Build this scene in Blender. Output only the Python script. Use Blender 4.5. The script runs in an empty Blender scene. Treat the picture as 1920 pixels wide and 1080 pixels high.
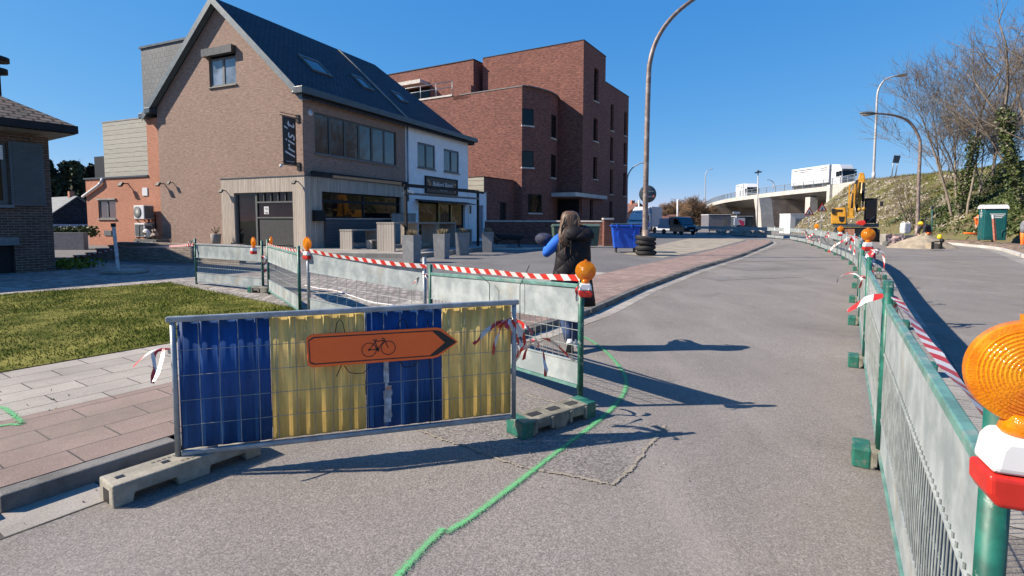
import bpy, math, random
import numpy as np
from mathutils import Vector, Matrix
random.seed(7); rng = np.random.default_rng(7)
SC = bpy.context.scene
COL = SC.collection
R = math.radians
# ------------------------------------------------------------------ camera
CAM_H = 1.62; FPX = 1000.0; PPX, PPY = 960.0, 486.0      # focal length and optical centre measured on the 1920 px photo
PITCH, ROLL = 0.0705, -0.0024
_f = Vector((0, math.cos(PITCH), -math.sin(PITCH)))
_u0 = Vector((0, math.sin(PITCH), math.cos(PITCH))); _r0 = Vector((1, 0, 0))
_r = math.cos(ROLL)*_r0 - math.sin(ROLL)*_u0
_u = math.cos(ROLL)*_u0 + math.sin(ROLL)*_r0
cam_data = bpy.data.cameras.new('camera'); cam = bpy.data.objects.new('camera', cam_data); COL.objects.link(cam)
cam_data.sensor_width = 36.0; cam_data.lens = FPX/1920*36.0
cam_data.shift_y = -(540-PPY)/1920
cam_data.clip_start = 0.05; cam_data.clip_end = 3000
_m = Matrix((( _r.x, _u.x, -_f.x, 0), (_r.y, _u.y, -_f.y, 0), (_r.z, _u.z, -_f.z, CAM_H), (0, 0, 0, 1)))
cam.matrix_world = _m
SC.camera = cam
# ------------------------------------------------------------------ light
SUN_EL = R(37.2); SUN_DIR = Vector((-0.998, -0.07, 0)).normalized()*math.cos(SUN_EL) + Vector((0, 0, math.sin(SUN_EL)))
W = bpy.data.worlds.new('World'); SC.world = W; W.use_nodes = True
_n = W.node_tree.nodes; _bg = _n['Background']
_sky = _n.new('ShaderNodeTexSky'); _sky.sky_type = 'NISHITA'; _sky.sun_disc = False
_sky.sun_elevation = SUN_EL; _sky.sun_rotation = math.atan2(SUN_DIR.x, SUN_DIR.y)
_sky.altitude = 2500; _sky.air_density = 1.0; _sky.dust_density = 0.0; _sky.ozone_density = 10.0
# camera-like response of the clear blue sky: one gain and gamma per colour channel
_sep = _n.new('ShaderNodeSeparateColor'); _cmb = _n.new('ShaderNodeCombineColor'); _L = W.node_tree.links
_L.new(_sky.outputs[0], _sep.inputs[0])
for _i, (_k, _g) in enumerate(((17.0, 1.17), (7.7, .565), (8.0, .25))):
    _a = _n.new('ShaderNodeMath'); _a.operation = 'MULTIPLY'; _a.inputs[1].default_value = .1; _L.new(_sep.outputs[_i], _a.inputs[0])
    _p = _n.new('ShaderNodeMath'); _p.operation = 'POWER'; _p.inputs[1].default_value = _g; _L.new(_a.outputs[0], _p.inputs[0])
    _q = _n.new('ShaderNodeMath'); _q.operation = 'MULTIPLY'; _q.inputs[1].default_value = _k; _L.new(_p.outputs[0], _q.inputs[0])
    _L.new(_q.outputs[0], _cmb.inputs[_i])
_L.new(_cmb.outputs[0], _bg.inputs[0]); _bg.inputs[1].default_value = 0.06
_sl = bpy.data.lights.new('sun', 'SUN'); _sl.energy = 4.8; _sl.angle = R(0.53); _sl.color = (1.0, 0.88, 0.74)
sun = bpy.data.objects.new('sun', _sl); COL.objects.link(sun); sun.location = (-30, -5, 40)
sun.rotation_euler = SUN_DIR.to_track_quat('Z', 'Y').to_euler()
SC.view_settings.view_transform = 'Standard'; SC.view_settings.look = 'None'
SC.view_settings.exposure = 1.0; SC.view_settings.gamma = 1.0
# ------------------------------------------------------------------ measuring helpers (photo pixel -> place in the world)
def _ray(x, y): return _f + (x-PPX)/FPX*_r + (PPY-y)/FPX*_u
def G(x, y, z=0.0):
    d = _ray(x, y); t = (z-CAM_H)/d.z
    return Vector((d.x*t, d.y*t, z))
def D(x, y, Y):
    d = _ray(x, y); t = Y/d.y
    return Vector((d.x*t, Y, CAM_H+d.z*t))
# ------------------------------------------------------------------ mesh builder
V3 = Vector
class MB:
    def __init__(s): s.v = []; s.f = []; s.mi = []; s.sm = []; s.uv = {}
    def add(s, vs, fs, mi=0, smooth=False, uvs=None, M=None):
        o = len(s.v)
        s.v += [tuple(M @ Vector(p)) for p in vs] if M is not None else [tuple(p) for p in vs]
        for k, f in enumerate(fs):
            if uvs is not None: s.uv[len(s.f)] = uvs[k]
            s.f.append([i+o for i in f]); s.mi.append(mi); s.sm.append(smooth)
        return s
    def box(s, x0, x1, y0, y1, z0, z1, mi=0, M=None):
        v = [(x, y, z) for z in (z0, z1) for y in (y0, y1) for x in (x0, x1)]
        return s.add(v, [(0,2,3,1), (4,5,7,6), (0,1,5,4), (2,6,7,3), (0,4,6,2), (1,3,7,5)], mi, False, None, M)
    def bar(s, a, b, w, h, mi=0, up=(0, 0, 1)):
        a = Vector(a); b = Vector(b); d = (b-a); L = d.length; d.normalize()
        up = Vector(up)
        if abs(d.dot(up)) > .98: up = Vector((1, 0, 0))
        x = d.cross(up).normalized(); z = x.cross(d)
        M = Matrix(((x.x, d.x, z.x, a.x), (x.y, d.y, z.y, a.y), (x.z, d.z, z.z, a.z), (0, 0, 0, 1)))
        return s.box(-w/2, w/2, 0, L, -h/2, h/2, mi, M)
    def tube(s, pts, r, n=8, mi=0, cap=True, smooth=True, M=None):
        pts = [Vector(p) for p in pts]; rs = r if isinstance(r, (list, tuple)) else [r]*len(pts)
        vs = []; prev = None
        for i, p in enumerate(pts):
            d = (pts[min(i+1, len(pts)-1)]-pts[max(i-1, 0)]).normalized()
            if prev is None:
                a = Vector((0, 0, 1)) if abs(d.z) < .9 else Vector((1, 0, 0))
                x = d.cross(a).normalized()
            else:
                x = (prev - d*prev.dot(d))
                x = x.normalized() if x.length > 1e-6 else d.cross(Vector((0, 0, 1))).normalized()
            prev = x; y = d.cross(x)
            for k in range(n):
                t = 2*math.pi*k/n
                vs.append(p + (x*math.cos(t)+y*math.sin(t))*rs[i])
        fs = []
        for i in range(len(pts)-1):
            for k in range(n):
                k2 = (k+1) % n
                fs.append((i*n+k, i*n+k2, (i+1)*n+k2, (i+1)*n+k))
        s.add(vs, fs, mi, smooth, None, M)
        if cap:
            o = len(s.v)-len(vs); s.f += [[o+k for k in range(n)][::-1], [o+(len(pts)-1)*n+k for k in range(n)]]
            s.mi += [mi, mi]; s.sm += [False, False]
        return s
    def lathe(s, prof, n=24, mi=0, M=None, smooth=True):
        vs = []; fs = []
        for r_, z in prof:
            for k in range(n):
                t = 2*math.pi*k/n; vs.append((r_*math.cos(t), r_*math.sin(t), z))
        for i in range(len(prof)-1):
            for k in range(n):
                k2 = (k+1) % n; fs.append((i*n+k, i*n+k2, (i+1)*n+k2, (i+1)*n+k))
        fs.append(list(range(n))[::-1]); fs.append([(len(prof)-1)*n+k for k in range(n)])
        return s.add(vs, fs, mi, smooth, None, M)
    def prism(s, poly, z0, z1, mi=0, M=None, smooth=False):
        n = len(poly)
        a = sum(poly[i][0]*poly[(i+1) % n][1]-poly[(i+1) % n][0]*poly[i][1] for i in range(n))
        if a < 0: poly = poly[::-1]
        vs = [(x, y, z0) for x, y in poly] + [(x, y, z1) for x, y in poly]
        fs = [list(range(n))[::-1], list(range(n, 2*n))] + [(i, (i+1) % n, n+(i+1) % n, n+i) for i in range(n)]
        return s.add(vs, fs, mi, smooth, None, M)
    def extr(s, poly, vec, mi=0):
        n = len(poly); vec = Vector(vec); P = [Vector(p) for p in poly]
        nn = (P[1]-P[0]).cross(P[2]-P[0])
        if nn.dot(vec) > 0: P = P[::-1]
        vs = P+[p+vec for p in P]
        return s.add(vs, [list(range(n)), list(range(n, 2*n))[::-1]]+[(i, n+i, n+(i+1) % n, (i+1) % n) for i in range(n)], mi)
    def poly(s, pts, mi=0): return s.add(pts, [list(range(len(pts)))], mi)
    def ball(s, c, r, n=10, m=7, mi=0, sz=(1, 1, 1), M=None):
        vs = []; fs = []
        for i in range(m+1):
            ph = math.pi*i/m
            for k in range(n):
                t = 2*math.pi*k/n
                vs.append((c[0]+r*sz[0]*math.sin(ph)*math.cos(t), c[1]+r*sz[1]*math.sin(ph)*math.sin(t), c[2]+r*sz[2]*math.cos(ph)))
        for i in range(m):
            for k in range(n):
                k2 = (k+1) % n; fs.append((i*n+k, (i+1)*n+k, (i+1)*n+k2, i*n+k2))
        return s.add(vs, fs, mi, True, None, M)
    def ribbon(s, pts, ws, mi=0, u0=0.0):          # flat strip along pts; ws = half-width vectors; uv in metres
        vs = []; fs = []; uv = []; L = [u0]
        P = [Vector(p) for p in pts]
        for i in range(1, len(P)): L.append(L[-1]+(P[i]-P[i-1]).length)
        for p, w in zip(P, ws):
            vs += [p-Vector(w), p+Vector(w)]
        for i in range(len(P)-1):
            fs.append((2*i, 2*i+1, 2*i+3, 2*i+2)); uv.append(((L[i], 0), (L[i], 1), (L[i+1], 1), (L[i+1], 0)))
        return s.add(vs, fs, mi, True, uv)
    def build(s, name, mats, parent=None, bevel=0.0, loc=None, rot=None, seg=2):
        me = bpy.data.meshes.new(name); me.from_pydata(s.v, [], s.f)
        if not isinstance(mats, (list, tuple)): mats = [mats]
        for m in mats: me.materials.append(m)
        if len(s.f):
            me.polygons.foreach_set('material_index', s.mi); me.polygons.foreach_set('use_smooth', s.sm)
        if len(s.f) < 30000:
            uvl = me.uv_layers.new(name='UVMap').data
            for p in me.polygons:
                if p.index in s.uv:
                    for li, c in zip(p.loop_indices, s.uv[p.index]): uvl[li].uv = c
                    continue
                nrm = p.normal
                if abs(nrm.z) > .93: t = Vector((1, 0, 0)); b = Vector((0, 1, 0))
                else:
                    t = Vector((0, 0, 1)).cross(nrm).normalized(); b = nrm.cross(t)
                for li in p.loop_indices:
                    co = me.vertices[me.loops[li].vertex_index].co
                    uvl[li].uv = (co.dot(t), co.dot(b))
        me.update()
        o = bpy.data.objects.new(name, me); COL.objects.link(o)
        if parent is not None: o.parent = parent
        if loc is not None: o.location = loc
        if rot is not None: o.rotation_euler = rot
        if bevel:
            bm = o.modifiers.new('bevel', 'BEVEL'); bm.width = bevel; bm.segments = seg; bm.limit_method = 'ANGLE'; bm.angle_limit = R(40)
        return o
def tag(o, label, cat, group=None, kind=None):
    if label: o['label'] = label
    if cat: o['category'] = cat
    if group: o['group'] = group
    if kind: o['kind'] = kind
    return o
def thing(name, label, cat, loc=(0, 0, 0), rz=0.0, group=None):
    o = bpy.data.objects.new(name, None); COL.objects.link(o); o.empty_display_size = .2
    o.location = loc; o.rotation_euler = (0, 0, rz)
    return tag(o, label, cat, group)
def structure(o): o['kind'] = 'structure'; return o
def kids(o): return [c for c in COL.objects if c.parent == o]
def dup(o, loc=None, rz=None, label=None, parent=None):
    c = o.copy(); COL.objects.link(c)
    if parent is not None: c.parent = parent
    if loc is not None: c.location = loc
    if rz is not None: c.rotation_euler = (0, 0, rz)
    if label: c['label'] = label
    for ch in kids(o): dup(ch, parent=c)
    return c
ORD = ['first', 'second', 'third', 'fourth', 'fifth', 'sixth', 'seventh', 'eighth', 'ninth', 'tenth', 'eleventh', 'twelfth', 'thirteenth', 'fourteenth', 'fifteenth', 'sixteenth', 'seventeenth', 'eighteenth', 'nineteenth', 'twentieth']
def text_mesh(name, body, size, mat, parent, M, shear=0.0, depth=.004, spacing=1.0, bold=0.0, align='CENTER'):
    cu = bpy.data.curves.new(name, 'FONT'); cu.body = body; cu.size = size; cu.align_x = align; cu.align_y = 'CENTER'
    cu.extrude = depth; cu.shear = shear; cu.space_character = spacing; cu.offset = bold; cu.resolution_u = 4
    t = bpy.data.objects.new(name, cu); COL.objects.link(t)
    dg = bpy.context.evaluated_depsgraph_get(); me = bpy.data.meshes.new_from_object(t.evaluated_get(dg))
    bpy.data.objects.remove(t); bpy.data.curves.remove(cu)
    me.name = name; me.materials.clear(); me.materials.append(mat)
    o = bpy.data.objects.new(name, me); COL.objects.link(o); o.parent = parent; o.matrix_local = M
    return o
def frame_mat(o, x, n):          # matrix with local X along x, local Z along n (outward), local Y up
    x = Vector(x).normalized(); n = Vector(n).normalized(); y = n.cross(x)
    return Matrix(((x.x, y.x, n.x, o[0]), (x.y, y.y, n.y, o[1]), (x.z, y.z, n.z, o[2]), (0, 0, 0, 1)))
def skin(name, verts, edges, radii, mat, parent=None, sub=2, root=0):
    me = bpy.data.meshes.new(name+'_cage'); me.from_pydata(verts, edges, [])
    o = bpy.data.objects.new(name, me); COL.objects.link(o)
    o.modifiers.new('skin', 'SKIN'); 
    for i, rr in enumerate(radii):
        a = rr if isinstance(rr, tuple) else (rr, rr)
        sv = me.skin_vertices[0].data[i]; sv.radius = a; sv.use_root = (i == root)
    o.modifiers['skin'].use_smooth_shade = True
    sm = o.modifiers.new('sub', 'SUBSURF'); sm.levels = sub; sm.render_levels = sub
    dg = bpy.context.evaluated_depsgraph_get(); m2 = bpy.data.meshes.new_from_object(o.evaluated_get(dg))
    bpy.data.objects.remove(o); m2.name = name; m2.materials.clear(); m2.materials.append(mat)
    for p in m2.polygons: p.use_smooth = True
    o2 = bpy.data.objects.new(name, m2); COL.objects.link(o2)
    if parent is not None: o2.parent = parent
    return o2
# ------------------------------------------------------------------ materials
class NT:
    def __init__(s, name):
        s.m = bpy.data.materials.new(name); s.m.use_nodes = True
        s.n = s.m.node_tree.nodes; s.l = s.m.node_tree.links; s.b = s.n['Principled BSDF']; s.out = s.n['Material Output']
    def node(s, t, **k):
        nd = s.n.new(t)
        for a, b in k.items(): setattr(nd, a, b)
        return nd
    def link(s, a, b): s.l.new(a, b)
    def coord(s, which='Object'):
        return s.node('ShaderNodeTexCoord').outputs[which]
    def noise(s, vec, scale, detail=4, rough=.6, out=0, dist=0.0):
        nd = s.node('ShaderNodeTexNoise'); nd.inputs['Scale'].default_value = scale; nd.inputs['Detail'].default_value = detail
        nd.inputs['Roughness'].default_value = rough; nd.inputs['Distortion'].default_value = dist
        s.link(vec, nd.inputs['Vector']); return nd.outputs[out]
    def voro(s, vec, scale, feature='F1', out=0, rand=1.0):
        nd = s.node('ShaderNodeTexVoronoi', feature=feature); nd.inputs['Scale'].default_value = scale
        nd.inputs['Randomness'].default_value = rand
        s.link(vec, nd.inputs['Vector']); return nd.outputs[out]
    def ramp(s, fac, stops):
        nd = s.node('ShaderNodeValToRGB'); cr = nd.color_ramp
        while len(cr.elements) < len(stops): cr.elements.new(.5)
        for e, (p, c) in zip(cr.elements, stops):
            e.position = p; e.color = (*c, 1) if not isinstance(c, (int, float)) else (c, c, c, 1)
        s.link(fac, nd.inputs[0]); return nd.outputs[0]
    def mix(s, fac, a, b, mode='MIX'):
        nd = s.node('ShaderNodeMix', data_type='RGBA', blend_type=mode)
        for sock, val in ((nd.inputs[0], fac), (nd.inputs[6], a), (nd.inputs[7], b)):
            if isinstance(val, (int, float)): sock.default_value = val
            elif isinstance(val, tuple): sock.default_value = (*val[:3], 1)
            else: s.link(val, sock)
        return nd.outputs[2]
    def math(s, op, a, b=0.0):
        nd = s.node('ShaderNodeMath', operation=op)
        for sock, val in ((nd.inputs[0], a), (nd.inputs[1], b)):
            if isinstance(val, (int, float)): sock.default_value = val
            else: s.link(val, sock)
        return nd.outputs[0]
    def mapping(s, vec, scale=(1, 1, 1), rot=(0, 0, 0), loc=(0, 0, 0)):
        nd = s.node('ShaderNodeMapping'); nd.inputs['Scale'].default_value = scale; nd.inputs['Rotation'].default_value = rot
        nd.inputs['Location'].default_value = loc
        s.link(vec, nd.inputs['Vector']); return nd.outputs[0]
    def bump(s, h, strength=.3, dist=.01):
        nd = s.node('ShaderNodeBump'); nd.inputs['Strength'].default_value = strength; nd.inputs['Distance'].default_value = dist
        s.link(h, nd.inputs['Height']); s.link(nd.outputs[0], s.b.inputs['Normal']); return nd
    def col(s, c):
        if isinstance(c, tuple): s.b.inputs['Base Color'].default_value = (*c, 1)
        else: s.link(c, s.b.inputs['Base Color'])
    def set(s, rough=None, metal=None, spec=None, coat=None, trans=None):
        for k, v in (('Roughness', rough), ('Metallic', metal), ('Specular IOR Level', spec), ('Coat Weight', coat), ('Transmission Weight', trans)):
            if v is None: continue
            if isinstance(v, (int, float)): s.b.inputs[k].default_value = v
            else: s.link(v, s.b.inputs[k])
def sc3(c, k): return tuple(min(1, max(0, x*k)) for x in c)
def pm(name, c, rough=.6, metal=0.0, var=.15, scale=5.0, bump=.0, bscale=60.0, spec=None, c2=None, lo=.42, hi=.62, coat=None, dirt=None):
    t = NT(name); v = t.coord()
    base = t.mix(t.ramp(t.noise(v, scale, 5, .65), [(lo, 0.0), (hi, 1.0)]), sc3(c, 1-var), sc3(c2 or c, 1+var))
    if dirt: base = t.mix(t.ramp(t.noise(v, dirt[1], 6, .7), [(dirt[2], 0.0), (dirt[3], 1.0)]), base, dirt[0])
    t.col(base); t.set(rough=t.ramp(t.noise(v, scale*2.3, 3), [(.3, max(.02, rough-.08)), (.7, min(1, rough+.08))]), metal=metal, spec=spec, coat=coat)
    if bump: t.bump(t.noise(v, bscale, 5, .7), bump, .01)
    return t.m
def brick(name, c1, c2, mortar, bw=.22, bh=.065, ms=.008, var=.35, big=None, rough=.85, bump=.4, mott=(.5, 1.35), squash=0.5):
    t = NT(name); uv = t.coord('UV')
    b = t.node('ShaderNodeTexBrick'); b.offset = .5
    for k, v in (('Scale', 1.0), ('Brick Width', bw), ('Row Height', bh), ('Mortar Size', ms), ('Mortar Smooth', .2), ('Bias', 0.0)): b.inputs[k].default_value = v
    b.inputs['Color1'].default_value = (*c1, 1); b.inputs['Color2'].default_value = (*c2, 1); b.inputs['Mortar'].default_value = (*mortar, 1)
    t.link(uv, b.inputs['Vector'])
    st = t.mapping(uv, (1.2, 5.0, 1))
    m1 = t.ramp(t.noise(st, 3.0, 6, .75), [(.3, mott[0]), (.7, mott[1])])
    m2 = t.ramp(t.noise(uv, .35, 4, .6), [(.3, 1-var*.5), (.7, 1+var*.5)])
    c = t.mix(1.0, t.mix(1.0, b.outputs[0], m1, 'MULTIPLY'), m2, 'MULTIPLY')
    t.col(c); t.set(rough=rough, spec=.25)
    t.bump(t.math('ADD', t.math('MULTIPLY', b.outputs['Fac'], -1.0), t.noise(st, 20, 3)), bump, .012)
    return t.m
def planks(name, c1, c2, pw=.14, rough=.8, horiz=False):
    t = NT(name); uv = t.coord('UV')
    if horiz: uv = t.mapping(uv, rot=(0, 0, math.pi/2))
    sx = t.node('ShaderNodeSeparateXYZ'); t.link(uv, sx.inputs[0])
    k = t.math('DIVIDE', sx.outputs[0], pw); idx = t.math('FLOOR', k); fr = t.math('FRACT', k)
    wn = t.node('ShaderNodeTexWhiteNoise', noise_dimensions='1D'); t.link(idx, wn.inputs['W'])
    grain = t.noise(t.mapping(uv, (30, 1.4, 1)), 1.0, 6, .7)
    cc = t.mix(wn.outputs[0], c1, c2)
    cc = t.mix(1.0, cc, t.ramp(grain, [(.25, .62), (.75, 1.3)]), 'MULTIPLY')
    gap = t.math('LESS_THAN', t.math('ABSOLUTE', t.math('SUBTRACT', fr, .5)), .465)
    cc = t.mix(gap, (.03, .027, .025), cc)
    t.col(cc); t.set(rough=rough, spec=.25); t.bump(t.math('ADD', gap, t.math('MULTIPLY', grain, .3)), .5, .006)
    return t.m
def glass(name, c=(.02, .025, .03), rough=.03, spec=.9):
    t = NT(name); v = t.coord()
    t.col(t.mix(t.ramp(t.noise(v, .9, 3), [(.35, 0.0), (.65, 1.0)]), sc3(c, .6), sc3(c, 1.5))); t.set(rough=rough, spec=spec)
    t.b.inputs['IOR'].default_value = 1.6
    t.bump(t.noise(v, .8, 1), .06, .05)
    return t.m
def asphalt(name, base, light=1.3, dark=.6, gs=150, patch=None, crack=True):
    t = NT(name); v = t.coord()
    g = t.voro(v, gs, out=1); gsx = t.node('ShaderNodeSeparateColor'); t.link(g, gsx.inputs[0])
    grain = t.ramp(gsx.outputs[0], [(.0, dark), (.35, .8), (.75, 1.1), (1.0, light)])
    c = t.mix(1.0, base, grain, 'MULTIPLY')
    c = t.mix(1.0, c, t.ramp(t.noise(v, 28, 4, .8), [(.3, .86), (.7, 1.14)]), 'MULTIPLY')
    c = t.mix(1.0, c, t.ramp(t.noise(v, .45, 6, .65, dist=.6), [(.3, .82), (.68, 1.15)]), 'MULTIPLY')
    st = t.mapping(v, (1.3, .16, 1), (0, 0, R(-33)))
    c = t.mix(t.ramp(t.noise(st, 1.1, 5, .65), [(.50, 0.0), (.78, .45)]), c, sc3(base, 1.3))
    st2 = t.mapping(v, (.9, .05, 1), (0, 0, R(-33)), (3.1, 0, 0))
    c = t.mix(t.ramp(t.noise(st2, 1.0, 4, .6), [(.5, 0.0), (.72, .38)]), c, sc3(base, .68))
    c = t.mix(t.ramp(t.noise(v, 2.2, 3, .5), [(.68, 0.0), (.74, .45)]), c, sc3(base, .45))
    if crack:
        wv = t.node('ShaderNodeVectorMath', operation='ADD'); nz = t.node('ShaderNodeTexNoise'); nz.inputs['Scale'].default_value = 3.0
        t.link(v, nz.inputs['Vector']); sc = t.node('ShaderNodeVectorMath', operation='SCALE'); sc.inputs['Scale'].default_value = .35
        t.link(nz.outputs[1], sc.inputs[0]); t.link(v, wv.inputs[0]); t.link(sc.outputs[0], wv.inputs[1])
        e = t.voro(wv.outputs[0], .42, 'DISTANCE_TO_EDGE')
        gate = t.ramp(t.noise(v, .3, 2), [(.55, 0.0), (.64, .35)])
        c = t.mix(t.math('MULTIPLY', t.math('LESS_THAN', e, .006), gate), c, sc3(base, .25))
    t.col(c); t.set(rough=.9, spec=.3)
    t.bump(t.math('ADD', gsx.outputs[0], t.noise(v, 60, 3)), .55, .006)
    return t.m
def tiles(name, c, w, h, ang, ms=.006, var=.25, joint=(.06, .055, .05), grain=90):
    t = NT(name); v = t.mapping(t.coord(), rot=(0, 0, ang))
    b = t.node('ShaderNodeTexBrick'); b.offset = .5
    for k, x in (('Scale', 1.0), ('Brick Width', w), ('Row Height', h), ('Mortar Size', ms), ('Mortar Smooth', .3), ('Bias', 0.0)): b.inputs[k].default_value = x
    b.inputs['Color1'].default_value = (*sc3(c, 1-var), 1); b.inputs['Color2'].default_value = (*sc3(c, 1+var), 1); b.inputs['Mortar'].default_value = (*joint, 1)
    t.link(v, b.inputs['Vector'])
    cc = t.mix(1.0, b.outputs[0], t.ramp(t.noise(v, grain, 4, .8), [(.3, .75), (.7, 1.25)]), 'MULTIPLY')
    cc = t.mix(1.0, cc, t.ramp(t.noise(v, .9, 6, .7), [(.3, .75), (.7, 1.2)]), 'MULTIPLY')
    t.col(cc); t.set(rough=.88, spec=.3)
    t.bump(t.math('ADD', t.math('MULTIPLY', b.outputs['Fac'], -1.5), t.noise(v, 80, 3)), .4, .006)
    return t.m
ROADANG = math.atan2(.551, .834)
M_ = {}
def mk():
    m = M_
    m['asphalt'] = asphalt('asphalt', (.215, .197, .18))
    m['asphalt_patch'] = asphalt('asphalt_patch', (.19, .175, .163), 1.5, .5, 95)
    m['asphalt_yard'] = asphalt('asphalt_yard', (.15, .145, .142), gs=90)
    m['ground'] = pm('dry_ground', (.16, .15, .09), .95, var=.4, scale=.6, bump=.3, bscale=8)
    m['tile_grey'] = tiles('grey_paving', (.30, .275, .24), .62, .31, -(math.pi/2-ROADANG), var=.09)
    m['tile_red'] = tiles('red_paving', (.222, .166, .142), .62, .31, -(math.pi/2-ROADANG), var=.1)
    m['brick_red_pave'] = tiles('red_clinker_paving', (.275, .195, .165), .21, .105, -(math.pi/2-ROADANG)+math.pi/4, .006, .2)
    m['setts'] = tiles('stone_setts', (.27, .245, .225), .17, .15, .35, .014, .35, (.09, .085, .07), 40)
    m['kerb'] = pm('kerb_concrete', (.125, .12, .112), .85, var=.3, scale=4, bump=.5, bscale=90)
    m['gutter'] = tiles('gutter_concrete', (.30, .28, .25), .5, .45, -(math.pi/2-ROADANG), .01, .12)
    m['sandy'] = pm('sandy_paving', (.26, .23, .18), .95, var=.2, scale=1.2, bump=.4, bscale=40)
    m['soil'] = pm('soil', (.17, .125, .09), .95, var=.45, scale=2.5, bump=.8, bscale=12)
    m['lawn_soil'] = pm('lawn_base', (.09, .105, .018), .95, var=.35, scale=1.2, bump=.6, bscale=30, c2=(.14, .13, .035), spec=.05)
    t = NT('grass_blades'); v = t.coord()
    t.col(t.mix(t.ramp(t.noise(v, .9, 5, .7), [(.35, 0.0), (.65, 1.0)]), t.mix(t.noise(v, 40, 2), (.075, .115, .010), (.14, .175, .022)), t.mix(t.noise(v, 55, 2), (.18, .165, .045), (.10, .135, .016)))); t.set(rough=.9, spec=.05)
    m['grass'] = t.m
    m['brick_gable'] = brick('brown_brick', (.315, .205, .162), (.245, .155, .12), (.27, .225, .185), mott=(.6, 1.3), var=.12)
    m['brick_orange'] = brick('orange_brick', (.46, .17, .09), (.38, .13, .07), (.36, .26, .2), mott=(.7, 1.2), var=.15)
    m['brick_tower'] = brick('mottled_red_brick', (.215, .085, .063), (.12, .045, .036), (.16, .095, .08), .26, .075, .01, var=.2, mott=(.35, 1.75))
    m['brick_dark'] = brick('dark_brick', (.13, .07, .05), (.09, .05, .04), (.2, .17, .14), var=.3, mott=(.6, 1.3))
    m['brick_wall'] = brick('weathered_brick', (.33, .265, .215), (.23, .175, .14), (.28, .25, .21), .22, .075, .012, var=.5, mott=(.45, 1.5))
    m['coping'] = pm('pale_coping', (.5, .47, .43), .8, var=.15, scale=3, bump=.2)
    m['slate'] = brick('slate_roof', (.034, .043, .060), (.017, .022, .032), (.004, .005, .007), .35, .24, .032, var=.3, rough=.6, bump=1.0, mott=(.6, 1.45))
    m['slate_grey'] = brick('grey_slate_shingles', (.15, .16, .165), (.12, .13, .135), (.05, .05, .055), .4, .3, .012, var=.2, rough=.6, mott=(.8, 1.15))
    m['clad_beige'] = planks('beige_cladding', (.36, .345, .29), (.33, .315, .265), .30, .6, True)
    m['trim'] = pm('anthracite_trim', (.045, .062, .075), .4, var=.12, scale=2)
    m['trim_sunlit'] = pm('lit_trim', (.10, .13, .145), .45, var=.1, scale=2)  # lighter copy of the anthracite trim, sunlight put into its colour
    m['black'] = pm('black_metal', (.012, .013, .016), .6, var=.2, spec=.25)
    m['alu_dark'] = pm('dark_alu_frame', (.055, .055, .052), .4, var=.1)
    m['frame_grey'] = pm('grey_frame', (.10, .105, .10), .5, var=.1)
    m['glass'] = glass('window_glass'); m['glass_dark'] = glass('dark_glass', (.005, .006, .007), .03, .25)
    m['glass_sky'] = glass('attic_glass', (.16, .19, .23), .06, 1.0)
    m['wood_clad'] = planks('grey_wood_cladding', (.46, .40, .335), (.35, .30, .25), .13)  # the cladding's own grey-beige, shared by gable and street fronts
    m['wood_table'] = planks('terrace_wood', (.36, .325, .285), (.28, .25, .22), .16)
    m['stucco'] = pm('white_stucco', (.74, .76, .77), .85, var=.05, scale=2, bump=.15, bscale=120, dirt=((.5, .5, .48), 1.2, .62, .85))
    m['stone_sill'] = pm('blue_stone', (.16, .165, .165), .7, var=.15, scale=6)
    m['concrete'] = pm('concrete', (.25, .235, .21), .85, var=.18, scale=1.5, bump=.3, bscale=20, dirt=((.2, .19, .17), .9, .55, .8))
    m['concrete_pale'] = pm('pale_concrete', (.44, .425, .395), .85, var=.12, scale=.8, bump=.2, bscale=12, dirt=((.34, .32, .29), .5, .6, .8))
    m['concrete_brown'] = pm('brown_concrete', (.26, .21, .17), .9, var=.2, scale=.6, bump=.2, bscale=10)
    m['planter'] = pm('grey_planter', (.20, .205, .21), .7, var=.12, scale=5, bump=.1)
    m['galv'] = pm('galvanised_sheet', (.27, .315, .325), .5, metal=.1, var=.16, scale=3.5, c2=(.31, .345, .345), bump=.06, bscale=6, dirt=((.28, .255, .205), 1.9, .54, .74))
    m['galv_tube'] = pm('galvanised_tube', (.28, .31, .33), .42, metal=.35, var=.18, scale=9, dirt=((.17, .18, .18), 6, .58, .8))
    m['wire'] = pm('wire', (.26, .29, .28), .45, metal=.3, var=.2, scale=9)
    m['green_paint'] = pm('chipped_green_paint', (.008, .095, .068), .48, var=.3, scale=9, dirt=((.20, .27, .235), 16, .585, .64))
    m['green_pale'] = pm('worn_green_paint', (.10, .22, .19), .45, var=.2, scale=8, dirt=((.26, .29, .26), 5, .55, .7))
    m['foot'] = pm('dirty_foot', (.17, .16, .125), .85, var=.25, scale=7, bump=.35, bscale=50, c2=(.19, .18, .14))
    m['foot_green'] = pm('green_plastic_foot', (.015, .12, .085), .5, var=.2, scale=10, dirt=((.14, .15, .12), 14, .55, .68))
    m['foot_conc'] = pm('concrete_foot', (.27, .25, .20), .9, var=.2, scale=6, bump=.4, bscale=60, dirt=((.14, .135, .11), 5, .55, .75))
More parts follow.
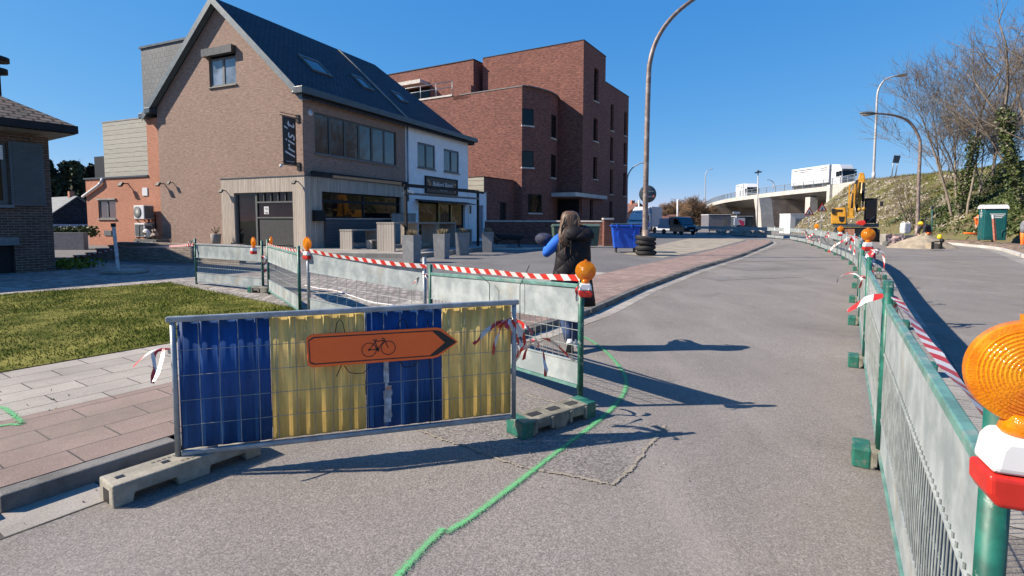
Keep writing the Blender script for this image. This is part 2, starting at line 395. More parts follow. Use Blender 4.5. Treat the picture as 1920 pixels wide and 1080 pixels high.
    for nm, c_, d_ in (('blue_sheet', (.02, .085, .27), (.06, .12, .25)), ('yellow_sheet', (.74, .57, .20), (.60, .38, .18))):
        t = NT(nm); v = t.coord(); vv_ = t.mapping(v, (6, 6, .7))
        base = t.mix(t.ramp(t.noise(vv_, 2.2, 5, .7), [(.35, 0.0), (.65, 1.0)]), sc3(c_, .72), sc3(c_, 1.25))
        base = t.mix(t.ramp(t.noise(v, 9, 5, .7), [(.56, 0.0), (.74, .6)]), base, d_); t.col(base); t.set(rough=.55, spec=.3)
        tr = t.node('ShaderNodeBsdfTranslucent'); t.link(base, tr.inputs[0]); ms = t.node('ShaderNodeMixShader'); ms.inputs[0].default_value = .25
        t.link(t.b.outputs[0], ms.inputs[1]); t.link(tr.outputs[0], ms.inputs[2]); t.link(ms.outputs[0], t.out.inputs[0]); m[nm] = t.m
    t = NT('striped_tape'); uv = t.coord('UV'); sx = t.node('ShaderNodeSeparateXYZ'); t.link(uv, sx.inputs[0])
    k = t.math('LESS_THAN', t.math('FRACT', t.math('DIVIDE', t.math('ADD', sx.outputs[0], t.math('MULTIPLY', sx.outputs[1], .05)), .2)), .5)
    t.col(t.mix(k, (.55, .54, .53), (.45, .025, .018))); t.set(rough=.35, spec=.5)
    t.bump(t.noise(t.coord(), 25, 3), .25, .01); m['tape'] = t.m
    t = NT('road_dust'); v = t.coord(); t.col(t.mix(t.noise(v, 50, 3), (.22, .195, .16), (.34, .30, .24))); t.set(rough=.95)
    tp = t.node('ShaderNodeBsdfTransparent'); ms = t.node('ShaderNodeMixShader'); sx = t.node('ShaderNodeSeparateXYZ'); t.link(t.coord('UV'), sx.inputs[0])
    edge = t.math('MULTIPLY', t.math('ABSOLUTE', t.math('SUBTRACT', sx.outputs[1], .5)), 2.0)
    f1 = t.ramp(t.noise(v, 1.6, 6, .7), [(.42, 0.0), (.72, .75)]); f2 = t.math('MULTIPLY', f1, t.math('SUBTRACT', 1.0, edge)); f3 = t.math('MULTIPLY', f2, t.ramp(t.noise(v, 70, 4, .8), [(.35, .3), (.65, 1.0)]))
    t.link(f3, ms.inputs[0]); t.link(tp.outputs[0], ms.inputs[1]); t.link(t.b.outputs[0], ms.inputs[2]); t.link(ms.outputs[0], t.out.inputs[0]); m['dust'] = t.m
    t = NT('amber_lens'); v = t.coord()
    t.col(t.mix(t.ramp(t.noise(v, 9, 5, .7), [(.35, 0.0), (.65, 1.0)]), (1.0, .46, .012), (.62, .17, .0))); t.set(rough=.12, spec=.6, coat=.6)
    tr = t.node('ShaderNodeBsdfTranslucent'); tr.inputs[0].default_value = (1, .45, .02, 1)
    ms = t.node('ShaderNodeMixShader'); ms.inputs[0].default_value = .45; t.link(t.b.outputs[0], ms.inputs[1]); t.link(tr.outputs[0], ms.inputs[2]); t.link(ms.outputs[0], t.out.inputs[0])
    bn = t.bump(t.voro(v, 230), .35, .003); t.link(bn.outputs[0], tr.inputs['Normal']); m['amber'] = t.m
    m['plastic_white'] = pm('white_plastic', (.60, .60, .60), .35, var=.04); m['plastic_red'] = pm('red_plastic', (.44, .02, .012), .35, var=.1, scale=12)
    m['reflective_white'] = pm('reflective_white', (.7, .7, .7), .3, var=.05)
    m['scrape'] = pm('bare_scrape', (.38, .42, .47), .5, var=.4, scale=14, dirt=((.40, .17, .10), 12, .55, .65))
    m['orange_sign'] = pm('orange_sign', (1.0, .14, .02), .4, var=.05, scale=4); m['sign_black'] = pm('sign_black', (.012, .011, .012), .45)
    t = NT('green_spray'); v = t.coord(); t.col(t.mix(t.noise(v, 60, 3), (.07, .30, .11), (.11, .50, .19))); t.set(rough=.8)
    tp = t.node('ShaderNodeBsdfTransparent'); ms = t.node('ShaderNodeMixShader'); sx = t.node('ShaderNodeSeparateXYZ'); t.link(t.coord('UV'), sx.inputs[0])
    edge = t.math('MULTIPLY', t.math('ABSOLUTE', t.math('SUBTRACT', sx.outputs[1], .5)), 2.0)
    lim = t.math('ADD', t.math('MULTIPLY', edge, .85), .38)
    gr_ = t.ramp(t.noise(v, 150, 4, .8), [(.36, 0.0), (.64, 1.0)])
    fac = t.math('GREATER_THAN', t.math('ADD', gr_, t.math('MULTIPLY', t.noise(v, 5, 2), .2)), lim)
    t.link(fac, ms.inputs[0]); t.link(tp.outputs[0], ms.inputs[1]); t.link(t.b.outputs[0], ms.inputs[2]); t.link(ms.outputs[0], t.out.inputs[0]); m['spray'] = t.m
    t = NT('crumbled_edge'); v = t.coord(); t.col(t.mix(t.noise(v, 60, 3), (.20, .178, .148), (.30, .265, .21))); t.set(rough=.9)
    tp = t.node('ShaderNodeBsdfTransparent'); ms = t.node('ShaderNodeMixShader'); sx = t.node('ShaderNodeSeparateXYZ'); t.link(t.coord('UV'), sx.inputs[0])
    edge = t.math('MULTIPLY', t.math('ABSOLUTE', t.math('SUBTRACT', sx.outputs[1], .5)), 2.0)
    fac = t.math('GREATER_THAN', t.noise(v, 45, 5, .8), t.math('ADD', t.math('MULTIPLY', edge, .5), .40))
    t.link(fac, ms.inputs[0]); t.link(tp.outputs[0], ms.inputs[1]); t.link(t.b.outputs[0], ms.inputs[2]); t.link(ms.outputs[0], t.out.inputs[0]); m['crumble'] = t.m
    m['lamp_brown'] = pm('weathered_lamp_pole', (.20, .15, .13), .55, var=.25, scale=4, metal=.2, dirt=((.32, .30, .28), 3, .5, .7))
    m['lamp_grey'] = pm('grey_lamp_pole', (.40, .40, .40), .5, var=.12, metal=.2)
    m['tyre'] = pm('tyre_rubber', (.022, .021, .02), .75, var=.35, scale=6, bump=.2, bscale=30)
    m['bin_blue'] = pm('blue_plastic', (.012, .09, .52), .42, var=.12, scale=4)
    m['white_paint'] = pm('white_vehicle_paint', (.60, .61, .62), .3, var=.04, scale=1)
    m['box_grey'] = pm('grey_box_body', (.33, .37, .44), .4, var=.06, scale=1)
    m['petrol_paint'] = pm('dark_petrol_paint', (.012, .045, .062), .25, var=.15, scale=2, coat=.5)
    m['yellow_paint'] = pm('excavator_yellow', (.50, .25, .02), .45, var=.15, scale=4, dirt=((.30, .2, .1), 4, .6, .8))
    m['toilet'] = pm('dark_green_plastic', (.006, .085, .085), .45, var=.12, scale=3)
    m['orange_cloth'] = pm('orange_workwear', (.85, .16, .02), .8, var=.15, scale=8, bump=.3, bscale=25)
    m['dark_cloth'] = pm('dark_workwear', (.02, .022, .032), .85, var=.3, scale=8); m['grey_cloth'] = pm('grey_top', (.16, .17, .19), .85, var=.15, scale=8)
    m['helmet'] = pm('yellow_helmet', (.80, .52, .01), .35, var=.06)
    m['skin'] = pm('skin', (.55, .32, .23), .55, var=.1, scale=10)
    m['sand'] = pm('sand', (.30, .25, .18), .95, var=.18, scale=3, bump=.5, bscale=25)
    t = NT('bark'); v = t.coord(); t.col(t.mix(t.ramp(t.noise(t.mapping(v, (4, 4, .8)), 3, 5, .7), [(.35, 0.0), (.65, 1.0)]), (.15, .12, .09), (.30, .255, .205))); t.set(rough=.9); m['bark'] = t.m
    m['twig'] = pm('twigs', (.17, .135, .10), .9, var=.3, scale=2); m['twig_warm'] = pm('warm_twigs', (.20, .135, .075), .9, var=.35, scale=.4, c2=(.24, .15, .09))
    t = NT('ivy_leaves'); v = t.coord(); t.col(t.mix(t.ramp(t.noise(v, 1.3, 5, .75), [(.35, 0.0), (.65, 1.0)]), (.028, .05, .014), (.10, .125, .035))); t.set(rough=.5, spec=.4); m['ivy'] = t.m
    m['conifer'] = pm('dark_conifer', (.018, .028, .014), .9, var=.5, scale=.25, c2=(.026, .04, .018))
    m['drygrass'] = pm('dry_grass', (.17, .135, .07), .9, var=.3, scale=.5, c2=(.26, .24, .10))
    m['rubble'] = pm('pale_rubble', (.30, .27, .22), .9, var=.3, scale=2, bump=.3)
    t = NT('bank_earth'); v = t.coord(); t.col(t.mix(t.ramp(t.noise(v, .25, 6, .7), [(.4, 0.0), (.6, 1.0)]), (.13, .105, .062), t.mix(t.noise(v, 2, 5, .7), (.075, .092, .024), (.15, .13, .055)))); t.set(rough=.95); t.bump(t.noise(v, 3, 6, .8), .9, .15); m['bank'] = t.m
mk()
# ------------------------------------------------------------------ ground, road, pavements
m = M_
KD = Vector((.551, .834, 0)); KN = Vector((-.834, .551, 0)); K0 = Vector((-2.82, 2.84, 0)); LZ = .10
def TP(t, p, z=0.0): q = K0+KD*t+KN*p; return Vector((q.x, q.y, z))
def sheet(name, pts, mat, z=None, th=0.0):
    b = MB(); pts = [Vector((p[0], p[1], z if z is not None else p[2])) for p in pts]
    a = sum(pts[i].x*pts[(i+1) % len(pts)].y-pts[(i+1) % len(pts)].x*pts[i].y for i in range(len(pts)))
    if a < 0: pts = pts[::-1]
    b.poly(pts)
    return structure(b.build(name, mat))
gb = MB(); gb.poly([(-1500, -1500, -.03), (1500, -1500, -.03), (1500, 1500, -.03), (-1500, 1500, -.03)]); structure(gb.build('ground', m['ground']))
KERB = [(-12, 0), (0, 0), (7.65, 0), (11.3, .4), (17.2, .75), (25.3, .85), (31, 1.15), (37.4, 1.5), (44.6, 2.0), (48, 2.5), (50.4, 3.3), (52, 4.4), (53.3, 6), (54.3, 9)]
sheet('road', [(-14, -14, 0), (60, -14, 0), (60, 140, 0), (10, 140, 0), (-14, 90, 0)], m['asphalt'])
# pavement body: one raised sheet, with the kerb as a real step
def offs(p): return [TP(t, q+p) for t, q in KERB]
lp = [TP(t, q+.12, LZ) for t, q in KERB]
left_poly = lp + [Vector((-12, 90, LZ)), Vector((-90, 90, LZ)), Vector((-90, -14, LZ))]
sheet('yard_asphalt', left_poly, m['asphalt_yard'])
kb = MB()
for i in range(len(KERB)-1):
    a, b_ = KERB[i], KERB[i+1]; L = math.hypot(b_[0]-a[0], b_[1]-a[1]); n = max(1, round(L/1.0))
    for k in range(n):
        f0, f1 = k/n, (k+1)/n-.006
        t0, q0 = a[0]+(b_[0]-a[0])*f0, a[1]+(b_[1]-a[1])*f0; t1, q1 = a[0]+(b_[0]-a[0])*f1, a[1]+(b_[1]-a[1])*f1
        z = LZ+.003+random.uniform(-.002, .002)
        P = [TP(t0, q0), TP(t1, q1), TP(t1, q1+.125), TP(t0, q0+.125)]
        kb.prism([(p.x, p.y) for p in P], -.02, z)
structure(kb.build('kerb', m['kerb'], bevel=.012))
def strip(name, p0, p1, mat, z, t0=-12, t1=60):
    ks = [(t, q) for t, q in KERB if t0 < t < t1]
    def at(t):
        for (a, qa), (b, qb) in zip(KERB, KERB[1:]):
            if a <= t <= b: return qa+(qb-qa)*(t-a)/(b-a)
        return KERB[-1][1]
    ks = [(t0, at(t0))]+ks+[(t1, at(t1))]
    return sheet(name, [TP(t, q+p0, z) for t, q in ks]+[TP(t, q+p1, z) for t, q in ks[::-1]], mat)
strip('cycle_path', .126, 1.47, m['tile_red'], LZ+.004, -12, 5.6)
strip('footpath', 1.474, 3.22, m['tile_grey'], LZ+.004, -12, 5.6)
strip('red_cycle_path', .126, 1.9, m['brick_red_pave'], LZ+.004, 5.604, 49)
strip('far_footpath', 1.904, 3.22, m['gutter'], LZ+.004, 5.604, 14)
strip('gutter_strip', -.32, -.004, m['gutter'], .004, -12, 53)
sheet('sandy_paving', [TP(*q, LZ+.008) for q in ((21.5, 3.2), (30, 3.2), (49, 4.6), (51, 6.5), (49, 9.5), (38, 8.0), (28, 6.4), (23, 5.6))], m['sandy'])
sheet('driveway_setts', [TP(*q, LZ+.004) for q in ((4.75, 3.224), (7.6, 3.224), (8.6, 6.5), (8.2, 14.5), (5.4, 24), (2.0, 24), (2.0, 10.9), (5.4, 10.4))], m['setts'])
lawn_poly = [TP(*q, LZ+.012) for q in ((-9, 3.224), (4.7, 3.224), (4.8, 4.6), (5.4, 10.3), (2.0, 10.8), (-9, 11.2))]
sheet('lawn', lawn_poly, m['lawn_soil'])
# grass: many small blades
def inpoly(x, y, poly):
    c = np.zeros(len(x), bool); n = len(poly)
    for i in range(n):
        x0, y0 = poly[i].x, poly[i].y; x1, y1 = poly[(i+1) % n].x, poly[(i+1) % n].y
        k = ((y0 > y) != (y1 > y)) & (x < (x1-x0)*(y-y0)/(y1-y0+1e-12)+x0); c ^= k
    return c
def blades(name, xs, ys, zs, h, w, mat, lean=.6):
    n = len(xs); a = rng.uniform(0, 6.283, n); hh = h*rng.uniform(.5, 1.3, n); ww = w*rng.uniform(.6, 1.3, n)
    dx, dy = np.cos(a)*ww, np.sin(a)*ww; b = rng.uniform(0, 6.283, n); l = hh*lean*rng.uniform(.2, 1.2, n)
    v = np.empty((n, 3, 3)); v[:, 0] = np.stack([xs-dx, ys-dy, zs], 1); v[:, 1] = np.stack([xs+dx, ys+dy, zs], 1)
    v[:, 2] = np.stack([xs+np.cos(b)*l, ys+np.sin(b)*l, zs+hh], 1)
    me = bpy.data.meshes.new(name); me.vertices.add(3*n); me.vertices.foreach_set('co', v.ravel())
    me.loops.add(3*n); me.loops.foreach_set('vertex_index', np.arange(3*n, dtype=np.int32))
    me.polygons.add(n); me.polygons.foreach_set('loop_start', np.arange(0, 3*n, 3, dtype=np.int32)); me.polygons.foreach_set('loop_total', np.full(n, 3, np.int32))
    me.materials.append(mat); me.update(calc_edges=True); o = bpy.data.objects.new(name, me); COL.objects.link(o); return o
x = rng.uniform(-14, -2, 150000); y = rng.uniform(2, 15, 150000)
edge = rng.normal(0, .08, 150000)
k = inpoly(x+edge, y+edge, lawn_poly); x, y = x[k], y[k]
cl = np.sin(x*2.1+np.sin(y*1.7)*1.5)*np.cos(y*1.3+x*.6)
hgt = .028+.016*cl+.05*(rng.random(len(x)) < .012)
g = blades('grass', x, y, np.full(len(x), LZ+.012), np.maximum(hgt, .012), .006, m['grass'], 1.0)
tag(g, 'short patchy spring lawn beside the grey paving', 'grass', kind='stuff')
# spray marks on the road, crumbled patch, joint lines
def spray(name, px, w, z, label, zz=.0):
    P = [G(a, b, zz)+Vector((0, 0, z)) for a, b in px]; Q = []
    for i in range(len(P)-1):
        p0 = P[max(i-1, 0)]; p1 = P[i]; p2 = P[i+1]; p3 = P[min(i+2, len(P)-1)]
        for s in range(6):
            t = s/6; Q.append(.5*((2*p1)+(-p0+p2)*t+(2*p0-5*p1+4*p2-p3)*t*t+(-p0+3*p1-3*p2+p3)*t**3))
    Q.append(P[-1]); ws = []
    for i in range(len(Q)):
        d = (Q[min(i+1, len(Q)-1)]-Q[max(i-1, 0)]).normalized(); ws.append(Vector((-d.y, d.x, 0))*w)
    b = MB(); b.ribbon(Q, ws); return tag(b.build(name, m['spray']), label, 'road marking')
spray('spray_line', [(835, 1002), (880, 975), (940, 930), (1000, 884), (1060, 838), (1110, 800), (1150, 765), (1171, 735), (1172, 708), (1158, 685), (1135, 660), (1108, 640), (1092, 632)], .046, .012, 'long curving bright green spray line looping across the grey asphalt')
spray('spray_line', [(735, 1095), (765, 1062), (800, 1024), (832, 994)], .048, .012, 'short thick bright green spray stroke at the bottom edge of the road')
spray('spray_line', [(-30, 768), (5, 766), (40, 795), (15, 798), (-30, 806)], .045, .01, 'green spray mark painted on the red and grey pavement tiles', LZ)
patch = [G(a, b, .004) for a, b in ((770, 800), (880, 838), (1000, 880), (1152, 907), (1195, 868), (1246, 797), (1130, 775), (985, 735), (850, 745))]
sheet('asphalt_patch', patch, m['asphalt_patch'])
def crumble(px, w):
    P = [G(a, b, .008) for a, b in px]; Q = []
    for a, b in zip(P, P[1:]):
        for s in range(5): Q.append(a.lerp(b, s/5)+Vector((random.uniform(-.006, .006), random.uniform(-.006, .006), 0)))
    Q.append(P[-1]); ws = []
    for i in range(len(Q)):
        d = (Q[min(i+1, len(Q)-1)]-Q[max(i-1, 0)]).normalized(); ws.append(Vector((-d.y, d.x, 0))*w*random.uniform(.7, 1.3))
    b = MB(); b.ribbon(Q, ws); return structure(b.build('crumbled_joint', m['crumble']))
crumble([(770, 800), (830, 823), (880, 838), (940, 862), (1000, 880), (1080, 893), (1152, 907), (1180, 882), (1205, 850), (1246, 797)], .05)
crumble([(975, 735), (1000, 745), (1070, 760)], .035)
# old gutter strip and joint under the right-hand barrier, dusty lane marks
def lane(name, px, w, mat, z=.004):
    P = [G(a, b, z) for a, b in px]; ws = []
    for i in range(len(P)):
        d = (P[min(i+1, len(P)-1)]-P[max(i-1, 0)]).normalized(); ws.append(Vector((-d.y, d.x, 0))*w)
    b = MB(); b.ribbon(P, ws); return structure(b.build(name, mat))
lane('old_gutter', [(1880, 1000), (1785, 760), (1728, 650), (1680, 565), (1655, 520), (1630, 490)], .22, m['gutter'])
lane('road_joint', [(1320, 492), (1420, 490), (1560, 488), (1650, 487), (1800, 486), (1990, 484)], .06, m['asphalt_patch'], .006)
lane('tar_band', [(1385, 505), (1440, 503), (1530, 501)], .5, m['asphalt_patch'], .005)
lane('tar_band', [(1330, 523), (1400, 520), (1490, 517)], .4, m['asphalt_patch'], .0055)

# dust and grit along the gutter, under the barrier row and on the works side
strip_pts = lambda o: [TP(t, q+o, .009) for t, q in KERB[:-3]]
def dust(pts, w):
    ws = []
    for i in range(len(pts)):
        d = (pts[min(i+1, len(pts)-1)]-pts[max(i-1, 0)]).normalized(); ws.append(Vector((-d.y, d.x, 0))*w)
    b = MB(); b.ribbon(pts, ws); return structure(b.build('road_dust', m['dust']))
dust(strip_pts(-.42), .34)
dust([TP(t, -4.3, .0092) for t in (-6, 2, 10, 18, 26, 34, 42)], 1.0)
dust([TP(t, -7.2, .0094) for t in (-2, 8, 18, 28, 36)], 1.6)
dust([TP(t, -11.5, .0096) for t in (2, 10, 18, 28, 36)], 2.2)
dust([TP(t, .8, LZ+.0085) for t in (-8, 0, 8, 20, 32, 44)], .6)
b = MB()
for k in range(420):
    if k < 200: p = TP(random.uniform(-2, 14), random.uniform(-.45, -.02))
    elif k < 330: p = G(random.uniform(800, 1300), random.uniform(790, 930))
    else: p = TP(random.uniform(-2, 16), random.uniform(-5.5, -3.4))
    s = random.uniform(.0018, .005)*(1.8 if random.random() < .04 else 1); b.box(-s, s, -s*.8, s*.8, -s*.5, s*.5, 0, Matrix.Translation((p.x, p.y, .008+s*.4)) @ Matrix.Rotation(random.uniform(0, 6), 4, Vector((random.random(), random.random(), random.random()+.2))))
tag(b.build('grit', m['rubble']), 'loose grit and small stones scattered along the gutter and patch', 'grit', kind='stuff')
x = rng.uniform(-9, 4.7, 1500); o_ = rng.choice([3.215, 1.47, 1.78, 2.09, 2.4], 1500, p=[.7, .08, .08, .07, .07])+rng.normal(0, .012, 1500); k = np.sin(x*3.1)+np.sin(x*1.3+2) > .2; x, o_ = x[k], o_[k]
o = blades('joint_weeds', K0.x+KD.x*x+KN.x*o_, K0.y+KD.y*x+KN.y*o_, np.full(len(x), LZ+.004), .03, .005, m['grass'], 1.2); tag(o, 'small grass tufts growing in the joints of the paving', 'weeds', kind='stuff')
# ------------------------------------------------------------------ walls with openings
def wall(b, O, U, N, xs, top, ops, mi=0, depth=.16, z0=-.4, rmi=None):
    """outer skin of a wall from xs[0] to xs[1]; top = height or function of x; ops = (x0,x1,z0,z1) openings with reveals"""
    O = Vector(O); U = Vector(U).normalized(); N = Vector(N).normalized(); Z = Vector((0, 0, 1))
    tf = top if callable(top) else (lambda x: top)
    P = lambda x, z, d=0.0: O+U*x+Z*z-N*d
    flip = U.cross(Z).dot(N) < 0
    def q(pts, mm):
        b.poly(pts[::-1] if flip else pts, mm)
    br = sorted(set([xs[0], xs[1]]+[o[0] for o in ops]+[o[1] for o in ops]+list(getattr(top, 'br', []))))
    br = [x for x in br if xs[0] <= x <= xs[1]]
    for x0, x1 in zip(br, br[1:]):
        cs = sorted([o for o in ops if o[0] < x1-1e-6 and o[1] > x0+1e-6], key=lambda o: o[2]); z = z0
        for o in cs:
            if o[2] > z+1e-6: q([P(x0, z), P(x1, z), P(x1, o[2]), P(x0, o[2])], mi)
            z = o[3]
        q([P(x0, z), P(x1, z), P(x1, tf(x1)), P(x0, tf(x0))], mi)
    for x0, x1, a, c in ops:
        r = mi if rmi is None else rmi
        q([P(x0, a), P(x0, a, depth), P(x0, c, depth), P(x0, c)][::-1], r); q([P(x1, a), P(x1, a, depth), P(x1, c, depth), P(x1, c)], r)
        q([P(x0, c), P(x0, c, depth), P(x1, c, depth), P(x1, c)][::-1], r)
        if a > z0+1e-6: q([P(x0, a), P(x0, a, depth), P(x1, a, depth), P(x1, a)], r)
def win(parent, O, U, N, o, n=1, fw=.06, depth=.12, fm='trim', gm='glass', sill=None, name='window', rows=None, transom=None, mull=None):
    """window part with its pane and sill, set back in the opening o"""
    O = Vector(O); U = Vector(U).normalized(); N = Vector(N).normalized(); Z = Vector((0, 0, 1)); x0, x1, z0, z1 = o
    g = .004; x0 += g; x1 -= g; z0 += g; z1 -= g
    if N.cross(U).z < 0: U = -U; x0, x1 = -x1, -x0
    xa, xb = x0, x1
    M = frame_mat(O-N*depth, U, N); hand = Vector((0, 0, 1)).dot(Vector((M[0][1], M[1][1], M[2][1])))
    if hand < 0: raise RuntimeError('bad frame')
    f = MB(); t = .05
    def bx(a, c, d, e, zz=t): f.box(a, c, d, e, 0, zz, 0, M)
    bx(x0, x0+fw, z0, z1); bx(x1-fw, x1, z0, z1); bx(x0+fw, x1-fw, z0, z0+fw); bx(x0+fw, x1-fw, z1-fw, z1)
    ws = (x1-x0)/n; mw = mull or fw
    for k in range(1, n): bx(x0+ws*k-mw/2, x0+ws*k+mw/2, z0+fw, z1-fw, t+.006)
    if transom:
        for zz in transom: bx(x0+fw, x1-fw, zz-mw/2, zz+mw/2, t+.003)
    w = f.build(name, M_[fm], parent)
    p = MB()
    for k in range(n):
        a, c = x0+ws*k+(fw*.5 if k == 0 else .002), x0+ws*(k+1)-(fw*.5 if k == n-1 else .002); e1, e2 = random.uniform(-.012, .012), random.uniform(-.012, .012)
        p.add([M @ Vector(v) for v in ((a, z0+fw*.5, .015), (c, z0+fw*.5, .015+e1), (c, z1-fw*.5, .015+e1+e2), (a, z1-fw*.5, .015+e2))], [(0, 1, 2, 3)])
    p.build('pane', M_[gm], w)
    if sill:
        s = MB(); Ms = frame_mat(O, U, N); s.box(xa-.07, xb+.07, o[2]-.07, o[2]-.003, -.04, .09, 0, Ms); s.build('sill', M_[sill], w)
    return w
# ------------------------------------------------------------------ brown brick corner house with café front
HA = math.pi/2-.4231
HC = G(574, 466, .15); HC.z = 0.0
HS = .9; HLOC = Vector((HC.x*HS, HC.y*HS, CAM_H*(1-HS)))   # true size of the house group
house = thing('corner_house', 'brown brick gabled house with slate roof and grey wooden café front on the street corner', 'house', HLOC, HA)
X, Y, Z = Vector((1, 0, 0)), Vector((0, 1, 0)), Vector((0, 0, 1))
EAVE = 8.35; AP = 14.0; RY = 6.2; GW = 11.95; FL = 9.1
def rake(y): return EAVE+(AP-EAVE)*(1-abs(y-RY)/RY)-.18
rake.br = [RY]
gw = MB()
att = (4.9, 7.1, 9.3, 11.25); door = (.74, 5.25, .2, 3.2)
wall(gw, (0, 0, 0), Y, -X, (0, GW), rake, [att, door], depth=.2)
bigw = (.8, 8.1, 5.3, 7.5); lowin = (1.1, 8.4, 1.78, 3.25)
wall(gw, (0, 0, 0), X, -Y, (0, FL), EAVE+.2, [bigw, lowin], depth=.2)
wall(gw, (0, GW, 0), X, Y, (0, FL), EAVE, [])
gw.build('brick_wall', m['brick_gable'], house)
w = win(house, (0, 0, 0), Y, -X, (att[0], att[1], att[2], att[3]-.35), 2, .11, .13, 'frame_grey', 'glass_sky', 'concrete', mull=.16)
s = MB(); s.box(-.3, 0, 4.86, 7.34, 10.98, 11.4); s.build('roller_shutter_box', m['alu_dark'], house)
bwin = win(house, (0, 0, 0), X, -Y, bigw, 6, .09, .12, 'alu_dark', 'glass', 'stone_sill', mull=.16)
win(house, (0, 0, 0), X, -Y, lowin, 2, .09, .1, 'black', 'glass_dark', mull=.16, transom=(2.75,))
for k in range(10):
    if k in (0, 5): continue
rf = MB(); ov = .38; T = .16
def slope(b, x0, x1, ya, za, yb, zb, th=T, mi=0):
    b.extr([(x0, ya, za), (x1, ya, za), (x1, yb, zb), (x0, yb, zb)], (0, 0, -th), mi)
sl = (AP-EAVE)/RY
slope(rf, -ov, FL, -.35, EAVE-.35*sl+.12, RY, AP+.12); slope(rf, -ov, FL, RY+RY+.35, EAVE-.35*sl+.12, RY, AP+.12)
roof = rf.build('roof', m['slate'], house)
bb = MB()
for sg in (-1, 1):
    y0 = RY+sg*(RY+.38); z0_ = EAVE-.38*sl
    bb.extr([(-ov-.04, y0, z0_+.2), (-ov-.04, RY, AP+.19), (-ov-.04, RY, AP-.25), (-ov-.04, y0, z0_-.24)], (.035, 0, 0))
    bb.extr([(-ov, y0, z0_-.07), (-ov, RY, AP-.07), (-.004, RY, AP-.07), (-.004, y0, z0_-.07)], (0, 0, -.03))
bb.build('bargeboard', m['trim_sunlit'], house)
gt = MB(); gt.box(-.62, FL, -.62, -.02, 8.18, 8.52); gt.box(-.62, FL, -.02, .1, 8.18, 8.3); gt.build('gutter', m['trim'], house, bevel=.02)
gt = MB(); gt.box(-.45, 3, GW+.02, GW+.55, 8.2, 8.52); gt.box(-.25, 3, GW+.55, GW+1.45, 8.0, 8.3); gt.build('gutter', m['trim'], house, bevel=.02)
def roofpt(x, y, h=.12): return Vector((x, y, EAVE+sl*y+h))
def skylight(parent, x0, x1, ya, yb):
    nrm = Vector((0, -sl, 1)).normalized(); up = Vector((0, 1, sl)).normalized()
    c = roofpt((x0+x1)/2, (ya+yb)/2); hh = (roofpt(0, yb)-roofpt(0, ya)).length/2; hw = (x1-x0)/2
    M = Matrix(((1, up.x, nrm.x, c.x), (0, up.y, nrm.y, c.y), (0, up.z, nrm.z, c.z), (0, 0, 0, 1)))
    b = MB()
    for (a0, a1, b0, b1) in ((-hw, hw, -hh, -hh+.14), (-hw, hw, hh-.22, hh), (-hw, -hw+.13, -hh+.14, hh-.22), (hw-.13, hw, -hh+.14, hh-.22)): b.box(a0, a1, b0, b1, -.05, .09, 0, M)
    o = b.build('skylight', m['frame_grey'], parent)
    p = MB(); p.add([M @ Vector(q) for q in ((-hw+.1, -hh+.1, .05), (hw-.1, -hh+.1, .05), (hw-.1, hh-.2, .05), (-hw+.1, hh-.2, .05))], [(0, 1, 2, 3)]); p.build('pane', m['glass'], o)
skylight(house, 3.0, 4.65, 2.2, 3.4); skylight(house, 7.6, 8.7, 2.25, 3.35)
# slate-clad dormer behind the left rake
dm = MB(); dm.box(.4, 6.6, 8.6, 13.9, 8.32, 12.45); dm.build('dormer', m['slate_grey'], house)
dt = MB(); dt.box(.32, 6.7, 8.5, 14.0, 12.452, 12.58); dt.build('dormer_coping', m['trim'], house)
# wooden café front wrapped round the corner
wd = MB()
for sgn in (0,):
    wall(wd, (-.13, 0, 0), Y, -X, (-.13, 6.3), 4.0, [(.74, 5.25, .2, 3.2)], depth=.12)
    wall(wd, (0, -.13, 0), X, -Y, (-.13, 8.9), 4.0, [(1.1, 8.4, 1.78, 3.25)], depth=.12)
wd.box(-.12, 0, 6.29, 6.3, 0, 4.0); wd.box(8.89, 8.9, -.12, 0, 0, 4.0)
wd.build('wood_cladding', m['wood_clad'], house)
cp = MB(); cp.box(-.16, .0, -.0, 6.33, 4.0, 4.05); cp.box(-.16, 8.93, -.16, 0, 4.0, 4.05); cp.build('cladding_coping', m['trim'], house)
# recess with glazed door, counter hatch and transom
en = MB(); en.poly([(.3, .7, .2), (.3, 5.3, .2), (.3, 5.3, 3.3), (.3, .7, 3.3)]); en.build('recess_panel', m['black'], house)
fr = MB(); xd = -.02
for (ya, yb, za, zb) in ((3.55, 3.68, .2, 3.2), (.74, 3.55, 2.62, 2.7), (.74, 3.55, 1.76, 1.84), (.74, .84, .2, 3.2), (5.12, 5.25, .2, 3.2), (3.68, 5.12, 3.1, 3.2)): fr.box(xd, xd+.08, ya, yb, za, zb)
for k in range(1, 5): fr.box(xd, xd+.06, .84+k*.54, .88+k*.54, 2.7, 3.2)
fr.box(-.22, .0, .74, 5.25, .12, .2)
efr = fr.build('entrance_frame', m['frame_grey'], house)
pn = MB(); pn.box(.03, .07, .84, 3.45, .28, 1.72); pn.build('counter_panel', m['alu_dark'], house)
pg = MB(); pg.poly([(.05, .84, 1.84), (.05, 3.55, 1.84), (.05, 3.55, 3.2), (.05, .84, 3.2)][::-1]); pg.poly([(.05, 3.68, .2), (.05, 5.12, .2), (.05, 5.12, 3.1), (.05, 3.68, 3.1)][::-1]); pg.build('pane', m['glass_dark'], efr)
nt = MB(); nt.box(.035, .045, 2.72, 3.08, 2.0, 2.42); nt.build('paper_notice', m['plastic_white'], house)
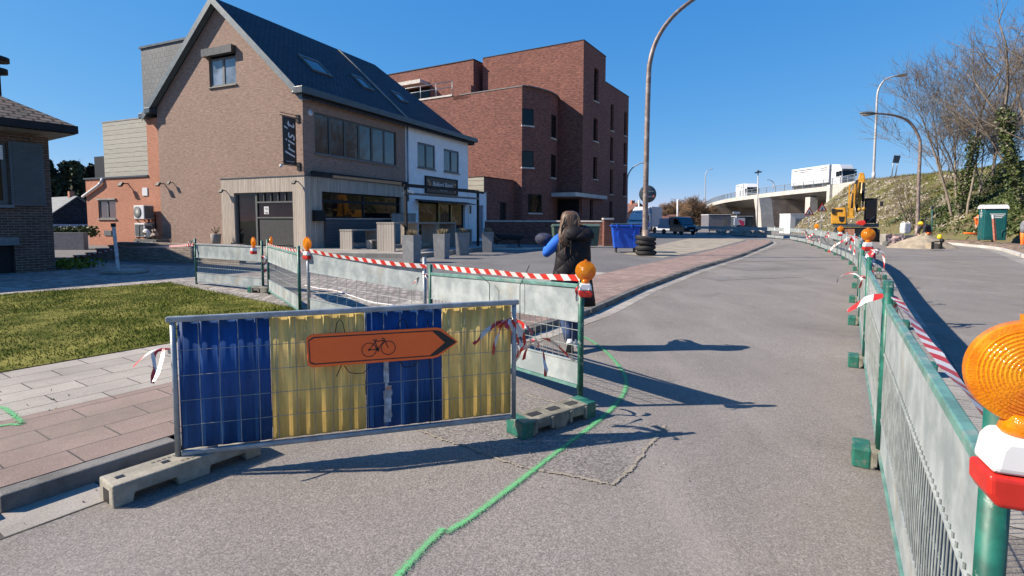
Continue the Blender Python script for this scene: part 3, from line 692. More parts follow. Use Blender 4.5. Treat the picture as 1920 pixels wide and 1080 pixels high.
for k, zz in enumerate((2.33, 2.25, 2.1, 2.05)): nl = MB(); nl.box(.030, .034, 2.78, 3.02-.06*(k % 2), zz-.012, zz+.012); nl.build('notice_line', m['sign_black'], house)
st = MB(); st.box(-.7, .0, .6, 5.4, .1, .22); st.build('doorstep', m['stone_sill'], house, bevel=.02)
# round plaque, spotlights on the gable
pq = MB(); pq.lathe([(.0, 0), (.17, 0), (.17, .03), (0, .03)], 24, 0, frame_mat((.52, -.003, 7.4), X, -Y)); pq.build('wall_plaque', m['plastic_white'], house)
def spot(parent, p, n, s=1.0):
    n = Vector(n); b = MB(); p = Vector(p); b.bar(p, p+n*.28*s, .05*s, .05*s); q = p+n*.28*s
    b.bar(q+Vector((0, 0, .05)), q+n*.12*s+Vector((0, 0, -.14*s)), .26*s, .1*s); return b.build('spotlight', m['black'], parent)
spot(house, (0, 11.55, 3.9), -X, 1.1); spot(house, (0, 10.7, 3.95), -X, .8); spot(house, (-.13, 5.9, 3.35), -X, .9); spot(house, (-.13, .3, 3.7), -X, .9)
mb = MB(); mb.box(.35, 1.05, -.42, -.13, 1.62, 2.2); mbo = mb.build('menu_box', m['black'], house, bevel=.01)
al = MB(); al.box(.3, 8.9, -.32, -.14, 4.08, 4.3); al.build('awning_cassette', m['black'], house, bevel=.02)
vt = MB(); vt.box(1.2, 8.8, -.3, -.14, .2, 1.72); vt.build('bench_front', planks('dark_bench_planks', (.10, .10, .105), (.07, .07, .075), .16, .7, True), house)
# hanging banner
bn = thing('shop_banner', 'narrow black hanging banner with white script lettering on the brick house corner', 'sign', HLOC, HA)
b = MB(); b.box(-1.05, -.17, .34, .36, 4.56, 7.0); b.build('banner_cloth', m['sign_black'], bn)
for zz, dz in ((7.03, .0), (4.53, .0)): b = MB(); b.tube([(0, .35, zz+.0), (-1.2, .35, zz)], .022, 8); b.box(-.06, -.002, .24, .46, zz-.2, zz+.2); b.tube([(-.03, .35, zz+.14), (-1.15, .35, zz+.13)], .018, 6); b.build('banner_bracket', m['black'], bn)
b = MB(); b.ball((-1.2, .35, 4.44), .09, 8, 6); b.build('banner_spot', m['plastic_white'], bn)
text_mesh('banner_text', "Iris't", .92, m['plastic_white'], bn, frame_mat((-.56, .338, 5.78), (0, 0, 1), (0, -1, 0)), shear=.35, spacing=1.08)
text_mesh('banner_text', "www.irist.be", .10, m['plastic_white'], bn, frame_mat((-.6, .338, 4.72), (1, 0, 0), (0, -1, 0)))
# ------------------------------------------------------------------ white bakery house under the same roof line
bak = thing('bakery_house', 'white rendered bakery with dark hipped slate roof next to the brown brick house', 'house', HLOC, HA)
WX0, WX1 = FL+.004, 17.9
w1, w2 = (10.55, 12.85, 5.45, 7.24), (14.08, 16.4, 5.45, 7.21); shop = (10.6, 17.38, .2, 3.1)
b = MB(); wall(b, (0, 0, 0), X, -Y, (WX0, WX1), 8.5, [w1, w2, shop], depth=.2)
b.poly([(WX1, 0, 0), (WX1, GW, 0), (WX1, GW, 8.5), (WX1, 0, 8.5)]); b.build('stucco_wall', m['stucco'], bak)
for o in (w1, w2): win(bak, (0, 0, 0), X, -Y, o, 2, .13, .1, 'trim', 'glass', 'stone_sill', mull=.14)
RE = 13.8; b = MB()
ez = EAVE-.35*sl+.12
A0, A1 = Vector((WX0, -.35, ez)), Vector((WX1+.5, -.35, ez)); B0, B1 = Vector((WX0, RY, AP+.12)), Vector((RE, RY, AP+.12)); C0_, C1 = Vector((WX0, 2*RY+.35, ez)), Vector((WX1+.5, 2*RY+.35, ez))
for P in ([A0, A1, B1, B0], [C1, C0_, B0, B1], [A1, C1, B1]): b.extr(P, (0, 0, -.16))
b.build('roof', m['slate'], bak)
b = MB(); b.box(WX0, WX1+.62, -.62, -.02, 8.18, 8.52); b.box(WX1+.1, WX1+.62, -.02, 13, 8.18, 8.52); b.build('gutter', m['trim'], bak, bevel=.02)
skylight(bak, 11.6, 12.7, 2.2, 3.1)
b = MB(); b.bar(roofpt(9.62, 6.1, .16), roofpt(9.75, -.1, .16), .16, .1); b.build('roof_flashing', m['concrete'], bak)
b = MB(); b.tube([(9.25, -.09, 8.2), (9.25, -.09, 3.0)], .055, 8); b.build('downpipe', m['galv_tube'], bak)
# shopfront: dark shutters, golden door frame
b = MB(); b.poly([(10.6, .18, .2), (17.38, .18, .2), (17.38, .18, 3.1), (10.6, .18, 3.1)]); sf = b.build('shopfront', m['glass_dark'], bak)
b = MB()
for (a, c, d, e) in ((13.4, 13.5, .2, 3.06), (15.25, 15.35, .2, 3.06), (13.5, 15.25, 2.96, 3.06), (15.35, 17.3, 2.98, 3.06)): b.box(a, c, .06, .15, d, e)
b.build('door_frame', pm('brass_frame', (.42, .30, .10), .4, metal=.3), sf)
b = MB()
for k in range(5): b.box(13.7+k*.3, 13.85+k*.3, .16, .175, .9+.2*(k % 2), 2.1+.15*(k % 3))
b.build('shop_display', pm('bread_display', (.09, .055, .03), .7, var=.5, scale=9), sf)
b = MB(); b.extr([(10.2, -.02, 3.2), (17.7, -.02, 3.2), (17.9, -.75, 3.04), (10.0, -.75, 3.04)], (0, 0, -.06)); b.build('awning', m['black'], bak)
# signboard
sg = thing('bakery_sign', 'dark bakery signboard with pale script name and bread pictures on the white wall', 'sign', HLOC, HA)
b = MB(); b.box(11.5, 15.9, -.09, -.004, 3.75, 4.84); b.build('board', m['sign_black'], sg)
b = MB()
for q in ((11.4, 16.0, 4.84, 4.93), (11.4, 16.0, 3.66, 3.75), (11.4, 11.5, 3.75, 4.84), (15.9, 16.0, 3.75, 4.84)): b.box(q[0], q[1], -.13, -.004, q[2], q[3])
b.build('sign_frame', m['black'], sg)
text_mesh('sign_text', 'Bakkerij Battel', .52, m['plastic_white'], sg, frame_mat((13.75, -.094, 4.38), X, -Y), shear=.3, spacing=.95)
text_mesh('sign_text', 'BROOD & BANKET', .13, m['plastic_white'], sg, frame_mat((13.9, -.094, 3.98), X, -Y))
bpm = pm('bread_print', (.42, .24, .13), .6, var=.4, scale=8)
for (x, z, a, c) in ((11.8, 4.55, .18, .12), (12.0, 4.3, .12, .2), (11.75, 4.05, .16, .1), (15.6, 4.5, .2, .09), (15.45, 4.25, .17, .08), (15.6, 4.0, .12, .15)): b = MB(); b.ball((x, -.094, z), 1, 12, 8, 0, (a, .02, c)); b.build('bread_picture', bpm, sg)
# low white annex with door
an = thing('white_annex', 'low white annex with a blue-grey door right of the bakery', 'building', HLOC, HA)
awi, ado = (17.95+.1, 18.45, 2.26, 2.97), (19.84, 20.65, .15, 3.03)
b = MB(); wall(b, (0, -.02, 0), X, -Y, (17.9+.005, 21.23), 4.17, [awi, ado], depth=.15); b.poly([(21.23, -.02, 0), (21.23, 6, 0), (21.23, 6, 4.17), (21.23, -.02, 4.17)]); b.poly([(17.905, -.02, 4.17), (21.23, -.02, 4.17), (21.23, 6, 4.17), (17.905, 6, 4.17)]); b.build('stucco_wall', m['stucco'], an)
b = MB(); b.box(17.92, 21.3, -.1, 6, 4.172, 4.25); b.build('roof_edge', m['concrete'], an)
win(an, (0, -.02, 0), X, -Y, awi, 1, .06, .08, 'trim', 'glass'); b = MB(); b.box(19.86, 20.63, .08, .12, .15, 3.02); b.build('door', pm('blue_grey_door', (.13, .17, .22), .5), an)
# ------------------------------------------------------------------ orange brick annex left of the gable, cladding box, dark box
ax = thing('orange_annex', 'orange-red brick side annex with a small window and grey clad box above', 'building', HLOC, HA)
aw = (16.64, 18.58, 1.75, 2.99)
b = MB(); wall(b, (.02, 0, 0), Y, -X, (GW+.01, 19.9), 4.4, [aw], depth=.16)
wall(b, (.022, 0, 0), Y, -X, (GW+.01, 13.08), 7.98, [], z0=4.4)
b.poly([(.02, 19.9, 0), (7, 19.9, 0), (7, 19.9, 4.4), (.02, 19.9, 4.4)]); b.poly([(.02, GW, 4.4), (.02, 19.9, 4.4), (7, 19.9, 4.4), (7, GW, 4.4)]); b.build('brick_wall', m['brick_orange'], ax)
win(ax, (.02, 0, 0), Y, -X, (aw[0], aw[1], aw[2], aw[3]), 2, .1, .1, 'frame_grey', 'glass', 'concrete', mull=.14)
b = MB(); b.box(-.08, .0, aw[0]-.1, aw[1]+.1, aw[3]+.003, aw[3]+.1); b.build('lintel', m['concrete'], ax)
b = MB(); b.box(-.06, 6, 13.1, 20.0, 4.402, 4.5); b.build('roof_edge', m['trim'], ax)
b = MB(); b.box(.04, 6, 13.085, 17.7, 4.5, 8.05); b.build('clad_box', m['clad_beige'], ax)
b = MB(); b.box(.02, 6.02, 13.085, 17.74, 8.05, 8.12); b.build('box_coping', m['concrete'], ax)
b = MB()
b.box(.3, 3, 17.75, 19.3, 4.5, 5.95); b.build('dark_roof_box', planks('dark_ribbed_sheet', (.02, .022, .026), (.03, .032, .036), .12, .5), ax)
b = MB(); b.tube([(-.1, 20.1, 3.25), (-.1, 18.2, 3.98), (-.1, 17.9, 4.15)], .09, 10); b.tube([(-.1, 17.9, 4.15), (-.02, 17.85, 4.42)], .1, 8); b.build('downpipe', m['plastic_white'], ax)
b = MB(); b.box(-.03, .015, 13.2, 13.72, 3.2, 3.7); b.build('wall_cabinet', m['plastic_white'], ax, bevel=.01)
b = MB(); b.box(-.03, .015, 17.2, 18.0, .62, .95); b.build('vent_box', m['frame_grey'], ax)
spot(ax, (.02, 15.2, 4.0), -X, 1.3)
def ac(z0, label, fan):
    t = thing('air_conditioner', label, 'air conditioner', HLOC, HA, None)
    xa, ya, yb = -.75, 12.2+.25, 13.45
    b = MB(); b.box(xa, -.2, ya, yb, z0, z0+.85); b.build('casing', m['plastic_white'], t, bevel=.02)
    b = MB()
    if fan:
        Mf = frame_mat((xa-.005, ya+.62, z0+.43), (0, 1, 0), (-1, 0, 0)); b.lathe([(0, 0), (.33, 0), (.36, .02), (.33, .03), (0, .03)], 24, 0, Mf)
    else:
        for k in range(12): b.box(xa-.02, xa-.003, ya+.12, yb-.05, z0+.06+k*.06, z0+.1+k*.06)
    b.build('grille', m['frame_grey'], t)
    b = MB(); b.box(xa+.05, -.15, ya-.008, ya-.002, z0+.03, z0+.8); b.build('side_panel', m['frame_grey'], t)
    b = MB()
    for y in (ya+.1, yb-.2): b.bar((-.8, y, z0-.05), (.0, y, z0-.05), .05, .05); b.bar((-.7, y, z0-.08), (-.02, y, z0-.65), .045, .045); b.bar((-.02, y, z0-.7), (-.02, y, z0+.3), .05, .05)
    b.build('wall_bracket', m['black'], t)
ac(1.72, 'upper white outdoor air-conditioning unit with round fan grille on brick wall', True); ac(.62, 'lower outdoor air-conditioning unit with slatted grille turned to the wall', False)
# ------------------------------------------------------------------ dark brick bungalow at the left edge
LH = G(105.5, 522, .1); LH.z = 0
lh = thing('left_bungalow', 'dark brick bungalow with mossy tiled hip roof and shutter at the left edge', 'house', LH, math.atan2(.834, .551))
# local X runs along the street away from the camera, wall facing -Y; the visible corner is at x = 0
lw = (-2.3, -.82, 2.0, 3.5); la = (-2.4, -.78, .1, 1.0)
b = MB(); wall(b, (0, 0, 0), X, -Y, (-8, 0), 3.75, [lw, la], depth=.15); b.poly([(0, 0, 0), (0, 9, 0), (0, 9, 3.75), (0, 0, 3.75)]); b.build('brick_wall', m['brick_dark'], lh)
wl = win(lh, (0, 0, 0), X, -Y, lw, 1, .1, .1, 'trim', 'glass_dark', 'stone_sill')
b = MB(); b.box(-2.2, -.9, -.02, -.01+.06, 3.1, 3.45)
for k in range(6): b.box(-2.2, -.9, -.035, -.02, 3.11+k*.058, 3.15+k*.058)
b.build('roller_blind', m['plastic_white'], lh)
b = MB(); b.box(-.8, -.13, -.06, -.003, 1.98, 3.56); b.build('shutter', m['trim'], lh, bevel=.008)
b = MB()
for k in range(24): b.box(-.73, -.2, -.075, -.06, 2.06+k*.06, 2.095+k*.06)
b.build('shutter_slats', m['trim'], lh)
b = MB(); b.box(-2.5, -.7, -.05, .0, 1.003, 1.2); b.build('arch_lintel', m['stone_sill'], lh); b = MB(); b.poly([(-2.4, .14, .1), (-.78, .14, .1), (-.78, .14, 1), (-2.4, .14, 1)]); b.build('cellar_opening', m['black'], lh)
b = MB(); e = .62; z1 = 4.05; hx = .40; H_ = 2.6
A, B_, Cc, Dd = (hx, -e, z1), (hx, 9.6, z1), (-9, 9.6, z1), (-9, -e, z1); r1, r2 = (-3.4, 4.5, z1+H_), (-6, 4.5, z1+H_)
b.poly([Dd, A, r1, r2]); b.poly([A, B_, r1]); b.poly([B_, Cc, r2, r1]); b.build('tiled_roof', brick('mossy_roof_tiles', (.20, .15, .12), (.13, .11, .09), (.025, .02, .018), .28, .2, .03, var=.5, rough=.9, bump=1.0, mott=(.5, 1.5)), lh)
b = MB(); b.box(-9, hx+.03, -e-.06, -e+.06, z1-.2, z1-.01); b.box(hx-.09, hx+.03, -e+.06, 9.6, z1-.2, z1-.01); b.build('gutter', m['black'], lh)
b = MB(); b.poly([(-9, -e, z1-.22), (hx, -e, z1-.22), (hx, 9.6, z1-.22), (-9, 9.6, z1-.22)][::-1]); b.build('soffit', pm('soffit_boards', (.30, .26, .2), .7), lh)
q = D(-4, 180, 18.6); b = MB()
b.tube([(q.x, q.y, q.z-1.2), (q.x, q.y, q.z+1.25)], .1, 10); b.lathe([(.02, 1.25), (.36, 1.15), (.36, 1.3), (.05, 1.4)], 14, 0, Matrix.Translation(q)); b.lathe([(.1, .7), (.3, .75), (.3, .92), (.1, .97)], 14, 0, Matrix.Translation(q))
tag(b.build('flue_pipe', m['black']), 'dark flue pipe with a round cowl on the left bungalow roof', 'chimney')
BSC = 1.15; lh.location = (LH.x*BSC, LH.y*BSC, CAM_H*(1-BSC)); lh.scale = (BSC,)*3
# ------------------------------------------------------------------ low garden wall, bollard post
gwall = thing('garden_wall', 'low weathered brick garden wall stepping down towards the left bungalow', 'wall')
A = Vector((-17.6, 21.3, 0)); B_ = Vector((-9.42, 18.37, 0)); dw = (B_-A).normalized(); nw = Vector((dw.y, -dw.x, 0)); LW = (B_-A).length
b = MB(); steps = [(.1, .85, .08), (.85, 1.44, .2), (1.44, 2.17, .38), (2.17, 2.6, .52), (2.6, LW, .64)]
for x0, x1, h in steps:
    P = [A+dw*x0, A+dw*x1, A+dw*x1-nw*.3, A+dw*x0-nw*.3]; b.prism([(p.x, p.y) for p in P], 0, .1+h)
b.build('brick_wall', m['brick_wall'], gwall)
b = MB()
for x0, x1, h in steps:
    P = [A+dw*(x0-.02)+nw*.03, A+dw*(x1)+nw*.03, A+dw*(x1)-nw*.33, A+dw*(x0-.02)-nw*.33]; b.prism([(p.x, p.y) for p in P], .1+h+.002, .1+h+.06)
b.build('coping', m['brick_wall'], gwall)
po = thing('leaning_post', 'weathered white leaning post in a concrete footing before the garden wall', 'post')
a = G(222, 508, .2); b = MB(); tp = D(213, 424, a.y+.05); b.tube([a, tp], .055, 4, 0, True, False); b.build('shaft', pm('faded_white_post', (.42, .43, .44), .8, var=.3, scale=6), po)
b = MB(); b.tube([tp-Vector((0, 0, .02)), tp+Vector((-.01, 0, .08))], .06, 8); b.build('cap', m['black'], po)
b = MB(); c = G(224, 514, .1); b.box(c.x-.5, c.x+.5, c.y-.1, c.y+.55, .1, .22); b.build('footing', m['concrete'], po, bevel=.04)

for o in list(COL.objects):
    if o.parent is None and o.type == 'EMPTY' and (o.location-HLOC).length < 1e-4: o.scale = (HS, HS, HS)
# ------------------------------------------------------------------ red brick apartment block
KA = math.pi/2-.528; KC = G(978, 459.5); KC.z = 0
apt = thing('apartment_block', 'large mottled red-brick apartment building with rounded corner and stepped flat roofs', 'building', KC, KA)
EV = Vector((math.sin(.528), math.cos(.528), 0)); LV = Vector((-EV.y, EV.x, 0))
def toloc(p): q = Vector((p[0], p[1], 0))-KC; return Vector((q.dot(EV), q.dot(LV), 0))
BH = 10.75
cw = [Vector((0, 0, 0))]+[toloc(p) for p in ((1.17, KC.y+.16), (2.07, KC.y+1.0), (2.7, KC.y+1.8), (3.26, KC.y+3.05), (3.6, KC.y+4.9))]
b = MB(); rb = MB()
wins_px = [(683, 370, 713, 450), (685, 573, 713, 652), (698, 782, 742, 872), (810, 400, 828, 512), (810, 592, 828, 702)]
# curved street wall (single skin), smooth curve sampled from the measured points
sp = []
for i in range(len(cw)-1):
    p0, p1, p2, p3 = cw[max(i-1, 0)], cw[i], cw[i+1], cw[min(i+2, len(cw)-1)]
    for s in range(3):
        t = s/3; sp.append(.5*((2*p1)+(-p0+p2)*t+(2*p0-5*p1+4*p2-p3)*t*t+(-p0+3*p1-3*p2+p3)*t**3))
sp.append(cw[-1]); acc = 0.0; vs = []; fs = []; uv = []
for i, p in enumerate(sp):
    if i: acc += (p-sp[i-1]).length
    vs += [(p.x, p.y, 0), (p.x, p.y, BH)]
    if i: fs.append((2*i-2, 2*i, 2*i+1, 2*i-1)); uv.append(((al_, 0), (acc, 0), (acc, BH), (al_, BH)))
    al_ = acc
b.add(vs, fs, 0, True, uv)
b.poly([(0, 0, 0), (0, 22, 0), (0, 22, BH), (0, 0, BH)][::-1])
b.poly([(p.x, p.y, BH-.3) for p in sp]+[(4.87, 0, BH-.3), (6, 22, BH-.3), (0, 22, BH-.3)])
b.build('curved_block_wall', m['brick_tower'], apt)
b = MB()
for p, q in zip(sp, sp[1:]): b.bar((p.x, p.y, BH+.03), (q.x, q.y, BH+.03), .3, .06)
b.bar((.12, 0, BH+.03), (.12, 5.2, BH+.03), .3, .06); b.build('parapet_coping', m['stone_sill'], apt)
b = MB(); b.bar((.12, 5.85, BH+.08), (.12, 20, BH+.08), .35, .12); b.build('pale_coping', m['coping'], apt)
b = MB(); b.box(.0, .5, 4.2, 5.8, BH-.3, BH+.62); b.build('parapet_block', m['brick_tower'], apt)
# tower
TX, TY, TH = 4.87, -2.4, 14.8
tw = [(2.1, 3.0, 10.9, 13.4), (2.1, 3.0, 7.85, 9.6), (2.15, 3.0, 4.93, 6.65), (5.85, 6.6, 9.2, 11.38), (5.87, 6.6, 6.68, 8.66), (5.92, 6.62, 3.93, 6.0), (5.94, 6.64, 1.4, 3.33), (9.32, 10.05, 9.25, 11.35), (9.34, 10.07, 6.7, 8.65), (9.36, 10.1, 3.93, 6.02), (1.57, 2.25, 1.6, 3.35)]
entr = (-2.1, -.15, 0, 3.3)
b = MB()
tf = lambda x: TH if x < 4.55 else 12.82
wall(b, (TX, TY, 0), X, -Y, (0, 4.55), TH, [o for o in tw if o[0] < 4.5], depth=.3)
wall(b, (TX, TY, 0), X, -Y, (4.55, 10.5), 12.82, [o for o in tw if o[0] > 4.5], depth=.3)
wall(b, (TX, TY, 0), Y, -X, (0, 8.8), TH, [(.25, 2.0, 0, 3.3)], depth=1.5)
b.poly([(TX+4.55, TY, 12.82), (TX+4.55, TY+8.8, 12.82), (TX+4.55, TY+8.8, TH), (TX+4.55, TY, TH)]); b.poly([(TX+10.5, TY, 0), (TX+10.5, 20, 0), (TX+10.5, 20, 12.82), (TX+10.5, TY, 12.82)])
b.poly([(TX, TY, TH-.2), (TX+4.55, TY, TH-.2), (TX+4.55, TY+8.8, TH-.2), (TX, TY+8.8, TH-.2)]); b.poly([(TX+4.55, TY, 12.6), (TX+10.5, TY, 12.6), (TX+10.5, 20, 12.6), (TX+4.55, 20, 12.6)])
b.poly([(TX, TY+8.8, 0), (TX+4.55, TY+8.8, 0), (TX+4.55, TY+8.8, TH), (TX, TY+8.8, TH)])
b.build('tower_wall', m['brick_tower'], apt)
b = MB()
for q in ((TX-.03, TX+4.58, TY-.03, TY+.2, TH), (TX-.03, TX+.2, TY+.2, TY+8.8, TH), (TX+4.58, TX+10.53, TY-.03, TY+.2, 12.82)): b.box(q[0], q[1], q[2], q[3], q[4]+.002, q[4]+.05)
b.build('tower_coping', m['black'], apt)
for o in tw: win(apt, (TX, TY, 0), X, -Y, o, 1, .07, .22, 'black', 'glass_dark', 'coping')
for (xa, ya, xb, yb) in wins_px:      # windows of the curved wall
    u0, v0, u1, v1 = xa/2.572+720, ya/2.572+60, xb/2.572+720, yb/2.572+60
    best = None
    for i in range(len(sp)-1):
        pm_ = (sp[i]+sp[i+1])/2; wpt = KC+EV*pm_.x+LV*pm_.y; q = Vector((wpt.x, wpt.y, CAM_H))-Vector((0, 0, CAM_H))
        px = PPX+FPX*(q.dot(_r))/q.dot(_f)
        if best is None or abs(px-(u0+u1)/2) < best[0]: best = (abs(px-(u0+u1)/2), i, pm_, wpt)
    _, i, pm_, wpt = best; tg = (sp[i+1]-sp[i]).normalized(); nn = Vector((tg.y, -tg.x, 0)); za, zb = D((u0+u1)/2, v1, wpt.y).z, D((u0+u1)/2, v0, wpt.y).z
    hw = .45 if u1-u0 < 15 else .65
    f = MB(); Mf = frame_mat(pm_-nn*.04, tg, nn)
    for q in ((-hw, -hw+.07, za, zb), (hw-.07, hw, za, zb), (-hw+.07, hw-.07, za, za+.07), (-hw+.07, hw-.07, zb-.07, zb)): f.box(q[0], q[1], q[2], q[3], 0, .05, 0, Mf)
    w = f.build('window', m['black'], apt); p = MB(); p.box(-hw+.03, hw-.03, za+.03, zb-.03, .0, .045, 0, Mf); p.build('pane', m['glass_dark'], w)
    s_ = MB(); s_.box(-hw-.05, hw+.05, za-.1, za-.005, 0, .1, 0, Mf); s_.build('sill', m['coping'], w)
b = MB(); b.box(TX-1.6, TX+4.4, TY-.35, TY-.003, 3.42, 3.7); b.box(TX-2.0, TX-.003, TY+.003-.35, TY+2.2, 3.42, 3.7); b.build('entrance_canopy', m['concrete_pale'], apt)
b = MB(); b.box(TX+.02, TX+.1, TY+.27, TY+1.98, 0, 3.28); b.build('entrance_door', m['black'], apt)
# set-back upper storey at the rear
b = MB(); b.box(4.2, 16, 6.85, 24, BH-.3, 14.6); b.build('upper_storey_wall', m['brick_tower'], apt)
b = MB(); b.box(4.15, 16.05, 6.8, 24.05, 14.602, 14.66); b.build('upper_coping', m['black'], apt)
b = MB(); b.box(3.0, 4.2, 11.4, 14.5, 13.1, 13.4); b.build('balcony_canopy', m['coping'], apt)
b = MB(); b.box(4.15, 4.196, 11.3, 14.2, BH, 13.0); b.build('terrace_glazing', m['glass_dark'], apt)
b = MB()
for z in (11.5, 11.9): b.tube([(.2, 6.0, z), (.2, 14, z)], .03, 6)
for k in range(6): b.tube([(.2, 6.0+k*1.5, BH), (.2, 6.0+k*1.5, 11.9)], .03, 6)
b.build('terrace_railing', m['galv_tube'], apt)
# garage wing and front boundary wall
b = MB(); q0, q1 = toloc(D(905, 440, 45)), toloc(D(955, 440, 40.5))
gw_ = thing('brick_garage_wing', 'low dark red-brick wing between the white annex and apartment block', 'building', KC, KA)
b = MB(); wall(b, (-3.8, .6, 0), X, -Y, (0, 3.75), 4.4, [(1.9, 2.75, -.4, 2.9)], depth=.2); b.poly([(-3.8, .6, 4.4), (-.05, .6, 4.4), (-.05, 6, 4.4), (-3.8, 6, 4.4)]); b.build('brick_wall', m['brick_tower'], gw_)
b = MB(); b.box(-3.84, -.05, .56, 6, 4.402, 4.46); b.build('roof_edge', m['black'], gw_); b = MB(); b.box(-3.83, -3.802, .6, 6, -.4, 4.4); b.build('clad_side', m['clad_beige'], gw_); b = MB(); b.box(-1.95, -1.0, .75, .78, -.4, 2.9); b.build('garage_door', m['black'], gw_)
for t_ in (apt, gw_): t_.scale = (1.32,)*3; t_.location = (KC.x*1.32, KC.y*1.32, CAM_H*(1-1.32))
bw = thing('boundary_wall', 'low dark brick boundary wall with pale coping before the apartment block', 'wall')
a, c = Vector((-1.9, 37.0, 0)), Vector((6.2, 34.6, 0)); dd = (c-a).normalized(); nn = Vector((dd.y, -dd.x, 0)); L = (c-a).length
b = MB(); P = [a, c, c-nn*.3, a-nn*.3]; b.prism([(p.x, p.y) for p in P], 0, 1.6); b.build('brick_wall', m['brick_tower'], bw)
b = MB(); P = [a+nn*.04, c+nn*.04, c-nn*.34, a-nn*.34]; b.prism([(p.x, p.y) for p in P], 1.602, 1.7); b.build('coping', m['coping'], bw)
pl = thing('gate_pillar', 'square red-brick gate pillar with pale cap at the end of the boundary wall', 'pillar')
b = MB(); b.box(5.75, 6.3, 33.4, 33.95, 0, 1.75); b.build('brick_shaft', m['brick_tower'], pl); b = MB(); b.box(5.7, 6.35, 33.35, 34.0, 1.752, 1.86); b.build('cap', m['coping'], pl)
# ------------------------------------------------------------------ bank with the bridge ramp
BK = [((14, -4), (34, -4)), ((18.5, 8), (38, 12)), ((23, 19), (43, 25)), ((29.6, 27.6), (46.5, 36)), ((33.6, 34.0), (49, 45)), ((36.6, 43), (51, 54)), ((37.8, 52), (51.7, 60)), ((38.2, 60), (50.5, 66)), ((38.8, 68), (49.6, 72)), ((39.6, 75.5), (49.2, 76.3)), ((46, 81), (50.5, 77.5)), ((52, 83), (54, 78))]
def bk(i, v):
    i0 = min(int(i), len(BK)-2); f = i-i0
    t = Vector(BK[i0][0]).lerp(Vector(BK[i0+1][0]), f); c = Vector(BK[i0][1]).lerp(Vector(BK[i0+1][1]), f)
    if v <= 1:
        p = t.lerp(c, v); z = .02+.5*min(1, v*14)+7.05*(v**.92)
    else:
        d = (c-t).normalized(); p = c+d*(v-1)*26; z = 7.57+.05*(v-1)
    return Vector((p.x, p.y, z))
NI, NV = 150, 60
vs = []; fs = []
from mathutils import noise as mnoise
for a in range(NI+1):
    for k in range(NV+1):
        v = k/NV*1.6; p = bk(a/NI*(len(BK)-1), v); w = min(1, v*6)*(1 if v < .95 else .25)
        p.z += w*(.30*mnoise.noise(Vector((p.x*.5, p.y*.5, 0)))+.14*mnoise.noise(Vector((p.x*1.7, p.y*1.7, 3)))); vs.append(p)
for a in range(NI):
    for k in range(NV): o = a*(NV+1)+k; fs.append((o, o+NV+1, o+NV+2, o+1))
b = MB(); b.add(vs, fs, 0, True); structure(b.build('embankment', m['bank']))
from mathutils.bvhtree import BVHTree
BT = BVHTree.FromPolygons([tuple(v) for v in vs], fs)
def bhit(x, y):
    h = BT.ray_cast(Vector((0, 0, CAM_H)), _ray(x, y)); return h[0]
def bz(x, y):
    h = BT.ray_cast(Vector((x, y, 60)), Vector((0, 0, -1))); return h[0].z if h[0] else 0.0
def bscatter(n, i0, i1, v0, v1, dens):
    out = []
    while len(out) < n:
        i = random.uniform(i0, i1); v = random.uniform(v0, v1); p = bk(i, v)
        if random.random() < dens(p, i, v): out.append((p.x, p.y, bz(p.x, p.y)))
    return np.array(out)
def leafcloud(name, P, size, mat, label, cat, up=.25, spread=.12, group=None):
    n = len(P); c = P+rng.normal(0, spread, (n, 3))*np.array([1, 1, .6])+np.array([0, 0, up*.5]); a = rng.normal(0, 1, (n, 3)); a /= np.linalg.norm(a, axis=1)[:, None]
    bb_ = np.cross(a, rng.normal(0, 1, (n, 3))); bb_ /= np.linalg.norm(bb_, axis=1)[:, None]; s = size*rng.uniform(.5, 1.3, (n, 1)); a = a*s; bb_ = bb_*s*.7
    v = np.stack([c-a, c+bb_, c+a, c-bb_], 1); me = bpy.data.meshes.new(name); me.vertices.add(4*n); me.vertices.foreach_set('co', v.ravel()); me.loops.add(4*n); me.loops.foreach_set('vertex_index', np.arange(4*n, dtype=np.int32))
    me.polygons.add(n); me.polygons.foreach_set('loop_start', np.arange(0, 4*n, 4, dtype=np.int32)); me.polygons.foreach_set('loop_total', np.full(n, 4, np.int32)); me.materials.append(mat); me.update(calc_edges=True)
    o = bpy.data.objects.new(name, me); COL.objects.link(o)
    if label: tag(o, label, cat, group)
    return o
def dens_ivy(p, i, v):
    k = mnoise.noise(Vector((p.x*.35, p.y*.35, 5)))+.3*mnoise.noise(Vector((p.x, p.y, 1)))
    s = max(0, min(1, (6.2-i)/1.2+k*.9)); return s*max(0, min(1, .55+k*1.2))*(1 if v < .8 else .5)
iv = leafcloud('ivy_cover', bscatter(56000, 2.4, 7.0, .04, 1.05, dens_ivy), .13, m['ivy'], 'dark green ivy and brambles covering the bank behind the toilet', 'ivy', .3, .13); iv['kind'] = 'stuff'
dg = lambda p, i, v: max(0, min(1, .5+1.6*mnoise.noise(Vector((p.x*.6, p.y*.6, 9)))))
P = bscatter(26000, 4.0, 10.3, .03, 1.1, dg); o = blades('dry_grass', P[:, 0], P[:, 1], P[:, 2]-.02, .28, .03, m['drygrass'], 1.0); tag(o, 'pale dry grass tufts on the bank behind the excavator', 'dry grass', kind='stuff')
P = bscatter(9000, 3.6, 7.5, .5, 1.15, dg); o = blades('green_grass', P[:, 0], P[:, 1], P[:, 2]-.02, .25, .03, m['grass'], 1.0); tag(o, 'mossy green grass along the upper edge of the bank', 'grass', kind='stuff')
P = bscatter(2600, 5.2, 9.8, .05, .9, lambda p, i, v: 1 if mnoise.noise(Vector((p.x*.5, p.y*.5, 21))) > .02 else .06); b = MB()
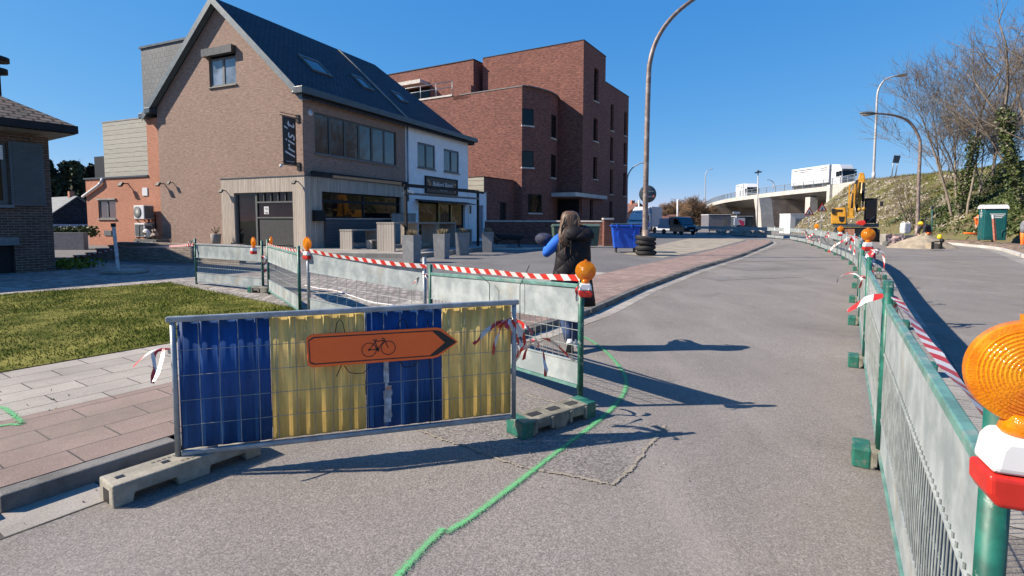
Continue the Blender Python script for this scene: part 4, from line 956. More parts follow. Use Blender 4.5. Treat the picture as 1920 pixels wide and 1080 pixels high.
for x, y, z in P:
    s = random.uniform(.05, .16)*(1.6 if random.random() < .06 else 1); Mx = Matrix.Translation((x, y, z+s*.2)) @ Matrix.Rotation(random.uniform(0, 6), 4, Vector((random.random(), random.random(), random.random()+.1))); b.box(-s, s, -s*.7, s*.7, -s*.4, s*.4, 0, Mx)
tag(b.build('stone_rubble', m['rubble']), 'pale stones and rubble strewn over the dry slope under the bridge end', 'rubble', kind='stuff')
# verge, kerbs and gutter of the far side of the works
GP = [G(2060, 560), G(1985, 526), G(1920, 497), G(1850, 469), G(1802, 462.5), G(1762, 458.5), G(1735, 456)]
GC = [GP[0]]
for k in range(len(GP)-1):
    for s in range(1, 13):
        t = s/12; p0, p1, p2, p3 = GP[max(k-1, 0)], GP[k], GP[k+1], GP[min(k+2, len(GP)-1)]
        GC.append(.5*((2*p1)+(-p0+p2)*t+(2*p0-5*p1+4*p2-p3)*t*t+(-p0+3*p1-3*p2+p3)*t**3))
GL_ = [0.0]
for a, c in zip(GC, GC[1:]): GL_.append(GL_[-1]+(c-a).length)
def gs(s, o, z=0.0):
    s = min(max(s, 0), GL_[-1]-1e-3); k = next(i for i in range(len(GL_)-1) if GL_[i+1] >= s); f = (s-GL_[k])/(GL_[k+1]-GL_[k]); q = GC[k].lerp(GC[k+1], f)
    d = (GC[min(k+3, len(GC)-1)]-GC[max(k-2, 0)]).normalized(); q = q+Vector((d.y, -d.x, 0))*o; return Vector((q.x, q.y, z))
GE = GL_[-1]-.05
sheet('far_gutter', [gs(GE*k/40, 0, .006) for k in range(41)]+[gs(GE*k/40, .55, .006) for k in range(40, -1, -1)], m['concrete'])
b = MB()
for k in range(int(GE/1.01)):
    P = [gs(k*1.01, .556), gs(k*1.01+1.0, .556), gs(k*1.01+1.0, .72), gs(k*1.01, .72)]; b.prism([(p.x, p.y) for p in P], -.02, .16)
structure(b.build('far_kerb', m['concrete_pale'], bevel=.015))
b = MB(); NS = 50; vv = []; ff = []
for k in range(NS+1):
    for j, (o, z) in enumerate(((.72, .12), (.95, .26), (1.5, .33), (2.3, .3), (3.6, .22))): p = gs(k*GE/NS, o); vv.append((p.x, p.y, z+.07*mnoise.noise(Vector((p.x, p.y, 2)))*(j > 0)))
for k in range(NS):
    for j in range(4): o = k*5+j; ff.append((o, o+5, o+6, o+1))
b.add(vv, ff, 0, True); structure(b.build('dirt_verge', m['soil']))
# ------------------------------------------------------------------ bridge
br = thing('road_bridge', 'long curved pale concrete road bridge with steel railing, rising to the bank', 'bridge')
EDGE = [(49.2, 76.6, 7.45), (51.3, 85, 7.35), (49.6, 95, 7.3), (47.6, 104, 7.0), (47.2, 114, 6.8), (48.5, 125, 6.65), (50.5, 137, 6.3), (53.8, 150, 5.75), (58.5, 163, 5.2), (65, 178, 4.6), (74, 195, 4.0), (90, 220, 3.2)]
EDGE[1] = (50.4, 85, 7.4)
def crv(P, n=4):
    P = [Vector(p) for p in P]; Q = []
    for i in range(len(P)-1):
        p0, p1, p2, p3 = P[max(i-1, 0)], P[i], P[i+1], P[min(i+2, len(P)-1)]
        for s in range(n): t = s/n; Q.append(.5*((2*p1)+(-p0+p2)*t+(2*p0-5*p1+4*p2-p3)*t*t+(-p0+3*p1-3*p2+p3)*t**3))
    Q.append(P[-1]); return Q
EC = crv(EDGE)
def nrm(i): d = (EC[min(i+1, len(EC)-1)]-EC[max(i-1, 0)]); d.z = 0; d.normalize(); return Vector((d.y, -d.x, 0))
def loft(prof, mat, name, parent):
    b = MB(); vs = []; fs = []; n = len(prof)
    for i, p in enumerate(EC):
        w = nrm(i)
        for o, z in prof: vs.append(p+w*o+Vector((0, 0, z)))
    for i in range(len(EC)-1):
        for k in range(n): k2 = (k+1) % n; fs.append((i*n+k, (i+1)*n+k, (i+1)*n+k2, i*n+k2))
    fs.append(list(range(n))); b.add(vs, fs); return b.build(name, mat, parent)
loft([(0, 0), (0, -.75), (.35, -.75), (.35, 0)], m['concrete_pale'], 'fascia', br)
loft([(.352, -.1), (.352, -.8), (1.6, -1.35), (4, -1.75), (9, -1.75), (12, -.8), (12.5, -.1)], m['concrete'], 'deck', br)
rl = MB(); ps = [p+nrm(i)*.2 for i, p in enumerate(EC)]
for h, r_ in ((1.15, .045), (.62, .03), (.15, .03)): rl.tube([p+Vector((0, 0, h)) for p in ps], r_, 5, 0, False)
acc = 0
for i in range(len(ps)-1):
    L = (ps[i+1]-ps[i]).length; n = max(1, round(L/1.9))
    for k in range(n): q = ps[i].lerp(ps[i+1], k/n); rl.box(q.x-.05, q.x+.05, q.y-.05, q.y+.05, q.z, q.z+1.18)
rl.build('railing', m['galv_tube'], br)
fn = MB()
for i in range(len(ps)-1):
    L = (ps[i+1]-ps[i]).length; n = max(1, round(L/.35))
    if ps[i].y < 150:
        for k in range(n): q = ps[i].lerp(ps[i+1], k/n); fn.bar(q+Vector((0, 0, .15)), q+Vector((0, 0, 1.12)), .025, .025)
fn.build('railing_bars', m['galv_tube'], br)
ab = MB(); ab.extr([(49.0, 76.2, 4.5), (49.3, 83, 4.6), (49.3, 83, 7.4), (49.0, 76.2, 7.5)], (10, 0, 0)); ab.box(48.85, 49.35, 82.6, 83.4, 3.2, 7.4); ab.build('abutment', m['concrete_pale'], br)
# piers
p = D(1438, 424, 95); b = MB(); b.extr([(p.x-1.6, 95, 5.9), (p.x+.6, 95, 5.9), (p.x+.9, 95, 3.8), (p.x+1.4, 95, 0), (p.x-.9, 95, 0), (p.x-1.2, 95, 3.6)], (0, 2, 0)); b.build('pier', m['concrete_pale'], br)
p = D(1520, 390, 92); b = MB(); b.box(p.x-.7, p.x+.6, 91, 92.5, 0, 5.9); b.build('pier', m['concrete_pale'], br)
b = MB(); b.box(46.5, 68, 98, 99, 0, 5.6); b.build('under_wall', m['concrete_brown'], br)
b = MB(); b.box(46, 80, 124, 125, 0, 5.2); b.build('rear_wall', m['concrete_brown'], br)
# ------------------------------------------------------------------ site barriers
PH = 1.05                                   # top of a barrier panel above its own foot line
def amber_lamp(name, p, face, label, group, s=1.0, case=True, tilt=0.0):
    """flashing lamp: amber disc on a white/red battery case; p = centre of the disc, face = direction the disc looks"""
    f = Vector((face[0], face[1], 0)); f.normalize()
    t = thing(name, label, 'warning lamp', p, 0, group); t.rotation_euler = (0, 0, math.atan2(f.y, f.x)-math.pi/2)
    # local: disc axis along +Y
    My = Matrix.Rotation(-math.pi/2, 4, 'X'); r = .1*s
    prof = [(0, -.034*s), (r*.5, -.032*s), (r*.82, -.026*s), (r*.83, -.018*s), (r*.985, -.014*s), (r, -.010*s), (r, .010*s), (r*.985, .014*s), (r*.86, .016*s)]
    k = 13
    for i in range(k): rr = r*(.85-.85*i/k); h_ = .018*s+.016*s*(1-(rr/(r*.85))**2); prof.append((rr, h_)); prof.append((max(.0005, rr-r*.045), h_-.0007*s))
    b = MB(); b.lathe(prof, 48, 0, My, smooth=False); b.box(-.012*s, .012*s, -.02*s, .02*s, r*.95, r*1.1); l = b.build('lens', M_['amber'], t)
    b = MB(); b.lathe([(.034*s, -r*1.22), (.042*s, -r*1.12), (.035*s, -r*.9), (.03*s, -r*.8)], 20); b.build('neck', M_['amber'], t)
    if case:
        z0 = -r*1.2
        b = MB(); b.extr([(-.064*s, -.048*s, z0-.07*s), (.064*s, -.048*s, z0-.07*s), (.056*s, -.048*s, z0-.02*s), (.044*s, -.048*s, z0), (-.044*s, -.048*s, z0), (-.056*s, -.048*s, z0-.02*s)], (0, .096*s, 0)); b.build('case_top', M_['plastic_white'], t, bevel=.012*s, seg=3)
        b = MB(); b.extr([(-.052*s, -.051*s, z0-.135*s), (.052*s, -.051*s, z0-.135*s), (.067*s, -.051*s, z0-.11*s), (.068*s, -.051*s, z0-.0715*s), (-.068*s, -.051*s, z0-.0715*s), (-.067*s, -.051*s, z0-.11*s)], (0, .102*s, 0)); b.build('case_bottom', M_['plastic_red'], t, bevel=.01*s, seg=3)
        for sy in (-1, 1): b = MB(); b.lathe([(0, -.003), (.011*s, -.003), (.011*s, .003), (0, .003)], 14, 0, Matrix.Translation((-.035*s, sy*.052*s, z0-.058*s)) @ My); b.build('screw', M_['galv_tube'], t)
    return t
def panel(name, A, B, label, group, h=PH, detail=2, zA=.06, zB=.06, paint='green_paint', rail='green_pale', rad=.026, post_top=.12, lean=0.0, bars=.045, posts=True):
    """barrier panel from A to B: two posts, top and bottom rail, two sheet plates, a field of wires"""
    A = Vector((A[0], A[1], 0)); B = Vector((B[0], B[1], 0)); d = B-A; L = d.length
    t = thing(name, label, 'barrier', A, math.atan2(d.y, d.x), group)
    sl_ = (zB-zA)/L; zz = lambda x: zA+sl_*x
    def q(b, x0, x1, z0, z1, y0, y1):
        b.add([(x0, y0, zz(x0)+z0), (x1, y0, zz(x1)+z0), (x0, y1, zz(x0)+z0), (x1, y1, zz(x1)+z0), (x0, y0, zz(x0)+z1), (x1, y0, zz(x1)+z1), (x0, y1, zz(x0)+z1), (x1, y1, zz(x1)+z1)], [(0,2,3,1), (4,5,7,6), (0,1,5,4), (2,6,7,3), (0,4,6,2), (1,3,7,5)])
    g = rad+.008
    if posts:
        for x in (0.0, L-2*g):
            b = MB(); x_ = x+g; b.tube([(x_, 0, zz(x_)-.02), (x_+lean, 0, zz(x_)+h+post_top)], rad, 14 if detail > 1 else 8); b.build('post', M_[paint], t)
    xa, xb = g+rad+.004, L-g-rad-.004
    b = MB(); q(b, xa, xb, h-.035, h, -.018, .018); b.build('top_rail', M_[rail], t, bevel=.005 if detail > 1 else 0)
    b = MB(); q(b, xa, xb, .05, .075, -.016, .016); b.build('bottom_rail', M_[rail], t)
    for nm, z0, z1 in (('upper_plate', h-.325, h-.04), ('lower_plate', .08, .28)):
        b = MB(); q(b, xa, xb, z0, z1, -.004, .004); q(b, xa, xb, z0-.012, z0-.001, -.012, .012) if nm == 'upper_plate' else q(b, xa, xb, z1+.001, z1+.012, -.012, .012); b.build(nm, M_['galv'], t)
    b = MB(); n = int((xb-xa)/bars)
    r_ = .0032 if detail > 1 else .004
    for k in range(1, n):
        x = xa+(xb-xa)*k/n
        if detail > 1:
            b.tube([(x, .008, zz(x)+.27), (x+random.uniform(-.004, .004), .010, zz(x)+.5), (x, .008, zz(x)+h-.31)], r_, 5, 0, False)
        else: b.box(x-r_, x+r_, .004, .01, zz(x)+.27, zz(x)+h-.31)
    for z in (.42, .56): b.tube([(xa, .004, zz(xa)+z), (xb, .004, zz(xb)+z)], r_*1.1, 5, 0, False)
    b.build('wire_mesh', M_['wire'], t); return t
def make_foot(green_end=True):
    t = thing('ballast_block', '', 'barrier foot')
    b = MB(); L, w, h = .39, .1, .13
    # long block with two arched cut-outs below and slots on top
    prof = [(-L, 0), (-L, h*.85), (-L+.03, h), (L-.03, h), (L, h*.85), (L, 0), (L-.12, 0), (L-.14, .05), (.08, .05), (.06, 0), (-.06, 0), (-.08, .05), (-L+.14, .05), (-L+.12, 0)]
    b.extr([(x, -w, z) for x, z in prof], (0, 2*w, 0)); b.build('block', M_['foot'], t, bevel=.012)
    for s_ in (-1, 1):
        b = MB(); b.box(s_*L-(.1 if s_ > 0 else .006), s_*L+(.006 if s_ > 0 else .1), -w-.005, w+.005, .0, h+.004); b.build('end_cap', M_['foot_green'], t, bevel=.012)
    for x in (-.2, .0, .2): b = MB(); b.box(x-.055, x+.055, -.035, .035, h+.0005, h+.003); b.build('slot', M_['sign_black'], t)
    for x in (-.27, -.1, .1, .27): b = MB(); b.box(x-.012, x+.012, -w-.012, w+.012, .03, h-.012); b.build('rib', M_['foot'], t)
    return t
foot0 = make_foot(); used_f = [False]
def foot(x, y, rz, label, group, z=0.0):
    global foot0
    if not used_f[0]: used_f[0] = True; o = foot0; o.location = (x, y, z); o.rotation_euler = (0, 0, rz); o['label'] = label
    else: o = dup(foot0, (x, y, z), rz, label)
    o['group'] = group; return o
def tape(name, pts, w, label, sag=0.0, twist=0.0, flat=False, n=18):
    P = [Vector(p) for p in pts]; Q = []
    for i in range(len(P)-1):
        for k in range(n):
            f = k/n; q = P[i].lerp(P[i+1], f); q.z -= sag*math.sin(math.pi*f); Q.append(q)
    Q.append(P[-1]); ws = []; ph = random.uniform(0, 6)
    for i, q in enumerate(Q):
        d = (Q[min(i+1, len(Q)-1)]-Q[max(i-1, 0)]).normalized(); s = d.cross(Vector((0, 0, 1)))
        s = s.normalized() if s.length > 1e-3 else Vector((1, 0, 0)); up = s.cross(d)
        a = twist*math.sin(i*.35+ph)+ (1.2 if flat else 0.15)
        ws.append((up*math.cos(a)+s*math.sin(a))*w*random.uniform(.8, 1.05))
    b = MB(); b.ribbon(Q, ws); return tag(b.build(name, M_['tape']), label, 'barrier tape')
def shred(name, p, label, n=5, s=1.0):
    """knot of torn tape ends hanging from a point: one thing"""
    b = MB(); p = Vector(p)
    for k in range(n):
        d = Vector((random.uniform(-1, 1), random.uniform(-1, 1), random.uniform(-.2, .5))).normalized(); Q = [p.copy()]; v = d*.032*s*random.uniform(.6, 1.3)
        for i in range(random.randint(4, 8)): Q.append(Q[-1]+v); v = v*.85+Vector((random.uniform(-.018, .018), random.uniform(-.018, .018), -.012))*s
        ws = []; a = random.uniform(0, 6)
        for i in range(len(Q)): a += random.uniform(-.5, .5); ws.append(Vector((math.cos(a), math.sin(a), .4)).normalized()*.017*s*random.uniform(.6, 1.1))
        b.ribbon(Q, ws, u0=random.random())
    return tag(b.build(name, M_['tape']), label, 'torn tape')
# ---- right-hand row
RP = [(1.003, 1.06), (2.45, 3.45), (3.95, 5.88), (5.5, 8.35), (7.0, 10.7), (8.55, 13.05), (10.1, 15.4), (11.6, 17.8), (13.1, 20.4), (14.55, 23.2), (16.0, 26.2), (17.5, 29.5), (19.1, 33.0), (20.7, 36.6), (22.3, 40.4), (23.8, 44.4), (25.3, 48.6)]
GR = 'barrier panels of the right-hand row'
for i in range(len(RP)-1):
    a, c = Vector((*RP[i], 0)), Vector((*RP[i+1], 0)); d = (c-a).normalized()
    lab = ('nearest white and green barrier panel at the bottom right corner of the photo' if i == 0 else
           f'{ORD[i]} white and green barrier panel of the right-hand row, counted from the near end')
    panel('site_barrier', a, c, lab, GR, detail=2 if i < 3 else 1, rail='green_pale' if i < 3 else 'galv', paint='green_paint' if i < 4 or i % 3 == 0 else 'galv_tube', zA=.05, zB=.05, rad=.027 if i < 2 else .024, bars=.05 if i < 4 else (.08 if i < 8 else .16), post_top=.14 if i < 2 else .1)
    if i > 0:
        ang = math.atan2(d.y, d.x)-math.pi/2
        off = Vector((math.cos(ang), math.sin(ang), 0))*.24
        foot(a.x+off.x, a.y+off.y, ang, f'{ORD[i-1]} foot block under the right-hand barrier row, counted from the near end', 'foot blocks of the right-hand row')
# ---- left-hand row
LP = [(-7.6, 12.75), (-5.33, 11.4)]; GL = 'barrier panels of the left-hand row'
panel('site_barrier', (-7.6, 12.75), (-5.33, 11.4), 'white barrier panel furthest left before the brick garden wall', GL, zA=LZ, zB=LZ+.0, rail='galv_tube', h=.98, bars=.07)
panel('site_barrier', (-5.05, 11.0), (-3.42, 8.55), 'white barrier panel between the two lamps in the middle of the left row', GL, zA=LZ+.02, zB=LZ, rail='green_pale', h=1.0, bars=.06)
panel('site_barrier', (-3.28, 8.5), (-1.12, 6.95), 'long white barrier panel behind the blue and yellow hoarding', GL, zA=LZ, zB=-.02, rail='galv_tube', paint='galv_tube', bars=.22)
panel('site_barrier', (-1.06, 6.8), (.62, 4.55), 'white barrier panel with green end post right behind the hoarding', GL, zA=-.0, zB=.115, h=.97, rad=.026, bars=.085, post_top=.1)
a = G(508, 566, LZ); b_ = G(440, 553, LZ)
foot(-5.2, 11.2, math.atan2(.3, -1), 'dirty foot block between the two left-hand barrier panels on the setts', 'foot blocks of the left-hand row', LZ)
# ---- hoarding of blue and yellow corrugated sheet
hA, hB = G(329, 856, .13), G(967, 784, .15); hA.z = hB.z = 0; hd = (hB-hA); HL = hd.length
hz0, hz1 = .13, .15; HT = .865
ho = thing('striped_hoarding', 'blue and yellow striped corrugated hoarding in a galvanised frame', 'barrier', hA, math.atan2(hd.y, hd.x))
sl_ = (hz1-hz0)/HL; zz = lambda x: hz0+sl_*x
b = MB(); b.tube([(.016, 0, zz(0)), (.016, 0, zz(0)+HT)], .017, 12); b.build('post', m['galv_tube'], ho)
b = MB(); b.tube([(HL-.016, 0, zz(HL)), (HL-.016, 0, zz(HL)+HT)], .017, 12); b.build('post', m['galv_tube'], ho)
b = MB(); b.bar((-.02, 0, zz(0)+HT+.012), (HL+.02, 0, zz(HL)+HT+.012), .038, .036); b.build('top_rail', m['galv_tube'], ho, bevel=.008)
b = MB(); b.bar((.035, 0, zz(0)+.016), (HL-.035, 0, zz(HL)+.016), .034, .034); b.build('bottom_rail', m['galv_tube'], ho, bevel=.008)
cuts = [.03, HL*.252, HL*.52, HL*.757, HL-.03]
for k, mt in enumerate(('blue_sheet', 'yellow_sheet', 'blue_sheet', 'yellow_sheet')):
    b = MB(); x0, x1 = cuts[k]+(.001 if k else 0), cuts[k+1]-.001; n = int((x1-x0)/.006); vs = []; fs = []
    for i in range(n+1):
        x = x0+(x1-x0)*i/n; w = (x % .105)/.105; y = .0032*max(-1, min(1, 1.7*math.sin(2*math.pi*w)))+.0012*math.sin(x*7+k)+.026+.004*(k % 2)
        for z in (.034, HT+.004): vs.append((x, y, zz(x)+z))
    for i in range(n): fs.append((2*i, 2*i+2, 2*i+3, 2*i+1))
    b.add(vs, fs, 0, True); o = b.build('corrugated_sheet', m[mt], ho); o['label'] = ['blue sheet at the left end', 'yellow sheet left of the sign centre', 'scraped blue sheet right of the sign centre', 'yellow sheet at the right end'][k]
    so = o.modifiers.new('thick', 'SOLIDIFY'); so.thickness = .003
b = MB()
for i, (x, z0, z1, w) in enumerate(((HL*.582, .07, .52, .022), (HL*.588, .07, .33, .03), (HL*.575, .5, .66, .014))):
    for k in range(8):
        za = z0+(z1-z0)*k/8; zb = z0+(z1-z0)*(k+1)/8; ww = w*random.uniform(.5, 1.2); b.box(x-ww*.8, x+ww*.8, .0135+i*.0004, .0145+i*.0004, zz(x)+za, zz(x)+zb)
b.build('scraped_streak', m['scrape'], ho)
b = MB()
for k in range(1, 19):
    x = .045+(HL-.09)*k/19; b.tube([(x, -.006, zz(x)+.05), (x+random.uniform(-.006, .006), -.008, zz(x)+HT*.5), (x+random.uniform(-.004, .004), -.006, zz(x)+HT-.01)], .0022, 5, 0, False)
for z in (.2, .36, .52, .68): b.tube([(.04, -.012, zz(0)+z), (HL*.5, -.014, zz(HL*.5)+z+.002), (HL-.04, -.012, zz(HL)+z)], .0022, 5, 0, False)
b.build('wire_mesh', m['wire'], ho)
b = MB(); b.tube([(HL*.715, -.002, zz(0)+.04), (HL*.72, -.01, zz(0)+.25), (HL*.71, -.012, zz(0)+.8)], .004, 5); b.build('loose_wire', m['black'], ho)
# concrete foot under its left end
cf = thing('ballast_block', 'grey concrete foot block under the left end of the hoarding', 'barrier foot', (-2.07, 3.30, 0), math.atan2(.64, .46), 'foot blocks of the hoarding')
b = MB(); L, w, h = .43, .105, .132
prof = [(-L, 0), (-L, h), (L, h), (L, 0), (L-.1, 0), (L-.11, .055), (.1, .055), (.09, 0), (-.09, 0), (-.1, .055), (-L+.11, .055), (-L+.1, 0)]
b.extr([(x, -w, z) for x, z in prof], (0, 2*w, 0)); b.build('block', m['foot_conc'], cf, bevel=.01)
for x in (-.36, -.12, .16, .32): 
    b = MB()
    if x in (-.36, -.12): b.box(x-.022, x+.022, -.02, .02, h+.0006, h+.002)
    else: b.lathe([(0, h+.0006), (.03, h+.0006), (.03, h+.002), (0, h+.002)], 18, 0, Matrix.Translation((x, 0, 0)))
    b.build('hole', m['sign_black'], cf)
b = MB(); b.box(-L-.001, -L+.02, -.045, .045, .01, .09); b.build('end_slot', m['sign_black'], cf)
for x0_, y0_ in ((-.18, .045), (-.06, -.07)):
    b = MB()
    for k in range(5): b.box(x0_+k*.03, x0_+.02+k*.03, y0_, y0_+.015, h+.0006, h+.003)
    b.build('cast_mark', m['foot'], cf)
fa = Vector((.33, 4.16, 0)); fo = foot(.33, 4.17, math.atan2(.6, .75), 'green-ended plastic foot block under the right end of the hoarding', 'foot blocks of the hoarding')
# ---- orange arrow sign with bicycle
sg = thing('detour_sign', 'orange arrow sign with a black bicycle symbol tied to the hoarding', 'sign', hA, math.atan2(hd.y, hd.x))
def hp(px, py):        # photo point on the hoarding plane, in its own frame
    n = Vector((hd.y, -hd.x, 0)).normalized(); r = _ray(px, py); o = Vector((0, 0, CAM_H)); t = ((hA+n*.05)-o).dot(n)/r.dot(n); p = o+r*t-hA; u = hd.normalized(); return p.dot(u), p.z
out = [hp(*q) for q in ((574, 634), (584, 627), (818, 614), (828, 616), (859, 641), (822, 669), (812, 672), (586, 689), (577, 685))]
b = MB(); b.extr([(x, -.052, z) for x, z in out], (0, .012, 0)); b.build('board', m['orange_sign'], sg, bevel=.003)
cx = sum(p[0] for p in out)/9; cz = sum(p[1] for p in out)/9
def inset(pts, k, kz): return [(cx+(x-cx)*k, cz+(z-cz)*kz) for x, z in pts]
i1, i2 = inset(out, .975, .84), inset(out, .962, .77); b = MB(); n = len(i1)
for k in range(n):
    k2 = (k+1) % n
    if k in (3, 4): continue
    b.add([(i1[k][0], -.0535, i1[k][1]), (i1[k2][0], -.0535, i1[k2][1]), (i2[k2][0], -.0535, i2[k2][1]), (i2[k][0], -.0535, i2[k][1])], [(0, 1, 2, 3)])
b.build('black_border', m['sign_black'], sg)
t0, t1, t2 = i1[3], i1[4], i1[5]; q0, q1, q2 = hp(812, 618), hp(834, 642), hp(806, 668); b = MB()
q0 = (q0[0]-.005, i1[3][1]); q2 = (q2[0], i1[5][1]); b.poly([(x, -.0536, z) for x, z in (q0, t0, t1, q1)]); b.poly([(x, -.0536, z) for x, z in (q1, t1, t2, q2)]); b.build('arrow_tip', m['sign_black'], sg)
bw_, bf_ = hp(692, 656), hp(728, 652); rr = (bf_[0]-bw_[0])*.37; b = MB(); yy = -.0545
def ring(c, r_, w): b.tube([(c[0]+r_*math.cos(2*math.pi*k/28), yy, c[1]+r_*math.sin(2*math.pi*k/28)) for k in range(29)], w, 5, 0, False)
ring(bw_, rr, .0022); ring(bf_, rr, .0022)
P = lambda dx, dz: (bw_[0]+(bf_[0]-bw_[0])*dx, yy, bw_[1]+(bf_[1]-bw_[1])*dx+rr*dz)
for a, c in ((P(0, 0), P(.44, -.05)), (P(.44, -.05), P(.3, 1.3)), (P(.32, 1.1), P(.82, 1.2)), (P(.82, 1.2), P(.44, -.05)), (P(.32, 1.05), P(0, 0)), (P(1, 0), P(.78, 1.45)), (P(.22, 1.35), P(.42, 1.35)), (P(.78, 1.45), P(.66, 1.5)), (P(.44, -.05), P(.5, -.4)), (P(.44, -.05), P(.4, .35))): b.tube([a, c], .0026, 5)
ring((P(.44, -.05)[0], P(.44, -.05)[2]), rr*.2, .003); ring(bw_, rr*.08, .003); b.build('bicycle_symbol', m['sign_black'], sg)
for (x0, z0), (xm, zm), (x1, z1) in (((hp(628, 625)), hp(637, 600), hp(646, 624)), ((hp(746, 618)), hp(755, 600), hp(765, 616)), (hp(645, 687), hp(668, 702), hp(692, 690)), (hp(750, 678), hp(766, 690), hp(785, 676))):
    b = MB(); b.tube([(x0, -.03, z0), ((x0+xm)/2-.004, -.028, (z0+zm)/2+.02*(1 if zm > z0 else -1)), (xm, -.026, zm), ((x1+xm)/2+.004, -.028, (z1+zm)/2+.02*(1 if zm > z0 else -1)), (x1, -.03, z1)], .003, 5); b.build('cable_tie', m['black'], sg)
b = MB(); b.tube([(hp(640, 686)[0], -.03, hp(640, 686)[1]), (hp(631, 706)[0], -.05, hp(631, 706)[1])], .003, 5); b.build('cable_tie', m['black'], sg)
# ---- lamps
GLm = 'amber warning lamps on the barriers'
p = D(1930, 699, 1.0); amber_lamp('warning_lamp', p, (-.42, -1), 'largest amber warning lamp with white and red case at the right edge of the photo', GLm, 1.0)
amber_lamp('warning_lamp', D(1098, 508, 4.5), (-.1, -1), 'amber warning lamp on the green post beside the walking person', GLm, .87)
amber_lamp('warning_lamp', D(475, 454, 11.3), (-.75, -.8), 'leftmost of the three amber lamps on the left barrier row', GLm, 1.0)
amber_lamp('warning_lamp', D(508, 453, 11.0), (-.95, -.45), 'middle one of the three amber lamps on the left barrier row', GLm, .98)
amber_lamp('warning_lamp', D(576, 457, 8.45), (-.6, -.9), 'rightmost of the three amber lamps on the left barrier row', GLm, .98)
amber_lamp('warning_lamp', D(1628, 440, 8.3), (-.2, -1), 'round amber lamp on the right barrier row in front of the excavator wheels', GLm, 1.0)
amber_lamp('warning_lamp', D(1576, 429, 20.6), (-.3, -1), 'small amber lamp left of the excavator on the right barrier row', GLm, 1.1)
amber_lamp('warning_lamp', D(1531, 424, 36.2), (-.8, -.6), 'furthest amber lamp on the right barrier row below the warning triangle', GLm, 1.5)
# ---- tapes
pA, pB = Vector((*RP[0], 0)), Vector((*RP[1], 0)); dv = (pB-pA).normalized(); nv = Vector((dv.y, -dv.x, 0))
def rt(f, z, o=.05): q = pA.lerp(pB, f)+nv*o; q.z = z; return q
tape('barrier_tape', [rt(1.0, 1.15, .03), rt(.93, 1.135, .045), rt(.7, 1.125, .05), rt(.45, 1.10, .055), rt(.2, 1.11, .055), rt(.04, 1.13, .06)], .027, 'red and white tape along the nearest panel of the right-hand row', .01, .25, True, 8)
tape('barrier_tape', [rt(1.0, 1.15, -.02), rt(1.0, 1.12, -.10)+Vector((-.05, -.05, 0)), rt(.98, 1.03, -.22)], .028, 'short red and white tape end sticking out left of the second right-hand post', 0, .3, True, 6)
pC = Vector((*RP[2], 0))
tape('barrier_tape', [(pB.x+.04, pB.y, 1.08), (pB.x+.45, pB.y+.55, .86), (pB.x+.75, pB.y+1.2, .92), (pC.x+.03, pC.y, 1.08)], .03, 'red and white tape hanging slack behind the second right-hand panel', .02, .9, False, 8)
tape('barrier_tape', [(-3.25, 8.45, 1.16), (-2.2, 7.68, 1.07), (-1.1, 6.85, 1.04)], .03, 'red and white tape along the long panel behind the hoarding', .01, .1, False, 12)
tape('barrier_tape', [(-5.0, 10.9, 1.15), (-4.2, 9.75, 1.12), (-3.3, 8.5, 1.14)], .03, 'red and white tape across the middle panel of the left row', .012, .1, False, 12)
tape('barrier_tape', [(-1.0, 6.75, 1.06), (-.2, 5.68, 1.08), (.58, 4.55, 1.14)], .03, 'red and white tape on the panel with the green end post', .012, .12, False, 12)
a = D(140, 482, 19.5); c = D(228, 463, 19.6); e = D(362, 459, 13.0)
tape('barrier_tape', [a, c, e], .03, 'red and white tape strung along the low brick garden wall', .03, .3, False, 14)
SH = [((.58, 4.5, 1.07), 'red and white tape end dangling below the lamp beside the person', 3, .8), (D(310, 655, 3.35), 'torn red and white tape knot on the left post of the hoarding', 5, .8),
      (D(958, 600, 3.9), 'big tangle of torn red and white tape on the right end of the hoarding', 13, 1.15), (D(1000, 640, 4.3), 'loose torn tape caught in the wires right of the hoarding', 6, 1.1),
      (D(800, 515, 6.9), 'torn tape hanging on the post between the left-hand panels', 4, 1.1), (D(492, 480, 11.2), 'torn tape hung between the two leftmost lamps', 4, 1.3), (D(360, 452, 12.7), 'torn tape on the far left barrier corner', 4, 1.4),
      (D(1612, 520, 5.9), 'torn tape sticking out left of the third right-hand post', 5, 1.0), (D(1640, 470, 8.2), 'torn tape under the round lamp on the right-hand row', 8, 1.5), (D(1622, 455, 10.4), 'tape tangle on the fifth right-hand post', 7, 1.6), (D(1605, 445, 13), 'tape tangle on the sixth right-hand post', 6, 1.9),
      (D(1532, 440, 36), 'long tape tangle hanging below the furthest lamp', 9, 3.6), (D(1508, 432, 40), 'tape tangle near the far end of the right-hand row', 6, 2.8), (D(1560, 436, 29), 'tape tangle on the right-hand row left of the excavator', 5, 2.6)]
for p, l, n, s in SH: shred('torn_tape', p, l, n, s)
# wires sticking up from the panel behind the hoarding
for (x0, y0, x1, y1, Y, l) in ((918, 532, 888, 505, 5.55, 'left'), (975, 535, 993, 497, 5.2, 'right')):
    p0, p1 = D(x0, y0, Y), D(x1, y1, Y+.05); b = MB(); b.tube([p0-Vector((0, 0, .35)), p0, p1], .004, 5); tag(b.build('binding_wire', m['black']), f'thin dark binding wire sticking up over the barrier, {l} one of the two', 'wire')
b = MB(); b.tube(crv([G(572, 535, LZ+.01), G(600, 541, LZ+.01), G(630, 545, LZ+.01), G(660, 555, LZ+.01), G(700, 567, LZ+.01), G(740, 572, LZ+.01)]), .012, 6); tag(b.build('white_cable', m['plastic_white']), 'thin white cable lying on the setts behind the barrier', 'cable')
